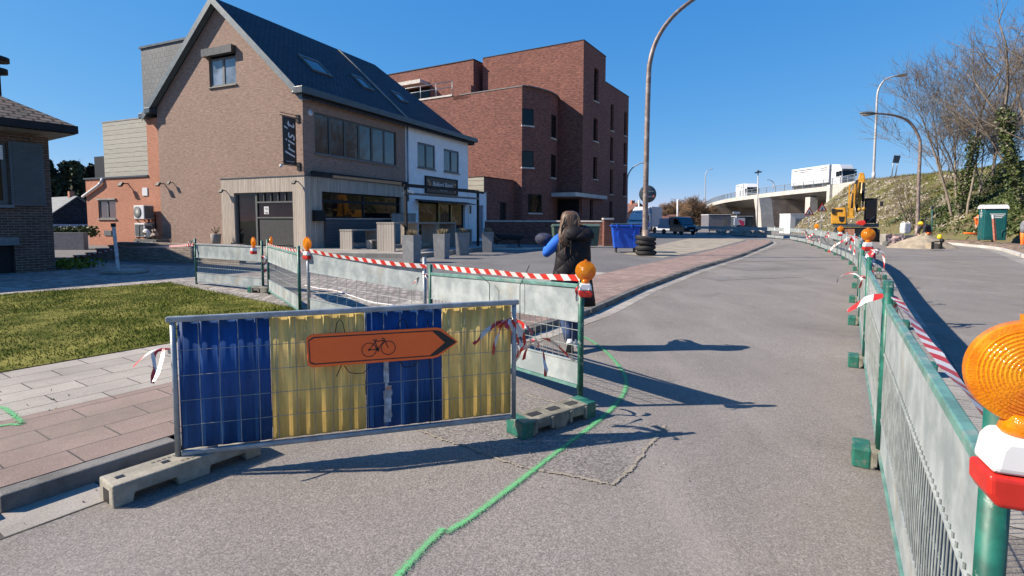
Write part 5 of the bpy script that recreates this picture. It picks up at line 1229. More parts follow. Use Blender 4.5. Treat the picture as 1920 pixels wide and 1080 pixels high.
# ------------------------------------------------------------------ terrace and its furniture
HROT = Matrix.Rotation(HA, 3, 'Z')
def hw_(x, y, z=0): return HLOC+(HROT @ Vector((x, y, z)))*HS
def ht(name, label, cat, x, y, z, group=None, rz=0.0):
    t = thing(name, label, cat, hw_(x, y, z), HA+rz, group); t.scale = (HS, HS, HS); return t
b = MB(); b.prism([(-3.0, -.8), (-1.2, -7.9), (9.2, -7.6), (9.2, 0), (-.1, 0), (-.7, 5.6), (-2.4, 5.6)], -.1, .15)
o = structure(b.build('terrace', m['concrete'], bevel=.02)); o.location = HLOC; o.rotation_euler = (0, 0, HA); o.scale = (HS,)*3
def wtable(x, y, L, Wd, H, label, group, legs=2, kind='wooden_table'):
    t = ht(kind, label, 'table', x, y, .15, group)
    b = MB(); b.box(-.02, L+.02, -.02, Wd+.02, H-.07, H); b.build('table_top', m['wood_table'], t)
    for k in range(legs):
        xx = (L-.09)*k/(legs-1); b = MB(); b.box(xx, xx+.09, 0, Wd, 0, H-.072); b.build('leg_panel', m['wood_table'], t)
    b = MB(); b.box(.1, L-.1, Wd*.45, Wd*.55, .12, .3); b.build('stretcher', m['wood_table'], t); return t
GT = 'wooden tables on the terrace'
wtable(.4, -2.78, 2.1, .8, 1.03, 'lower wooden slab table under the café window', GT)
wtable(-.37, -6.04, 5.9, 1.03, 1.42, 'tall long wooden bar table behind the grey planters', GT, 4)
wtable(3.1, -2.9, 2.6, .9, 1.05, 'wooden table beyond the tall bar table near the bakery', GT)
wtable(6.3, -5.8, 1.6, .9, 1.0, 'wooden table at the far end of the terrace before the bakery door', GT)
t = ht('bench', 'small pale wooden stool beside the lower terrace table', 'stool', .9, -3.65, .15)
b = MB(); b.box(0, .5, 0, .35, .42, .48); b.build('seat', m['wood_table'], t); b = MB(); b.box(0, .06, 0, .35, 0, .42); b.build('leg', m['wood_table'], t); b = MB(); b.box(.44, .5, 0, .35, 0, .42); b.build('leg', m['wood_table'], t)
b = MB(); t = ht('wooden_screen', 'low wooden partition screen right of the café window', 'screen', 6.2, -1.0, .15); b.box(0, 2.6, 0, .07, 0, 1.95); b.build('boards', m['wood_table'], t); b = MB(); b.box(-.03, 2.63, -.02, .09, 1.952, 2.0); b.build('top_rail', m['trim'], t)
m['dry_plant'] = pm('dry_heather', (.30, .19, .13), .9, var=.35, scale=20, c2=(.22, .19, .09))
PLs = ['first tall grey planter with dry heather, nearest the barrier', 'second tall grey planter with dry heather, half in sun', 'third grey planter, in shade beside the terrace post', 'fourth grey planter, nearest the red brick building']
for k, (x, y) in enumerate(((-3.25, -9.05), (-.85, -9.0), (1.85, -8.55), (4.75, -8.5))):
    t = ht('planter', PLs[k], 'planter', x, y, -.07, 'grey planters along the terrace', .1*k); w0, w1, h = .25, .29, 1.13
    b = MB(); v = [(-w0, -w0, 0), (w0, -w0, 0), (w0, w0, 0), (-w0, w0, 0), (-w1, -w1, h), (w1, -w1, h), (w1, w1, h), (-w1, w1, h)]; b.add(v, [(0, 3, 2, 1), (0, 1, 5, 4), (1, 2, 6, 5), (2, 3, 7, 6), (3, 0, 4, 7)])
    b.poly([(-w1, -w1, h-.05), (w1, -w1, h-.05), (w1, w1, h-.05), (-w1, w1, h-.05)]); b.build('pot', m['planter'], t)
    b = MB()
    for q in range(60):
        a = random.uniform(0, 6.3); r_ = random.uniform(0, .18); l = random.uniform(.1, .24); b.tube([(r_*math.cos(a), r_*math.sin(a), h-.06), (r_*1.4*math.cos(a), r_*1.4*math.sin(a), h+l*.7), (r_*1.8*math.cos(a+.2), r_*1.8*math.sin(a+.2), h+l)], [.012, .016, .004], 4, 0, False)
    b.build('dry_heather', m['dry_plant'], t)
t = ht('terrace_pergola', 'black steel awning frame over the terrace on two thin posts', 'pergola', 0, 0, 0)
zt = 3.3
for x, y in ((.28, -6.27), (7.0, -6.7)): b = MB(); b.box(x-.06, x+.06, y-.06, y+.06, .15, zt); b.build('post', m['black'], t)
b = MB(); b.bar((.1, -6.27, zt+.06), (7.6, -6.75, zt+.06), .14, .12); b.build('front_beam', m['black'], t); b = MB(); b.bar((.1, -6.27, zt-.32), (7.0, -6.72, zt-.32), .1, .1); b.build('lower_beam', m['trim'], t)
for x, y in ((.2, -6.2), (8.6, -6.6)): b = MB(); b.bar((x, -.33, 4.1), (x-.1 if x < 1 else 7.2, y, zt+.14), .1, .13); b.build('side_rail', m['black'], t)
b = MB(); b.bar((.4, -6.3, zt-.2), (.65, -6.5, zt-.26), .08, .12); b.build('spotlight', m['plastic_white'], t)
# handcart with rubble, bucket by the porch
t = ht('handcart', 'black handcart loaded with broken tiles and pipes by the brick gable', 'cart', -.9, 10.3, .0)
b = MB(); b.tube([(0, 2.4, .3), (0, 2.4, 1.25), (0, 2.3, 1.35), (0, 1.2, 1.35), (0, 1.1, 1.25), (0, .9, .3)], .025, 6); b.build('handle', m['black'], t)
b = MB(); b.box(-.4, .4, .2, 2.3, .25, .5); b.build('load_tray', m['frame_grey'], t)
b = MB()
for k in range(9): s = random.uniform(.1, .22); b.box(-s, s, -s, s, -s*.5, s*.5, 0, Matrix.Translation((random.uniform(-.25, .25), random.uniform(.4, 1.5), random.uniform(.55, .95))) @ Matrix.Rotation(random.uniform(0, 6), 4, Vector((random.random(), random.random(), random.random()))))
b.build('load', pm('mixed_rubble', (.26, .2, .16), .8, var=.5, scale=6), t)
b = MB(); b.lathe([(.12, -.06), (.27, -.06), (.27, .06), (.12, .06)], 20, 0, Matrix.Translation((-.2, 1.35, .85)) @ Matrix.Rotation(1.2, 4, 'Y')); b.build('hose_reel', m['plastic_white'], t)
for k, y in enumerate((.45, 2.0)): b = MB(); b.lathe([(.04, -.05), (.2, -.05), (.2, .05), (.04, .05)], 16, 0, Matrix.Translation((-.45, y, .2)) @ Matrix.Rotation(math.pi/2, 4, 'Y')); b.build('wheel', m['tyre'], t)
t = ht('flower_pot', 'pale plant pot with a dried shrub beside the wooden porch', 'flower pot', -.7, 6.1, .1); b = MB(); b.lathe([(.0, 0), (.2, 0), (.28, .75), (.25, .78), (0, .7)], 18); b.build('pot', m['concrete'], t); b = MB()
for q in range(30): a = random.uniform(0, 6.3); b.tube([(0, 0, .7), (.12*math.cos(a), .12*math.sin(a), .9), (.22*math.cos(a), .22*math.sin(a), random.uniform(.95, 1.2))], .01, 4, 0, False)
b.build('dried_shrub', m['dry_plant'], t)
# ------------------------------------------------------------------ wheelie container, tyre stack, lamp, bins, wheelbarrow
q = G(1172, 473, LZ); t = thing('waste_container', 'blue four-wheeled waste container with dark lid beside the tyre stack', 'container', q, -.12)
b = MB(); v = [(-.56, -.42, .22), (.56, -.42, .22), (.56, .42, .22), (-.56, .42, .22), (-.68, -.52, 1.28), (.68, -.52, 1.28), (.68, .52, 1.28), (-.68, .52, 1.28)]; b.add(v, [(0, 3, 2, 1), (0, 1, 5, 4), (1, 2, 6, 5), (2, 3, 7, 6), (3, 0, 4, 7), (4, 5, 6, 7)]); b.build('tub', m['bin_blue'], t, bevel=.04)
b = MB(); b.box(-.74, .74, -.58, .58, 1.285, 1.36); b.build('rim', m['bin_blue'], t, bevel=.02)
b = MB(); b.box(-.7, .7, -.55, .55, 1.363, 1.44); b.build('lid', m['trim'], t, bevel=.03)
b = MB()
for x in (-.5, .2): b.box(x, x+.07, -.66, -.585, 1.22, 1.42)
for x in (-.4, .38): b.box(x-.03, x+.03, -.53, -.49, .3, 1.25)
b.build('handles', m['bin_blue'], t)
for x in (-.45, .45):
    for y in (-.3, .3): b = MB(); b.lathe([(.02, -.025), (.1, -.025), (.1, .025), (.02, .025)], 14, 0, Matrix.Translation((x, y, .1)) @ Matrix.Rotation(math.pi/2, 4, 'Y')); b.box(x-.04, x+.04, y-.04, y+.04, .12, .23); b.build('castor', m['tyre'], t)
q = G(1210, 479, LZ)
for k in range(4):
    t = thing('stacked_tyre', ['bottom', 'second', 'third', 'topmost'][k]+' worn black tyre of the stack around the lamp post', 'tyre', (q.x+random.uniform(-.04, .04), q.y, LZ+.22*k+.02), random.uniform(0, 3), 'tyres stacked around the lamp post'); t.rotation_euler = (random.uniform(-.07, .07), random.uniform(-.09, .09)+.05*(k == 3), 0)
    b = MB(); b.lathe([(.16, .03), (.24, .0), (.38, .0), (.44, .04), (.455, .1), (.44, .17), (.38, .21), (.24, .21), (.16, .18), (.2, .11)], 30); b.build('casing', m['tyre'], t); b = MB(); 
    for kk in range(30): a = kk*2*math.pi/30; b.box(.447, .462, -.02, .02, .05, .16, 0, Matrix.Rotation(a, 4, 'Z'))
    b.build('tread', m['tyre'], t)
def curve_lamp(name, label, pts, r, mat, head=None, hdir=None, hs=1.0, cat='street lamp', group=None):
    p0 = Vector(pts[0]); t = thing(name, label, cat, p0, 0, group)
    Q = crv([Vector(p)-p0 for p in pts], 5); n = len(Q); rs = [r*(1-.45*i/(n-1)) for i in range(n)]
    b = MB(); b.tube(Q, rs, 12); b.build('pole', mat, t)
    b = MB(); b.tube([(0, 0, -.05), (0, 0, min(1.1, Q[-1].z*.12))], r*1.35, 12); b.build('pole_base', mat, t)
    if head:
        d = Vector(hdir).normalized(); e = Q[-1]; side = d.cross(Vector((0, 0, 1))).normalized(); up = side.cross(d); M = Matrix(((d.x, side.x, up.x, e.x), (d.y, side.y, up.y, e.y), (d.z, side.z, up.z, e.z), (0, 0, 0, 1)))
        b = MB(); b.ball((.35*hs, 0, -.02), 1, 12, 8, 0, (.42*hs, .15*hs, .1*hs), M); b.build('lamp_head', m['frame_grey'], t); b = MB(); b.ball((.42*hs, 0, -.07*hs), 1, 12, 8, 0, (.28*hs, .12*hs, .09*hs), M); b.build('lamp_glass', pm('lamp_glass', (.5, .45, .4), .3), t)
    return t
Yl = q.y; L0_ = [(q.x, q.y, LZ+.05)]+[tuple(D(x, y, Yl)) for x, y in ((1210, 400), (1213, 250), (1216, 150), (1219, 115), (1230, 78), (1252, 42), (1285, 10), (1330, -18), (1380, -30))]
curve_lamp('street_lamp', 'tall weathered brown street lamp rising from the tyre stack and curving out of the frame', L0_, .13, m['lamp_brown'], True, (1, 0, .05), 1.3, group='street lamps')
t = thing('round_sign', 'round traffic sign seen from its dark back, fixed behind the brown lamp post', 'sign', (q.x+.1, q.y+.2, 2.88)); Mx = Matrix.Rotation(math.pi/2, 4, 'X')
b = MB(); b.lathe([(0, -.012), (.385, -.012), (.395, 0), (.385, .012), (0, .012)], 32, 0, Mx); b.build('plate', m['trim'], t); b = MB(); b.box(-.28, .28, -.035, -.013, .1, .14); b.box(-.28, .28, -.035, -.013, -.14, -.1); b.build('bracket', m['galv_tube'], t)
b = MB(); b.box(.22, .3, -.02, -.0125, -.16, -.05); b.build('sticker', m['orange_sign'], t)
q2 = G(1052, 468, LZ)
for k, (px, lab) in enumerate(((1050, 'green wheelie bin left of two behind the walking person'), (1108, 'green wheelie bin behind the walking person by the gate pillar'))):
    p = D(px, 430, 31.5); p.z = LZ; t = thing('wheelie_bin', lab, 'bin', p, .1, 'green wheelie bins'); b = MB(); v = [(-.36, -.3, .1), (.36, -.3, .1), (.36, .3, .1), (-.36, .3, .1), (-.45, -.38, 1.2), (.45, -.38, 1.2), (.45, .38, 1.2), (-.45, .38, 1.2)]; b.add(v, [(0, 3, 2, 1), (0, 1, 5, 4), (1, 2, 6, 5), (2, 3, 7, 6), (3, 0, 4, 7), (4, 5, 6, 7)]); gm = pm('bin_green', (.06, .10, .075), .5, var=.15); b.build('tub', gm, t, bevel=.03); b = MB(); b.extr([(-.48, -.42, 1.21), (-.48, .42, 1.21), (-.48, .42, 1.3), (-.48, -.05, 1.38), (-.48, -.42, 1.28)], (.96, 0, 0)); b.build('lid', gm, t, bevel=.02)
p = G(958, 464, LZ); t = thing('wheelbarrow', 'black wheelbarrow upturned in the shade before the boundary wall', 'wheelbarrow', p, .1)
b = MB(); b.extr([(-.75, -.35, .55), (.55, -.35, .42), (.75, -.35, .7), (-.95, -.35, .82)], (0, .7, 0)); b.build('tray', m['black'], t, bevel=.05); b = MB(); b.tube([(-1.1+.26*math.cos(k*.2618), 0, .28+.26*math.sin(k*.2618)) for k in range(25)], .04, 6, 0, False); b.tube([(-1.1, -.1, .28), (-1.1, .1, .28)], .04, 6); b.bar((-1.1, 0, .03), (-1.1, 0, .53), .02, .02); b.build('wheel', m['tyre'], t); b = MB()
for y in (-.25, .25): b.tube([(-1.1, y*.4, .28), (-.3, y, .5), (1.3, y*1.2, .62)], .022, 6); b.tube([(.4, y, .5), (.5, y, .02)], .02, 6)
b.build('frame', m['black'], t)
p = G(955, 468, LZ); b = MB(); b.box(-1.2, 1.3, -.09, .09, 0, .09); o = b.build('kerb_beam', m['concrete_pale'], bevel=.01); o.location = p; o.rotation_euler = (0, 0, -.06); tag(o, 'pale concrete beam lying on the ground before the wheelbarrow', 'beam')
p = G(1003, 467, LZ); b = MB(); b.box(-.7, .7, -.09, .09, 0, .08); o = b.build('kerb_beam', m['concrete_pale'], bevel=.01); o.location = p; o.rotation_euler = (0, 0, .05); tag(o, 'shorter pale concrete beam on the ground left of the walking person', 'beam')
# ------------------------------------------------------------------ vehicles
def wheel(t, x, y, r, w=.22):
    b = MB(); Mw = Matrix.Translation((x, y, r)) @ Matrix.Rotation(math.pi/2, 4, 'Y'); b.lathe([(r*.6, -w/2), (r*.92, -w/2), (r, -w*.35), (r, w*.35), (r*.92, w/2), (r*.6, w/2)], 22, 0, Mw); o = b.build('wheel', m['tyre'], t)
    b = MB(); b.lathe([(0, -w*.42), (r*.3, -w*.42), (r*.59, -w*.3), (r*.59, w*.3), (r*.3, w*.42), (0, w*.42)], 18, 0, Mw); b.build('rim', m['galv_tube'], o)
def front(t, W_, y, z0, hl=True, paint=None, plate=True):
    for s in (-1, 1): b = MB(); b.box(s*W_*.42-.14, s*W_*.42+.14, y, y+.05, z0+.52, z0+.72); b.build('headlight', pm('headlight', (.55, .57, .6), .15), t, bevel=.02)
    b = MB(); b.box(-W_*.28, W_*.28, y, y+.04, z0+.45, z0+.66); b.build('grille', m['black'], t); b = MB(); b.box(-W_*.5, W_*.5, y-.02, y+.07, z0+.12, z0+.36); b.build('bumper', m['black'], t, bevel=.03)
    if plate: b = MB(); b.box(-.26, .26, y+.072, y+.08, z0+.2, z0+.31); b.build('number_plate', m['plastic_white'], t)
def van(name, label, loc, rz, W_, paint, cargo, cat='van'):
    t = thing(name, label, cat, loc, rz); h = 2.25
    prof = [(-1.2, .35), (2.5, .35), (2.55, .85), (2.42, 1.08), (1.85, 1.25), (1.1, 2.18), (.85, h), (-1.2, h)] if cargo == 'flat' else [(-.3, .35), (2.5, .35), (2.55, .85), (2.42, 1.08), (1.9, 1.25), (1.15, 2.15), (.9, 2.25), (-.3, 2.25)]
    if cargo == 'flat': prof = [(-.6, .35)]+prof[1:-1]+[(-.6, h)]
    b = MB(); b.extr([(-W_/2, y, z) for y, z in prof], (W_, 0, 0)); b.build('cab', paint, t, bevel=.07, seg=3)
    b = MB(); ya, za, yb, zb = 1.83, 1.3, 1.14, 2.12; nx = W_/2-.14; o_ = .03; b.add([(-nx, ya+o_, za), (nx, ya+o_, za), (nx*.94, yb+o_, zb), (-nx*.94, yb+o_, zb)], [(0, 1, 2, 3)]); b.build('windscreen', m['glass'], t)
    for s in (-1, 1):
        b = MB(); b.poly([(s*(W_/2+.012), 1.55, 1.3), (s*(W_/2+.012), .35, 1.3), (s*(W_/2+.012), .35, 2.0), (s*(W_/2+.012), 1.05, 2.0)]); b.build('side_window', m['glass_dark'], t); b = MB(); b.box(s*(W_/2+.12)-.09, s*(W_/2+.12)+.09, 1.5, 1.62, 1.3, 1.62); b.build('mirror', m['black'], t, bevel=.02)
    front(t, W_, 2.56, .35)
    for s in (-1, 1): wheel(t, s*(W_/2-.12), 1.75, .34); wheel(t, s*(W_/2-.12), -2.0, .34)
    if cargo == 'flat':
        b = MB(); b.box(-W_/2, W_/2, -3.3, -.65, .75, 1.25); b.build('flatbed', m['box_grey'], t, bevel=.02); b = MB(); b.bar((-W_/2+.05, -.75, 1.25), (-W_/2+.05, -.75, 2.3), .06, .06); b.bar((W_/2-.05, -.75, 1.25), (W_/2-.05, -.75, 2.3), .06, .06); b.bar((-W_/2, -.75, 2.3), (W_/2, -.75, 2.3), .06, .06); b.build('headboard', m['black'], t); b = MB(); b.box(-W_/2+.1, W_/2-.1, -3.1, -1.0, 1.25, 2.1); b.build('load', m['box_grey'], t, bevel=.03)
    else:
        b = MB(); b.box(-W_/2-.08, W_/2+.08, -4.0, -.34, .7, 3.0); b.build('box_body', m['box_grey'], t, bevel=.03); b = MB(); b.extr([(-W_/2+.1, -.3, 2.26), (-W_/2+.1, .9, 2.3), (-W_/2+.1, .5, 2.75), (-W_/2+.1, -.3, 3.0)], (W_-.2, 0, 0)); b.build('wind_deflector', paint, t, bevel=.05)
        b = MB(); b.ball((-W_/2-.006, .5, 1.0), 1, 16, 8, 0, (.012, .42, .3)); b.build('side_decal', m['bin_blue'], t); b = MB()
        for k in range(6): b.add([(-W_/2+.1+k*.3, 2.58, .98), (-W_/2+.25+k*.3, 2.58, .98), (-W_/2+.32+k*.3, 2.5, 1.06), (-W_/2+.17+k*.3, 2.5, 1.06)], [(0, 1, 2, 3)])
        b.build('warning_stripes', m['plastic_red'], t)
    return t
p = G(1284, 440.5); van('pickup_truck', 'dark petrol-blue flatbed pickup parked facing the camera near the far barriers', (p.x, p.y+2.5, 0), math.pi+.32, 2.0, m['petrol_paint'], 'flat', 'pickup')
p = G(1206, 438.5); bv = van('box_van', 'white cab box van with pale grey body parked behind the blue container', (D(1203, 430, 77).x, 77.0, 0), math.pi-.6, 2.0, m['white_paint'], 'box'); bv.scale = (1.22, 1.22, 1.27)
def lorry(label, loc, rz, Lt, group):
    t = thing('lorry', label, 'lorry', loc, rz, group)
    b = MB(); b.box(-1.27, 1.27, -Lt, 0, 1.0, 4.0); b.build('trailer_box', m['white_paint'], t, bevel=.04)
    b = MB()
    for z, y0 in ((3.55, .93), (3.2, .75)):
        for s in (-1, 1): b.box(s*1.275-.004, s*1.275+.004, -Lt*y0, -Lt*.4 if z > 3.3 else -Lt*.55, z, z+.14); b.box(s*1.275-.004, s*1.275+.004, -1.9, -.5, z-.1, z+.04)
    b.build('side_lettering', m['trim'], t)
    b = MB(); b.extr([(-1.24, .5, .6), (-1.24, 2.9, .6), (-1.24, 2.95, 1.6), (-1.24, 2.8, 3.0), (-1.24, .5, 3.0)], (2.48, 0, 0)); b.build('cab', m['white_paint'], t, bevel=.1, seg=3)
    b = MB(); b.extr([(-1.2, .45, 3.01), (-1.2, 2.7, 3.01), (-1.2, 2.2, 3.75), (-1.2, .45, 3.95)], (2.4, 0, 0)); b.build('roof_spoiler', m['white_paint'], t, bevel=.1, seg=3)
    b = MB(); b.add([(-1.1, 2.965, 1.75), (1.1, 2.965, 1.75), (1.1, 2.86, 2.75), (-1.1, 2.86, 2.75)], [(0, 1, 2, 3)]); b.build('windscreen', m['glass_dark'], t)
    b = MB(); b.box(-1.2, 1.2, 2.8, 3.15, 2.8, 2.98); b.build('sun_visor', m['trim'], t)
    for s in (-1, 1): b = MB(); b.poly([(s*1.25, 2.5, 1.8), (s*1.25, 1.6, 1.8), (s*1.25, 1.6, 2.65), (s*1.25, 2.4, 2.65)]); b.build('side_window', m['glass_dark'], t); b = MB(); b.box(s*1.4-.12, s*1.4+.12, 2.7, 2.85, 1.9, 2.7); b.build('mirror', m['black'], t)
    b = MB(); b.box(-1.1, 1.1, 2.96, 3.02, .7, 1.5); b.build('grille', m['frame_grey'], t); b = MB(); b.box(-1.2, 1.2, -Lt+.2, 2.4, .55, 1.0); b.build('chassis', m['black'], t)
    for s in (-1, 1):
        for y in (2.0, -.9, -Lt+1.2, -Lt+2.6): wheel(t, s*1.05, y, .5, .32)
    return t
GLo = 'white lorries crossing the bridge'
lorry('large white articulated lorry on the bridge beside the railing', (54.7, 91, 7.35), math.atan2(57.4-61.5, -(86-98))*0+R(188), 9.6, GLo)
lorry('small distant white lorry further left on the bridge', (54.6, 124, 6.5), R(172), 6.0, GLo)
# ------------------------------------------------------------------ excavator (photo points at its own distance)
EY = 45.0; K_ = EY/1000
eb = D(1603, 453, EY); eb.z = 0; ev = Vector((eb.x, eb.y, 0)).normalized(); eu = Vector((ev.y, -ev.x, 0)); _e0 = Vector((0, 0, CAM_H))
ex = thing('excavator', 'yellow wheeled excavator with raised boom and dark cab below the bank', 'excavator', (eb.x, eb.y, 0), math.atan2(eu.y, eu.x))
def ee(px, py, dy=0.0):
    r = _ray(px, py); t = (eb-_e0).dot(ev)/r.dot(ev); p = _e0+r*t; return ((p-eb).dot(eu), dy, p.z)
def ebox(b, x0, y0, x1, y1, d0, d1):
    a = ee(x0, y1); c = ee(x1, y0); b.box(a[0], c[0], d0, d1, a[2], c[2])
b = MB(); ebox(b, 1563, 418, 1588, 388, -.3, 2.4) if False else None
b.extr([ee(1558, 420), ee(1558, 402), ee(1562, 390), ee(1585, 389), ee(1587, 396), ee(1587, 420)], (0, 2.8, 0)); b.build('engine_body', m['yellow_paint'], ex, bevel=.08, seg=3)
b = MB(); a = ee(1569, 397); c = ee(1580, 393); b.box(a[0], c[0], -.03, -.003, a[2], c[2]); b.build('vent_grille', m['black'], ex); b = MB(); a = ee(1572, 417); c = ee(1584, 406); b.extr([(a[0], -.03, c[2]), (c[0], -.03, c[2]), (c[0]-.05, -.03, a[2]+.1), ((a[0]+c[0])/2, -.03, a[2]), (a[0]+.05, -.03, a[2]+.15)], (0, .027, 0)); b.build('vent_grille', m['black'], ex)
b = MB(); ebox(b, 1560, 401, 1566, 391, -.12, -.03); b.build('mirror', m['black'], ex)
b = MB(); ebox(b, 1562, 426, 1648, 419, .1, 3.2); b.build('turntable_deck', m['trim'], ex, bevel=.03)
b = MB(); ebox(b, 1564, 446, 1645, 427, .6, 2.8); b.build('undercarriage', m['frame_grey'], ex, bevel=.05)
b = MB(); ebox(b, 1584, 444, 1602, 428, .25, .58); b.build('stabiliser_plate', m['brick_orange'] if False else pm('rusty_plate', (.25, .12, .08), .8, var=.3), ex)
for px in (1568, 1577, 1633, 1642): 
    a = ee(px, 452); b = MB(); b.lathe([(.2, -.25), (.5, -.25), (.52, -.1), (.52, .1), (.5, .25), (.2, .25)], 20, 0, Matrix.Translation((a[0], .45 if px in (1568, 1642) else 2.9, .52)) @ Matrix.Rotation(math.pi/2, 4, 'Y')); w_ = b.build('wheel', m['tyre'], ex)
    b = MB(); b.lathe([(0, -.2), (.19, -.2), (.19, .2), (0, .2)], 14, 0, Matrix.Translation((a[0], .45 if px in (1568, 1642) else 2.9, .52)) @ Matrix.Rotation(math.pi/2, 4, 'Y')); b.build('hub', m['yellow_paint'], w_)
cb = thing; b = MB()
a, c = ee(1621, 418), ee(1644, 374)
for (x, y) in ((a[0], 0), (c[0], 0), (a[0], 1.5), (c[0], 1.5)): b.box(x-.05, x+.05, y-.05, y+.05, a[2], c[2])
b.box(a[0]-.06, c[0]+.06, -.08, 1.58, c[2]-.02, c[2]+.12); b.box(a[0]-.05, c[0]+.05, -.04, 1.54, a[2]-.02, a[2]+.32); cab_ = b.build('cab_frame', m['black'], ex, bevel=.02)
b = MB(); b.box(a[0]+.02, c[0]-.02, .02, 1.48, a[2]+.3, c[2]-.03); b.build('cab_glass', m['glass_dark'], cab_)
b = MB(); b.bar(ee(1626, 417, -.07), ee(1640, 405, -.07), .03, .03); b.build('wiper', m['galv_tube'], cab_)
b = MB(); p_ = ee(1653, 382); b.box(p_[0]-.11, p_[0]+.11, -.1, .05, p_[2]-.2, p_[2]+.2); b.bar(ee(1644, 380), p_, .03, .03); b.build('mirror', m['black'], ex)
b = MB(); b.extr([ee(1592, 407), ee(1598, 407), ee(1605, 370), ee(1612, 340), ee(1607, 335), ee(1598, 358), ee(1594, 372)], (0, .5, 0)); b.build('boom', m['yellow_paint'], ex, bevel=.03)
b = MB(); b.extr([ee(1609, 352, .2), ee(1621, 352, .2), ee(1622, 330, .2), ee(1619, 323, .2), ee(1612, 323, .2), ee(1609, 334, .2)], (0, .7, 0)); b.build('boom_tip', m['yellow_paint'], ex, bevel=.05)
b = MB(); b.extr([ee(1608, 396, -.9), ee(1613, 396, -.9), ee(1617, 352, -.1), ee(1618, 340, 0), ee(1611, 340, 0), ee(1609, 355, -.1)], (0, .35, 0)); b.build('stick', m['yellow_paint'], ex, bevel=.03)
b = MB(); b.tube([ee(1619, 345, -.1), ee(1618, 378, -.6)], .11, 10); b.tube([ee(1618, 378, -.6), ee(1617, 392, -.85)], .06, 8); b.build('hydraulic_cylinder', m['black'], ex)
b = MB(); b.tube([ee(1595, 405, -.1), ee(1600, 362, -.1)], .08, 8); b.build('hydraulic_cylinder', m['black'], ex)
b = MB()
for k in range(4): b.tube(crv([ee(1606+k, 338, -.15), ee(1601+k*2, 352, -.4), ee(1603+k*2, 375, -.5), ee(1606+k, 398, -.6)]), .03, 5)
b.build('hoses', m['black'], ex)
b = MB(); b.box(ee(1608, 0)[0], ee(1611, 0)[0], -1.15, -.75, ee(0, 410)[2], ee(0, 394)[2]); b.box(ee(1618, 0)[0], ee(1621, 0)[0], -1.15, -.75, ee(0, 410)[2], ee(0, 394)[2]); b.box(ee(1608, 0)[0], ee(1621, 0)[0], -1.15, -.75, ee(0, 411)[2], ee(0, 406)[2]); b.ball(ee(1611, 393, -.95), .14, 10, 6); b.ball(ee(1619, 392, -.95), .14, 10, 6); b.build('bucket_linkage', m['yellow_paint'], ex)
b = MB(); b.extr([ee(1604, 420, -1.2), ee(1608, 414, -1.2), ee(1621, 413, -1.2), ee(1624, 419, -1.2), ee(1618, 423, -1.2)], (0, .6, 0)); b.build('bucket_coupler', m['plastic_red'], ex, bevel=.04)
# ------------------------------------------------------------------ portable toilet
p = D(1866, 447, 36.0); tv = Vector((-.42, -.91, 0)).normalized(); rz = math.atan2(tv.y, tv.x)+math.pi/2
to = thing('portable_toilet', 'dark green portable toilet with white roof on the verge of the bank', 'toilet cabin', (p.x, p.y+.3, .45), rz)
b = MB(); b.box(-.6, .6, -.56, .56, .0, 2.1); b.build('cabin', m['toilet'], to, bevel=.04)
b = MB(); b.box(-.52, .52, -.575, -.562, .15, 1.9); b.build('wall_panel', m['toilet'], to, bevel=.01); b = MB(); b.box(-.615, -.602, -.4, .4, .1, 2.0); b.build('door', m['toilet'], to, bevel=.01)
b = MB(); b.extr([(-.68, -.64, 2.1), (-.68, .64, 2.1), (-.68, .5, 2.28), (-.68, .2, 2.38), (-.68, -.2, 2.38), (-.68, -.5, 2.28)], (1.36, 0, 0)); b.build('roof', m['plastic_white'], to, bevel=.03)
b = MB()
for k, (z, w) in enumerate(((1.72, .4), (1.6, .34), (1.49, .24))): b.box(.08-w, .08+w, -.583, -.577, z, z+.055)
for z, w in ((1.8, .22), (1.66, .22), (1.54, .14)): b.box(-.622, -.617, .0-w, .0+w, z, z+.05)
b.ball((-.617, 0, 2.0), 1, 10, 6, 0, (.008, .07, .09)); b.build('white_lettering', m['plastic_white'], to)
b = MB(); b.tube([(.35, -.6, .25), (.35, -.61, .62), (.48, -.61, .72)], .02, 6); b.build('pipe', m['toilet'], to)
p = D(1866, 448, 33.6); tp = D(1862.5, 403, 33.6); t = thing('marker_post', 'rust-red marker post with white top leaning before the green toilet', 'post', (p.x, p.y, p.z-.1))
b = MB(); v1 = tp-p+Vector((0, 0, .1)); b.bar((0, 0, 0), v1*.86, .12, .12); b.build('shaft', pm('rust_red', (.36, .13, .09), .7, var=.2), t); b = MB(); b.bar(v1*.862, v1, .12, .12); b.build('white_top', m['plastic_white'], t)
a, c = D(1808, 437, 38), D(1839, 439, 38); b = MB(); b.tube([a, c], .07, 8); tag(b.build('orange_pipe', m['orange_cloth']), 'orange pipe lying on the verge left of the toilet', 'pipe')
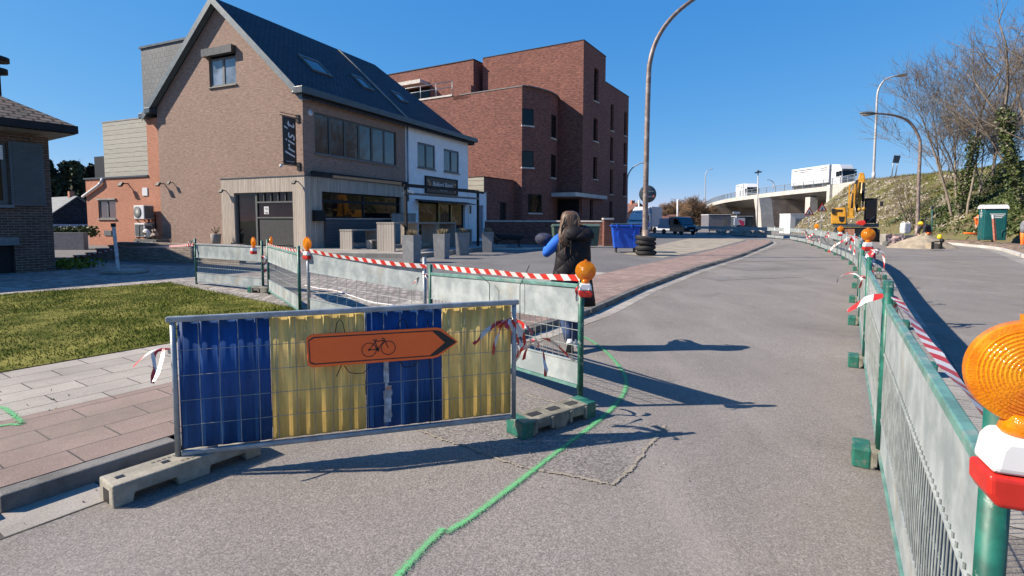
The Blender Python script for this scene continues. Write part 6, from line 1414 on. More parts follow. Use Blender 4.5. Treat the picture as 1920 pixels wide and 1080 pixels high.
# ------------------------------------------------------------------ sand, blocks, pipes, bag
vs = []; fs = []; c = G(1733, 467); n = 40; sk_ = (c.y+1.6)/c.y
for i in range(13):
    r_ = i/12
    for k in range(n):
        a = 2*math.pi*k/n; rr_ = r_*(1.95+.3*math.sin(a*2+1)+.15*math.sin(a*5)); z = .88*(1-r_)**.85*(1+.1*math.sin(a*3)); q = Vector((c.x*sk_+rr_*math.cos(a)*1.0, c.y*sk_+rr_*math.sin(a)*.8, 0)); vs.append((q.x, q.y, z+.05*mnoise.noise(q*3)*(1-r_)))
for i in range(12):
    for k in range(n): fs.append((i*n+k, (i+1)*n+k, (i+1)*n+(k+1) % n, i*n+(k+1) % n))
b = MB(); b.add(vs, fs, 0, True); tag(b.build('sand_heap', m['sand']), 'heap of pale sand on the asphalt beside the works kerb', 'sand heap')
t = thing('hatch_frame', 'dark barrow handles stuck upright in the sand right of the heap', 'barrow', D(1757, 467, 31)); b = MB()
for dx in (-.28, .22): b.box(dx-.04, dx+.04, -.05, .05, 0, .42)
b.bar((-.3, 0, .40), (.3, .1, .47), .05, .05); b.ball((.34, .1, .48), .12, 8, 6); b.build('handles', m['black'], t); b = MB(); b.extr([(-.24, .1, 0), (.6, .1, 0), (.2, .1, .3), (-.24, .1, .35)], (0, .5, 0)); b.build('sand_body', m['sand'], t)
for k, (px, py, L, h, Y, lab) in enumerate(((1672, 449, 1.3, .45, 38, 'long grey concrete block lying left of the sand heap'), (1700, 448, .8, .38, 38.5, 'shorter concrete block behind the sand heap'))):
    p = D(px, py, Y); b = MB(); b.box(-L/2, L/2, -.3, .3, 0, h+.35); o = b.build('concrete_block', m['concrete'], bevel=.03); o.location = (p.x, p.y, 0); tag(o, lab, 'concrete block', 'concrete blocks by the sand heap')
p = D(1670, 456, 35.5); b = MB(); b.tube([(p.x-.6, p.y-.3, .22), (p.x+.9, p.y+.5, .22)], .16, 14); b.tube([(p.x-.61, p.y-.305, .22), (p.x-.59, p.y-.295, .22)], .11, 14); tag(b.build('drain_pipe', m['frame_grey']), 'grey plastic drain pipe lying before the concrete blocks', 'pipe')
p = D(1686, 452, 34.8); t = thing('plastic_wrap', 'crumpled clear and pink plastic wrap beside the drain pipe', 'plastic wrap', (p.x, p.y, 0)); vs = []; b = MB()
for i in range(7):
    for k in range(7): vs.append((-.6+i*.2+random.uniform(-.06, .06), random.uniform(-.1, .1)+k*.08, .1+.1*k+random.uniform(0, .25)))
b.add(vs, [(i*7+k, i*7+7+k, i*7+8+k, i*7+k+1) for i in range(6) for k in range(6)], 0, False); b.build('sheet', pm('pinkish_plastic', (.36, .26, .24), .4, var=.3, scale=3), t)
p = D(1697, 438, 38.5); t = thing('bulk_bag', 'pale square bulk bag standing behind the concrete blocks', 'bulk bag', (p.x, p.y, p.z)); b = MB(); b.extr([(-.24, -.25, 0), (.23, -.25, 0), (.27, -.25, .4), (.23, -.25, .76), (-.23, -.25, .78), (-.27, -.25, .4)], (0, .5, 0)); b.build('sack', pm('woven_white', (.48, .49, .5), .8, var=.12, scale=9, bump=.4), t, bevel=.08); b = MB()
for x in (-.18, .18): b = MB(); b.tube([(x, -.2, .78), (x, 0, .86), (x, .2, .78)], .025, 5); b.build('loop', m['plastic_white'], t)
p = D(1762, 444, 37); t = thing('ground_marker', 'small yellow rounded cap behind the concrete kerb right of the sand heap', 'marker', (p.x, p.y, p.z-.16)); b = MB(); b.lathe([(0, .02), (.14, .02), (.15, .12), (.12, .26), (.05, .33), (0, .34)], 16); b.build('cap', m['helmet'], t); b = MB(); b.tube([(0, 0, -.6), (0, 0, .02)], .04, 6); b.build('stem', m['galv_tube'], t)
# ------------------------------------------------------------------ lamps, signs, masts of the far side
p = D(1719, 446, 41); P = [(p.x, p.y, .3)]+[tuple(D(x, y, 41)) for x, y in ((1721, 400), (1723, 330), (1725.5, 275), (1723, 258), (1714, 240), (1700, 225), (1680, 217), (1655, 213.5), (1640, 212.5))]
curve_lamp('street_lamp', 'brown street lamp with drooping head curving left over the works', P, .13, m['lamp_brown'], True, (-1, 0, .03), 1.5, group='street lamps')
P = [tuple(D(x, y, 74)) for x, y in ((1637.5, 338), (1640, 280), (1643, 220), (1645, 180), (1649, 164), (1658, 151), (1670, 145), (1681, 142))]
curve_lamp('street_lamp', 'tall pale street lamp standing on the bank behind the excavator', P, .17, m['lamp_grey'], True, (1, 0, .15), 2.0, group='street lamps')
P = [tuple(D(x, y, 70)) for x, y in ((1174.5, 442), (1175.5, 400), (1176, 345), (1178, 328), (1186, 315), (1198, 307), (1209, 305))]
curve_lamp('street_lamp', 'grey curved street lamp behind the far corner of the red apartment block', P, .11, m['lamp_grey'], group='street lamps')
P = [tuple(D(x, y, 160)) for x, y in ((1322, 400), (1322.5, 350), (1323, 328), (1327, 320), (1337, 316.5))]
curve_lamp('street_lamp', 'thin distant street lamp above the left end of the bridge', P, .15, m['lamp_grey'], group='street lamps')
P = [tuple(D(x, y, 150)) for x, y in ((1450, 352), (1451, 345), (1448, 340), (1441, 337), (1437, 336.5))]
curve_lamp('street_lamp', 'small distant curved lamp behind the bridge railing', P, .14, m['lamp_grey'], group='street lamps')
t = thing('camera_mast', 'slim grey mast with small cameras standing before the bridge pier', 'mast', (D(1419.5, 424, 84).x, 84, 0)); a = D(1421.5, 324, 84)-Vector((D(1419.5, 424, 84).x, 84, 0)); b = MB(); b.tube([(0, 0, 0), a], [.11, .08], 10); b.build('pole', m['lamp_grey'], t); b = MB(); b.bar(a+Vector((-.5, 0, 0)), a+Vector((.5, 0, .15)), .3, .2); b.ball(a+Vector((0, 0, .25)), .2, 8, 6); b.build('cameras', m['trim'], t)
def warn(name, label, px, py, Y, base, s=.5, upside=False):
    c = D(px, py, Y); g0 = base; t = thing(name, label, 'warning sign', (c.x, c.y, g0), 0, 'red and white warning triangles'); h = c.z-g0
    b = MB(); b.tube([(0, 0, 0), (0, 0, h+.1)], .04, 8); b.build('post', m['galv_tube'], t)
    def tri(k, y): return [(s*k*math.sin(a), y, h+.05+s*k*math.cos(a)) for a in (0, 2.0944, 4.18879)]
    b = MB(); b.extr(tri(1.15, -.06), (0, .02, 0)); b.build('red_border', m['plastic_red'], t); b = MB(); b.poly(tri(.75, -.0615)); b.build('white_field', m['plastic_white'], t); b = MB(); b.box(-.04*s*2, .04*s*2, -.064, -.0625, h-.1*s, h+.35*s); b.extr([(-.25*s, -.064, h-.2*s), (.25*s, -.064, h-.2*s), (.0, -.064, h+.2*s)], (0, .0015, 0)); b.build('symbol', m['sign_black'], t); return t
warn('warning_triangle', 'red and white warning triangle on a post at the foot of the dry slope', 1541, 392, 52, .3, .5)
warn('warning_triangle', 'red and white warning triangle behind the white container under the bridge', 1517, 399, 66, .1, .6)
c1, c2_ = D(1673, 330, 68), D(1680, 330, 68); t = thing('sign_back', 'dark square sign board seen from behind on two leaning legs atop the bank', 'sign', (c1.x, c1.y, bz(c1.x, c1.y)-.2)); o_ = Vector(t.location)
b = MB(); b.tube([D(1672, 331, 68)-o_, D(1676, 296, 68)-o_], .06, 6); b.tube([D(1679, 331, 68)-o_, D(1684, 296, 68)-o_], .06, 6); b.build('legs', m['galv_tube'], t); b = MB(); b.extr([D(1674, 305, 67.8)-o_, D(1685, 306, 67.8)-o_, D(1689, 292, 67.8)-o_, D(1677, 291, 67.8)-o_], (0, .08, 0)); b.build('board', m['trim'], t)
p = D(1748, 440, 43); t = thing('marker_stake', 'thin green stake with a grey box standing in the ivy', 'stake', (p.x, p.y, bz(p.x, p.y)-.1)); a = D(1748, 388, 43)-Vector(t.location); b = MB(); b.tube([(0, 0, 0), a], .04, 6); b.build('rod', m['toilet'], t); b = MB(); b.box(a.x-.12, a.x+.12, -.06, .06, a.z-.14, a.z+.1); b.build('box', m['frame_grey'], t)
# white site container, far cabins under the bridge
def cont(name, label, px0, px1, ytop, Y, Dp, mat, h=None, z0=0.0):
    a, c = D(px0, ytop, Y), D(px1, ytop, Y); t = thing(name, label, 'container', ((a.x+c.x)/2, Y, z0)); w = (c.x-a.x)/2; H = a.z-z0
    b = MB(); b.box(-w, w, 0, Dp, 0, H); b.build('box', mat, t, bevel=.03); b = MB(); b.box(-w-.05, w+.05, -.05, Dp+.05, H+.002, H+.12); b.build('roof_edge', m['white_paint'], t); return t, w, H
t, w, H = cont('site_container', 'white site container under the bridge end behind the dry slope', 1482, 1532, 402, 76, 3, m['white_paint'])
b = MB()
for k in range(8): b.box(-w*.6+k*.2, -w*.6+k*.2+.1, -.03, -.004, H*.35, H*.8)
b.build('window_bars', m['trim'], t)
t, w, H = cont('site_cabin', 'pale grey cabin coloured as in shade under the left part of the bridge', 1329, 1371, 403, 100, 4, pm('shaded_cabin_grey', (.13, .13, .15), .6))  # cabin grey darkened: the bridge's shade is put into the colour
b = MB(); b.box(-w*.95, w*.95, -.06, -.004, H*.93, H); b.build('dark_edge', m['black'], t); b = MB(); b.box(w*.3, w*.7, -.04, -.004, 0, H*.8); b.build('door', m['frame_grey'], t)
t, w, H = cont('site_cabin', 'small cabin with white roof and red banner behind the far barriers', 1382, 1412, 406, 104, 3, m['trim'])
b = MB(); b.box(-w*.9, w*.0, -.05, -.004, H*.4, H*.9); b.build('white_panel', m['white_paint'], t)
a = D(1383, 411, 82); b = MB(); b.extr([D(1383, 411, 82), D(1396, 415, 82), D(1395, 424, 82), D(1390, 423, 82)], (0, .06, 0)); tag(b.build('red_banner', pm('crimson_banner', (.45, .03, .10), .6)), 'crimson banner hanging slanted beside the signal post', 'banner')
t = thing('signal_post', 'grey signal post with a box head behind the far barriers', 'post', (D(1380, 424, 80).x, 80, 0)); zz_ = D(1380, 397, 80).z; b = MB(); b.tube([(0, 0, 0), (0, 0, zz_)], .09, 8); b.build('pole', m['lamp_grey'], t); b = MB(); b.box(-.5, .5, -.1, .1, zz_-.3, zz_); b.box(-.3, .3, -.12, .12, zz_-2.0, zz_-.9); b.build('head', m['box_grey'], t)
for k, (px, y0, y1, Y, lab) in enumerate(((1198, 375, 425, 85, 'white pole beside the far brick house'), (1270.5, 374, 412, 90, 'white pole above the dark pickup'))):
    a = D(px, y1, Y); c = D(px, y0, Y); b = MB(); b.tube([(a.x, Y, 0), c], .14, 8); tag(b.build('white_pole', m['white_paint']), lab, 'pole', 'white poles in the distance')
# far barriers across the road
CP = [D(1304, 437, 66), D(1330, 437, 66), D(1360, 438, 64), D(1380, 439, 62), D(1400, 440, 59.5), D(1418, 442, 57), D(1434, 444, 54.5), D(1452, 446, 52), D(1469, 448, 49.5)]
for i in range(len(CP)-1):
    panel('site_barrier', CP[i], CP[i+1], f'{ORD[i]} barrier panel from the left in the far row across the road', 'barrier panels of the far row', detail=1, zA=.05, zB=.05, bars=.25, paint='galv_tube', rail='galv')
b = MB()
for k in range(60):
    f = random.random(); p = D(1390+75*f, 434, 64-10*f); s = random.uniform(.15, .45); b.box(-s, s, -s*.6, s*.6, -s*.4, s*.4, 0, Matrix.Translation((p.x+random.uniform(-1, 1), p.y+4+random.uniform(-1, 2), .3)) @ Matrix.Rotation(random.uniform(0, 6), 4, Vector((random.random(), random.random(), random.random()))))
tag(b.build('broken_slabs', m['rubble']), 'broken pale slabs heaped behind the far row of barriers', 'rubble', kind='stuff')
# ------------------------------------------------------------------ far houses, wood, hedge
def gable_house(name, label, loc, rz, W_, L, e, a, wm, rm):
    t = thing(name, label, 'house', loc, rz); b = MB(); b.box(-W_/2, W_/2, 0, L, 0, e); b.extr([(-W_/2, 0, e), (W_/2, 0, e), (0, 0, a)], (0, L, 0)); b.build('wall', wm, t); b = MB()
    for s in (-1, 1): b.extr([(s*(W_/2+.4), -.3, e-.35*(a-e)/W_), (s*(W_/2+.4), L+.3, e-.35*(a-e)/W_), (0, L+.3, a+.15), (0, -.3, a+.15)], (0, 0, -.15))
    b.build('roof', rm, t); return t
rt_ = brick('far_red_tiles', (.22, .10, .07), (.16, .08, .06), (.08, .05, .04), .4, .3, .03)
p = D(1197, 440, 88); t = gable_house('far_house', 'orange brick gabled house far behind the box van', (p.x, 88, 0), .25, 5.2, 10, 2.6, 4.6, m['brick_orange'], rt_); b = MB(); b.box(-.3, .3, 2, 2.6, 4.2, 5.2); b.build('chimney', m['brick_orange'], t)
p = D(1222, 440, 95); gable_house('far_house', 'small far house with red tiled roof beside the orange brick one', (p.x, 95, 0), 1.3, 6, 8, 2.0, 3.9, m['brick_dark'], rt_)
p = D(1292, 440, 110); gable_house('far_house', 'low distant house with a brownish roof behind the pickup', (p.x, 110, 0), 1.2, 8, 10, 2.2, 3.0, m['stucco'], rt_)
p = D(128, 440, 62); t = gable_house('grey_roof_house', 'dark gabled house with grey slate roof and skylights far behind the bungalow', (p.x+1.2, 62, 0), R(58), 6.2, 9, 1.7, 4.3, m['slate'], m['slate_grey']); b = MB(); b.box(-.25, .25, 1.2, 1.7, 4.0, 5.0); b.build('chimney', m['brick_orange'], t); b = MB(); b.box(-3.6, 2.2, -1.2, -.1, .5, .62); b.box(-3.6, 2.2, -1.2, -1.1, .62, 1.2); b.build('balcony', m['box_grey'], t); b = MB(); b.box(-3.16, -3.11, 3, 5, .2, 1.4); b.build('window', m['white_paint'], t)
t = thing('rendered_wall', 'plain greyish rendered garden wall behind the stepped brick wall', 'wall', (-24, 27.5, 0)); b = MB(); b.box(-4, 1.9, 0, .3, 0, 1.0); b.build('wall_face', pm('greyish_render', (.22, .2, .19), .9, var=.1), t)
P = np.stack([rng.uniform(-28, -22.1, 4000), 28+rng.uniform(0, .7, 4000), 1.0+rng.uniform(-.2, .28, 4000)], 1); leafcloud('hedge', P, .07, m['ivy'], 'trimmed green hedge on top of the rendered wall', 'hedge', 0, .05)
P = np.stack([rng.uniform(-15.6, -13.4, 900), rng.uniform(16.2, 17.6, 900), .1+rng.uniform(0, .3, 900)], 1); o = leafcloud('weeds', P, .06, m['grass'], 'green weeds beside the bungalow corner and stepped wall', 'weeds', 0, .05); o['kind'] = 'stuff'
pts = []
for k in range(80):
    cx = -132+k*.85+rng.uniform(-1, 1); cy = 140+rng.uniform(-8, 8); h = rng.uniform(13.5, 16.5) if cx < -100 else rng.uniform(11, 14); n = 1100; zz0 = rng.uniform(0, 1, n); rr0 = (1-zz0**1.5)*2.6+.5; a = rng.uniform(0, 6.28, n); pts.append(np.stack([cx+np.cos(a)*rr0*np.sqrt(rng.random(n)), cy+np.sin(a)*rr0*np.sqrt(rng.random(n)), zz0*h], 1))
o = leafcloud('forest', np.concatenate(pts), .55, m['conifer'], 'dark green wood on the horizon between the bungalow and the gable', 'wood', 0, .25); o['kind'] = 'stuff'
# ------------------------------------------------------------------ bare trees
def tubes(name, segs, mat, parent=None, n=4):
    """many tapered twig segments as one mesh (one crown or one trunk)"""
    A = np.array([s[0] for s in segs]); B = np.array([s[1] for s in segs]); ra = np.array([s[2] for s in segs]); rb_ = np.array([s[3] for s in segs]); N = len(A)
    d = B-A; d /= np.linalg.norm(d, axis=1)[:, None]+1e-9; ref = np.where(np.abs(d[:, 2:3]) < .9, np.array([[0, 0, 1.]]), np.array([[1., 0, 0]])); x = np.cross(d, ref); x /= np.linalg.norm(x, axis=1)[:, None]; y = np.cross(d, x)
    v = np.empty((N, 2*n, 3))
    for k in range(n):
        c, s = math.cos(2*math.pi*k/n), math.sin(2*math.pi*k/n); o = x*c+y*s; v[:, k] = A+o*ra[:, None]; v[:, n+k] = B+o*rb_[:, None]
    f = np.empty((N, n, 4), np.int32); base = (np.arange(N)*2*n)[:, None]
    for k in range(n): k2 = (k+1) % n; f[:, k] = base+np.array([[k, k2, n+k2, n+k]])
    me = bpy.data.meshes.new(name); me.vertices.add(N*2*n); me.vertices.foreach_set('co', v.ravel()); me.loops.add(N*n*4); me.loops.foreach_set('vertex_index', f.ravel()); me.polygons.add(N*n)
    me.polygons.foreach_set('loop_start', np.arange(0, N*n*4, 4, dtype=np.int32)); me.polygons.foreach_set('loop_total', np.full(N*n, 4, np.int32)); me.polygons.foreach_set('use_smooth', np.ones(N*n, bool)); me.materials.append(mat); me.update(calc_edges=True)
    o = bpy.data.objects.new(name, me); COL.objects.link(o)
    if parent is not None: o.parent = parent
    return o
def grow(p, d, L, r, lev, maxlev, out, R_, up=.25, fork=(3, 5), spread=.75, shrink=.62, mr=.013):
    n = 6 if lev == 0 else 3; q = Vector(p); d = Vector(d).normalized(); r0 = r
    pts = [q.copy()]
    for i in range(n):
        d = (d+Vector((R_.gauss(0, .045+.06*lev), R_.gauss(0, .045+.06*lev), R_.gauss(0, .06)+up*.12*(lev > 0)))).normalized()
        q2 = q+d*(L/n); r1 = r0*(1-.45/n) if lev < maxlev else r0*.7; out[min(lev, 1)].append((tuple(q), tuple(q2), r0, r1)); q = q2; r0 = r1; pts.append((q.copy()))
    if lev >= maxlev: return
    k = R_.randint(*fork)
    for j in range(k):
        f = R_.uniform(.35, 1.0) if lev > 0 else R_.uniform(.3, 1.0)
        i = min(int(f*n), n-1); b = Vector(pts[i]).lerp(Vector(pts[i+1]), f*n-i)
        a = R_.uniform(0, 6.283); side = d.cross(Vector((math.cos(a), math.sin(a), .3))).normalized(); nd = (d*(1-spread*.55)+side*spread+Vector((0, 0, up))).normalized()
        grow(b, nd, L*shrink*R_.uniform(.75, 1.2), max(r0*R_.uniform(.45, .65), mr), lev+1, maxlev, out, R_, up, fork, spread, shrink, mr)
    grow(q, d, L*shrink, max(r0*.8, mr), lev+1, maxlev, out, R_, up, fork, spread, shrink, mr)
def tree(label, base, H, r, seed, lean=(0, 0), maxlev=4, fork=(3, 4), spread=.62, up=.34, twig='twig', bark='bark', ivy=0.0, group='bare trees on the bank', name='bare_tree', cat='tree', stems=1, trunkf=.42, minr=.013):
    base = Vector(base); t = thing(name, label, cat, base, 0, group); R_ = random.Random(seed); out = [[], []]
    for s in range(stems):
        d = Vector((lean[0]+(R_.uniform(-.22, .22) if stems > 1 else 0), lean[1]+(R_.uniform(-.3, .3) if stems > 1 else 0), 1))
        grow((R_.uniform(-.25, .25)*(stems > 1), R_.uniform(-.2, .2)*(stems > 1), -.3), d, H*trunkf, r*R_.uniform(.75, 1.1), 0, maxlev, out, R_, up, fork, spread, .62, minr)
    tubes('trunk', out[0], m[bark], t, 8); tubes('crown', out[1], m[twig], t, 3)
    if ivy:
        P = []
        for a, b_, r0, r1 in out[0]:
            for k in range(int(260*ivy)): f = R_.random(); c = Vector(a).lerp(Vector(b_), f); P.append((c.x+R_.gauss(0, .22), c.y+R_.gauss(0, .22), c.z+R_.gauss(0, .15)))
        o = leafcloud('ivy', np.array(P), .12, m['ivy'], None, None, 0, .12); o.parent = t
    return t
for k, (px, py, Hp, r, seed, kw) in enumerate((
    (1788, 406, 150, .11, 3, dict(lean=(-.14, 0), stems=3, fork=(4, 5), lab='pale multi-stemmed bare tree left of the ivy trunk on the bank')),
    (1797, 404, 275, .2, 5, dict(ivy=1.0, maxlev=2, fork=(2, 3), lab='short ivy-clad trunk among bare stems on the bank', trunkf=.9)),
    (1813, 402, 120, .12, 8, dict(lean=(.02, 0), fork=(4, 6), maxlev=4, lab='straight slender bare tree right of the short ivy trunk')),
    (1918, 385, 150, .26, 11, dict(lean=(-.25, 0), ivy=1.7, fork=(3, 5), lab='tall leaning tree wrapped in ivy above the portable toilet', trunkf=.62)),
    (1962, 392, 20, .22, 14, dict(lean=(-.12, 0), fork=(4, 5), lab='large bare tree at the right edge spreading over the bank', spread=.95, trunkf=.36)),
    (1900, 345, 110, .2, 17, dict(lean=(-.05, 0), fork=(4, 5), lab='bare tree behind the ivy-wrapped trunk')),
    (1862, 335, 190, .10, 20, dict(stems=2, fork=(4, 5), lab='bushy bare tree on the crest between ivy trunk and slender tree', spread=.9)),
    (1945, 350, 60, .17, 23, dict(lean=(-.2, 0), fork=(4, 5), lab='bare tree whose branches enter at the upper right corner', spread=.95)),
    (1836, 365, 215, .08, 26, dict(stems=3, fork=(3, 5), lab='thin shrubby bare tree on the slope above the toilet', spread=.9)),
    (1885, 330, 150, .10, 31, dict(stems=2, fork=(4, 5), lab='tangled bare tree on the crest behind the toilet roof', spread=.9)),
    (1709, 432, 335, .06, 29, dict(lean=(-.35, 0), stems=4, fork=(3, 4), lab='low spreading bare shrub left of the brown street lamp', spread=.85, maxlev=3)))):
    lab = kw.pop('lab'); h = bhit(px, py) or Vector(D(px, py, 44)); H = (py-Hp)/1000*h.y*1.3
    tree(lab, h, H, r*h.y/45, seed, **kw)
WG = 'bare trees behind the bridge end'
for k, (px, top, Y, lab) in enumerate(((1186, 380, 130, 'far bare tree furthest left behind the white box van'), (1224, 374, 140, 'far bare tree behind the round sign'), (1248, 360, 120, 'far bare tree left of the white pole'), (1272, 350, 125, 'far bushy bare tree right of the white pole'), (1294, 343, 118, 'tallest far bare tree before the bridge end'), (1314, 350, 122, 'far bare tree touching the left bridge end'), (1334, 366, 116, 'thin far bare tree in front of the bridge railing'), (1236, 378, 112, 'low reddish far tree behind the pickup'), (1284, 375, 110, 'low wide far shrub tree above the pickup roof'))):
    p = D(px, 430, Y); H = D(px, top, Y).z; tree(lab, (p.x, Y, 0), H*.95, .2, 50+k, stems=4, maxlev=4, fork=(5, 6), spread=.9, up=.22, twig='twig_warm', bark='twig_warm', group=WG, trunkf=.36, minr=.035)
tree('distant bare poplar above the dark wood on the left', (D(162, 340, 150).x, 150, 0), 19, .25, 77, stems=2, spread=.35, up=.6, group='bare trees behind the left wood')
p = D(160, 430, 66); tree('small bare tree by the far grey-roofed house', (p.x, 66, 0), 5, .1, 78, stems=2, group='bare trees behind the left wood')
# ------------------------------------------------------------------ people
def joints(px, Y):
    def f(x, y, dy=0.0): p = D(x, y, Y); k = (Y+dy)/Y; return Vector((p.x, Y+dy, p.z))
    return f
def hand_graph(V, E, Rr, w, palm, fdir, side, k=1.0):
    """palm and five unequal fingers grown from wrist vertex w"""
    fdir = Vector(fdir).normalized(); side = Vector(side).normalized(); nrm_ = fdir.cross(side)
    pi_ = len(V); V.append(palm); E.append((w, pi_)); Rr.append((.032*k, .018*k))
    for j, (o, L) in enumerate(((-.033, .062), (-.011, .075), (.011, .07), (.032, .055))):
        a = len(V); V += [palm+fdir*.045*k+side*o*k, palm+fdir*(.045+L*.5)*k+side*o*1.1*k-nrm_*.012*k, palm+fdir*(.045+L*.85)*k+side*o*1.1*k-nrm_*.04*k]; E += [(pi_, a), (a, a+1), (a+1, a+2)]; Rr += [.0095*k, .0088*k, .0075*k]
    a = len(V); V += [palm-side*.045*k-fdir*.005*k, palm-side*.06*k+fdir*.035*k-nrm_*.015*k]; E += [(pi_, a), (a, a+1)]; Rr += [.012*k, .009*k]
def solidloft(name, rings, mat, parent, n=28, close=True):
    """rings: (centre, half-width vector, half-depth vector)"""
    b = MB(); vs = []; fs = []
    for c, hw, hd in rings:
        for k in range(n):
            a = 2*math.pi*k/n; ca, sa = math.cos(a), math.sin(a); e = .85
            vs.append(Vector(c)+Vector(hw)*math.copysign(abs(ca)**e, ca)+Vector(hd)*math.copysign(abs(sa)**e, sa))
    for i in range(len(rings)-1):
        for k in range(n): fs.append((i*n+k, i*n+(k+1) % n, (i+1)*n+(k+1) % n, (i+1)*n+k))
    fs += [list(range(n))[::-1], [(len(rings)-1)*n+k for k in range(n)]]
    b.add(vs, fs, 0, True); return b.build(name, mat, parent)
PY_ = 6.69; j = joints(0, PY_); base = G(1072, 656); base.z = 0
pe = thing('person', 'person with long brown hair, black quilted body warmer and blue sleeves walking away', 'person', (base.x, base.y, 0))
def lj(x, y, dy=0.0): return j(x, y, dy)-Vector((base.x, base.y, 0))
kx = PY_/1000
V = [lj(1070, 545), lj(1069, 510), lj(1070, 470), lj(1070, 448), lj(1069, 433), lj(1068, 418, .01), lj(1068, 405, .0),
     lj(1052, 447), lj(1092, 447),
     lj(1061, 556), lj(1061, 598, .02), lj(1066, 638, -.16), lj(1079, 556), lj(1079, 600, .10), lj(1079, 646, .16),
     lj(1025, 474, .03), lj(1029, 464, .22), lj(1031, 459, .28), lj(1100, 486, .03), lj(1088, 480, .24), lj(1085, 477, .30)]
E_ = [(0, 1), (1, 2), (2, 3), (3, 4), (4, 5), (5, 6), (3, 7), (3, 8), (0, 9), (9, 10), (10, 11), (0, 12), (12, 13), (13, 14), (7, 15), (15, 16), (16, 17), (8, 18), (18, 19), (19, 20)]
Rr = [(.15, .12), (.14, .11), (.17, .12), (.13, .1), .055, (.085, .1), (.075, .085), .07, .07, .095, .062, .042, .095, .062, .042, .048, .04, .028, .048, .04, .028]
Rr = list(Rr); hand_graph(V, E_, Rr, 17, V[17]+Vector((.01, .07, .0)), (.1, 1, .1), (1, 0, -.1)); hand_graph(V, E_, Rr, 20, V[20]+Vector((-.02, .07, .0)), (-.3, 1, .1), (-1, 0, -.1))
skin('body', [tuple(v) for v in V], E_, Rr, m['skin'], pe)
den = pm('denim', (.03, .055, .13), .85, var=.25, scale=30, bump=.2, bscale=200); blue = pm('blue_knit', (.012, .12, .55), .85, var=.12, scale=14, bump=.3, bscale=160)
b = MB()
for (a, c, d) in ((9, 10, 11), (12, 13, 14)): p0, p1, p2 = V[a], V[c], V[d]; b.tube([p0, p0.lerp(p1, .5), p1, p1.lerp(p2, .5), p2+Vector((0, 0, .03))], [.115, .1, .078, .07, .066], 16)
b.tube([V[0]+Vector((-.06, 0, .0)), V[0]+Vector((.06, 0, .0))], .15, 14); b.build('jeans', den, pe)
b = MB()
for (a, c, d) in ((7, 15, 16), (8, 18, 19)): p0, p1, p2 = V[a], V[c], V[d]; b.tube([p0+Vector((.03 if a == 7 else -.03, 0, .01)), p0.lerp(p1, .3), p0.lerp(p1, .7), p1, p1.lerp(p2, .5), p2], [.085, .08, .07, .058, .052, .046], 16)
b.build('blue_sleeves', blue, pe)
# quilted body warmer: diagonal quilting by bump
t = NT('quilted_black'); v = t.coord(); w1 = t.node('ShaderNodeTexWave', wave_type='BANDS', bands_direction='X'); w2 = t.node('ShaderNodeTexWave', wave_type='BANDS', bands_direction='X')
for w_, r_ in ((w1, R(48)), (w2, R(-48))): t.link(t.mapping(v, (1, 1, 1), (0, r_, 0)), w_.inputs['Vector']); w_.inputs['Scale'].default_value = 2.1; w_.inputs['Distortion'].default_value = .3; w_.inputs['Detail'].default_value = 0
q1 = t.math('POWER', t.math('MULTIPLY', w1.outputs[1], w2.outputs[1]), .3); t.col(t.mix(t.noise(v, 7, 4), (.008, .007, .009), (.016, .014, .016))); t.set(rough=.62, spec=.2); t.bump(t.math('ADD', q1, t.math('MULTIPLY', t.noise(v, 10, 4), .5)), .8, .016); m['quilt'] = t.m
def ring(xl, xr, y, dp, dy=0.0, tilt=0.0): c = lj((xl+xr)/2, y, dy); return (c, Vector(((xr-xl)/2*kx, 0, tilt)), Vector((0, dp, 0)))
solidloft('quilted_vest', [ring(1054, 1098, 438, .07), ring(1048, 1106, 442, .11), ring(1043, 1110, 449, .135), ring(1042, 1107, 462, .15), ring(1042, 1108, 480, .155), ring(1039, 1108, 500, .155), ring(1034, 1110, 520, .16), ring(1030, 1113, 542, .17), ring(1029, 1116, 560, .175), ring(1030, 1117, 572, .172), ring(1036, 1112, 571, .15)], m['quilt'], pe)
solidloft('hood', [ring(1062, 1104, 449, .04, -.15), ring(1056, 1111, 445, .07, -.135, -.01), ring(1057, 1112, 435, .08, -.11, -.02), ring(1062, 1107, 426, .065, -.07, -.02), ring(1068, 1098, 421, .035, -.05, -.01)], m['quilt'], pe)
hairm = pm('brown_hair', (.075, .042, .024), .45, var=.4, scale=14, c2=(.16, .095, .055)); 
t = NT('brown_hair_strands'); v = t.coord(); n1 = t.noise(t.mapping(v, (60, 60, 4)), 1.0, 4, .7); t.col(t.mix(t.ramp(n1, [(.35, 0.0), (.65, 1.0)]), (.045, .026, .015), (.16, .092, .053))); t.set(rough=.42, spec=.4); t.bump(n1, .6, .01); hairm = t.m
h = solidloft('hair', [ring(1061, 1075, 395.5, .03), ring(1055, 1083, 398.5, .08, -.005), ring(1052, 1086, 405, .10, -.01), ring(1051, 1087, 414, .105, -.015), ring(1049, 1086, 424, .10, -.03), ring(1046, 1078, 434, .08, -.06), ring(1045, 1070, 442, .06, -.10), ring(1047, 1065, 451, .04, -.125), ring(1052, 1062, 460, .016, -.14)], hairm, pe)
b = MB()
for k in range(26):
    x = random.uniform(1049, 1086); b.tube(crv([lj(x*.6+1068*.4, 399, -.07), lj(x, 416, -.115), lj(x-5+random.uniform(-3, 2), 432, -.125), lj(min(x-8, 1064)+random.uniform(-4, 3), random.uniform(442, 462) if k % 6 else 476, -.16)], 3), [.006]*9+[.0015], 5, 0, False)
b.build('hair_strands', hairm, pe)
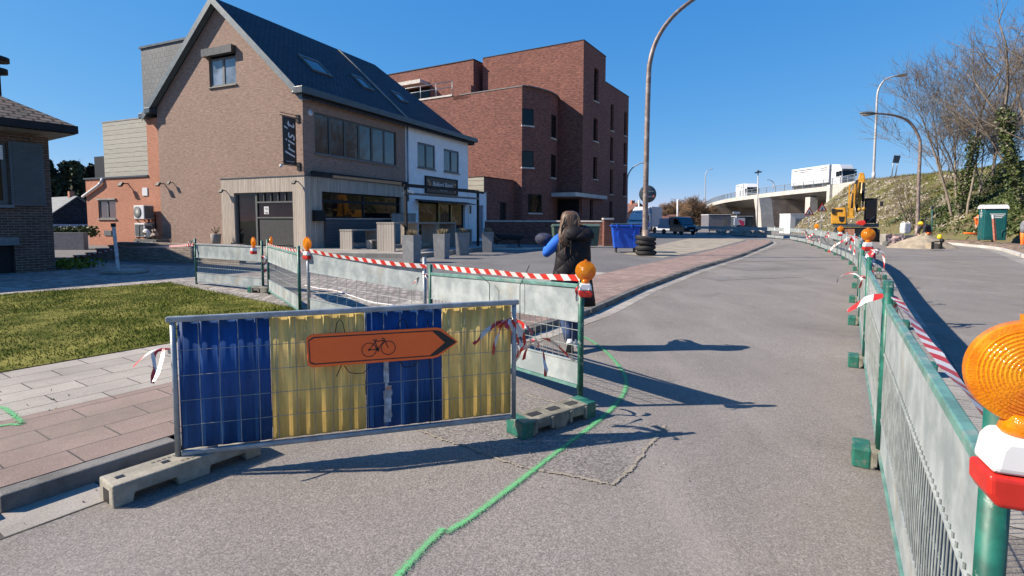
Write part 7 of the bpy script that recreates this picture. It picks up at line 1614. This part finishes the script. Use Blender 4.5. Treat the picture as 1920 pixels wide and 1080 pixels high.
b = MB(); c = V[5]; b.ball((c.x+.0, c.y+.112, c.z+.01), .017, 8, 6, 0, (1, 1.3, 1.4)); b.build('nose', m['skin'], pe); b = MB()
for s in (-1, 1): b.ball((c.x+s*.034, c.y+.092, c.z+.035), .012, 8, 6)
b.build('eyes', m['sign_black'], pe); b = MB(); b.ball((c.x, c.y+.098, c.z-.04), .022, 10, 6, 0, (1, .4, .3)); b.build('mouth', pm('lips', (.4, .15, .13)), pe)
def shoe(ank, toe, mat, sole, name='sneaker'):
    d = (toe-ank); up = Vector((0, 0, 1)); d.normalize(); side = d.cross(up).normalized(); up2 = side.cross(d)
    M = Matrix(((d.x, side.x, up2.x, ank.x), (d.y, side.y, up2.y, ank.y), (d.z, side.z, up2.z, ank.z), (0, 0, 0, 1))); b = MB()
    pr = [(-.07, .03, -.06), (-.075, .038, -.03), (-.06, .04, .02), (-.04, .042, .05)]
    vs = []; fs = []; n = 12
    for x, hw, zt in ((-.085, .022, -.005), (-.075, .036, .03), (-.03, .043, .05), (.03, .046, .02), (.09, .05, -.015), (.14, .046, -.03), (.175, .028, -.04)):
        for k in range(n): a = 2*math.pi*k/n; vs.append(M @ Vector((x, hw*math.cos(a), -.06+(zt+.06)*(.5+.5*math.sin(a)))))
    for i in range(6):
        for k in range(n): fs.append((i*n+k, (i+1)*n+k, (i+1)*n+(k+1) % n, i*n+(k+1) % n))
    fs += [list(range(n)), [6*n+k for k in range(n)][::-1]]; b.add(vs, fs, 0, True); o = b.build(name, mat, pe)
    b = MB(); pts = [(-.09, .03), (-.05, .042), (.03, .046), (.1, .052), (.16, .044), (.182, .02)]; poly = [(x, w) for x, w in pts]+[(x, -w) for x, w in pts[::-1]]; b.prism(poly, -.085, -.058, 0, M); b.build('sole', sole, o)
    b = MB()
    for x in (.0, .03, .06): b.add([M @ Vector(q) for q in ((x, -.0475, -.04), (x+.014, -.0475, -.04), (x+.02, -.04, .0), (x+.006, -.04, .0), (x, .0475, -.04), (x+.014, .0475, -.04), (x+.02, .04, .0), (x+.006, .04, .0))], [(0, 1, 2, 3), (4, 5, 6, 7)])
    b.build('side_stripes', m['sign_black'], o)
shoe(V[11]+Vector((0, 0, .0)), V[11]+Vector((.01, .11, -.115)), m['plastic_white'], m['frame_grey']); a_ = V[14].copy(); a_.z = .086; shoe(a_, a_+Vector((.02, .2, .0)), m['plastic_white'], m['plastic_white'])
bd = thing('bundle', 'navy quilted bundle held in front of the person with blue sleeves', 'bundle', j(1023, 450, .22)); b = MB(); b.ball((0, 0, 0), 1, 18, 12, 0, (.125, .15, .085), Matrix.Rotation(.12, 4, 'Y')); b.build('padded_cover', pm('navy_knit', (.02, .023, .055), .8, var=.4, scale=12, bump=.8, bscale=30), bd)
def worker(label, Y, J, top, trousers, helmet=None, sc=1.0):
    """J: joint pixels (x, y, depth offset): pelvis, chest, neck, head, l/r shoulder, elbow, hand, l/r hip, knee, ankle"""
    f = joints(0, Y); b0 = f(J['pelvis'][0], J['pelvis'][1]); t = thing('person', label, 'person', (b0.x, Y, b0.z-.5)); o = Vector((b0.x, Y, b0.z-.5)); q = {k: f(*v)-o for k, v in J.items()}
    V = [q['pelvis'], q['chest'], q['neck'], q['head'], q['ls'], q['le'], q['lh'], q['rs'], q['re'], q['rh'], q['lhip'], q['lk'], q['la'], q['rhip'], q['rk'], q['ra']]
    E_ = [(0, 1), (1, 2), (2, 3), (2, 4), (4, 5), (5, 6), (2, 7), (7, 8), (8, 9), (0, 10), (10, 11), (11, 12), (0, 13), (13, 14), (14, 15)]; Rr = [(.15, .13), (.16, .14), .07, (.09, .1), .07, .05, .035, .07, .05, .035, .1, .075, .05, .1, .075, .05]
    for h_, w_ in ((6, 5), (9, 8)):
        d = (V[h_]-V[w_]).normalized(); hand_graph(V, E_, Rr, h_, V[h_]+d*.07, d, d.cross(Vector((0, .3, 1))) if abs(d.z) < .95 else Vector((1, 0, 0)))
    skin('body', [tuple(v) for v in V], E_, Rr, m['skin'], t)
    b = MB(); b.tube([q['pelvis'].lerp(q['chest'], -.05), q['pelvis'].lerp(q['chest'], .4), q['chest'], q['chest'].lerp(q['neck'], .6), q['neck']], [.17, .19, .2, .17, .09], 16)
    for a, c, d in (('ls', 'le', 'lh'), ('rs', 're', 'rh')): b.tube([q[a], q[a].lerp(q[c], .5), q[c], q[c].lerp(q[d], .7)], [.1, .088, .07, .058], 12)
    b.build('jacket', top, t); b = MB()
    for a, c, d in (('lhip', 'lk', 'la'), ('rhip', 'rk', 'ra')): b.tube([q[a], q[a].lerp(q[c], .5), q[c], q[c].lerp(q[d], .6), q[d]], [.13, .12, .1, .09, .085], 12)
    b.tube([q['pelvis']+Vector((-.1, 0, 0)), q['pelvis']+Vector((.1, 0, 0))], .17, 14); b.build('trousers', trousers, t)
    b = MB()
    for a in ('la', 'ra'): b.ball(q[a]+Vector((0, -.05, -.03)), .1, 10, 6, 0, (.8, 1.3, .7))
    b.build('boots', m['black'], t)
    if helmet: b = MB(); b.ball(q['head']+Vector((0, 0, .04)), .15, 16, 8, 0, (1, 1.15, .9)); b.tube([q['head']+Vector((.15*math.cos(k*.3), .17*math.sin(k*.3), .0)) for k in range(22)], .02, 5); b.build('helmet', helmet, t)
    else: b = MB(); b.ball(q['head']+Vector((0, .0, .03)), .12, 12, 8, 0, (1, 1.05, .95)); b.build('hair', hairm, t)
    b = MB(); b.ball(q['head']+Vector((-.1 if J['head'][0] < J['chest'][0] else .02, -.06, -.02)), .025, 8, 6); b.build('nose', m['skin'], t); return t
worker('worker in yellow helmet, dark jacket and orange trousers bending behind the sand heap', 36.0, dict(pelvis=(1741, 436, 0), chest=(1736, 425, -.1), neck=(1728, 421, -.15), head=(1722, 420, -.2), ls=(1727, 424, -.35), le=(1724, 433, -.4), lh=(1722, 442, -.35), rs=(1730, 423, .1), re=(1726, 432, .2), rh=(1724, 441, .1), lhip=(1739, 438, -.1), lk=(1731, 443, -.35), la=(1738, 458, -.1), rhip=(1743, 438, .1), rk=(1737, 444, .0), ra=(1745, 458, .1)), m['dark_cloth'], m['orange_cloth'], m['helmet'])
worker('worker in orange jacket bending down left of the green toilet', 39.5, dict(pelvis=(1844, 412, 0), chest=(1837, 407, -.05), neck=(1831, 407, -.1), head=(1836, 410, .3), ls=(1832, 409, -.25), le=(1829, 417, -.28), lh=(1826, 425, -.25), rs=(1834, 408, .2), re=(1836, 416, .25), rh=(1834, 423, .2), lhip=(1843, 415, -.1), lk=(1845, 428, -.1), la=(1846, 442, 0), rhip=(1847, 415, .1), rk=(1849, 428, .1), ra=(1850, 442, .1)), m['orange_cloth'], m['orange_cloth'])
worker('worker in grey top and orange trousers at the right edge of the photo', 31.5, dict(pelvis=(1921, 436, 0), chest=(1921, 422, 0), neck=(1924, 414, -.05), head=(1928, 408, -.08), ls=(1917, 417, 0), le=(1920, 428, -.3), lh=(1928, 434, -.5), rs=(1929, 417, 0), re=(1933, 427, -.2), rh=(1936, 434, -.4), lhip=(1918, 438, 0), lk=(1916, 452, -.05), la=(1917, 467, 0), rhip=(1925, 438, 0), rk=(1927, 452, .05), ra=(1928, 467, .1)), m['grey_cloth'], m['orange_cloth'])
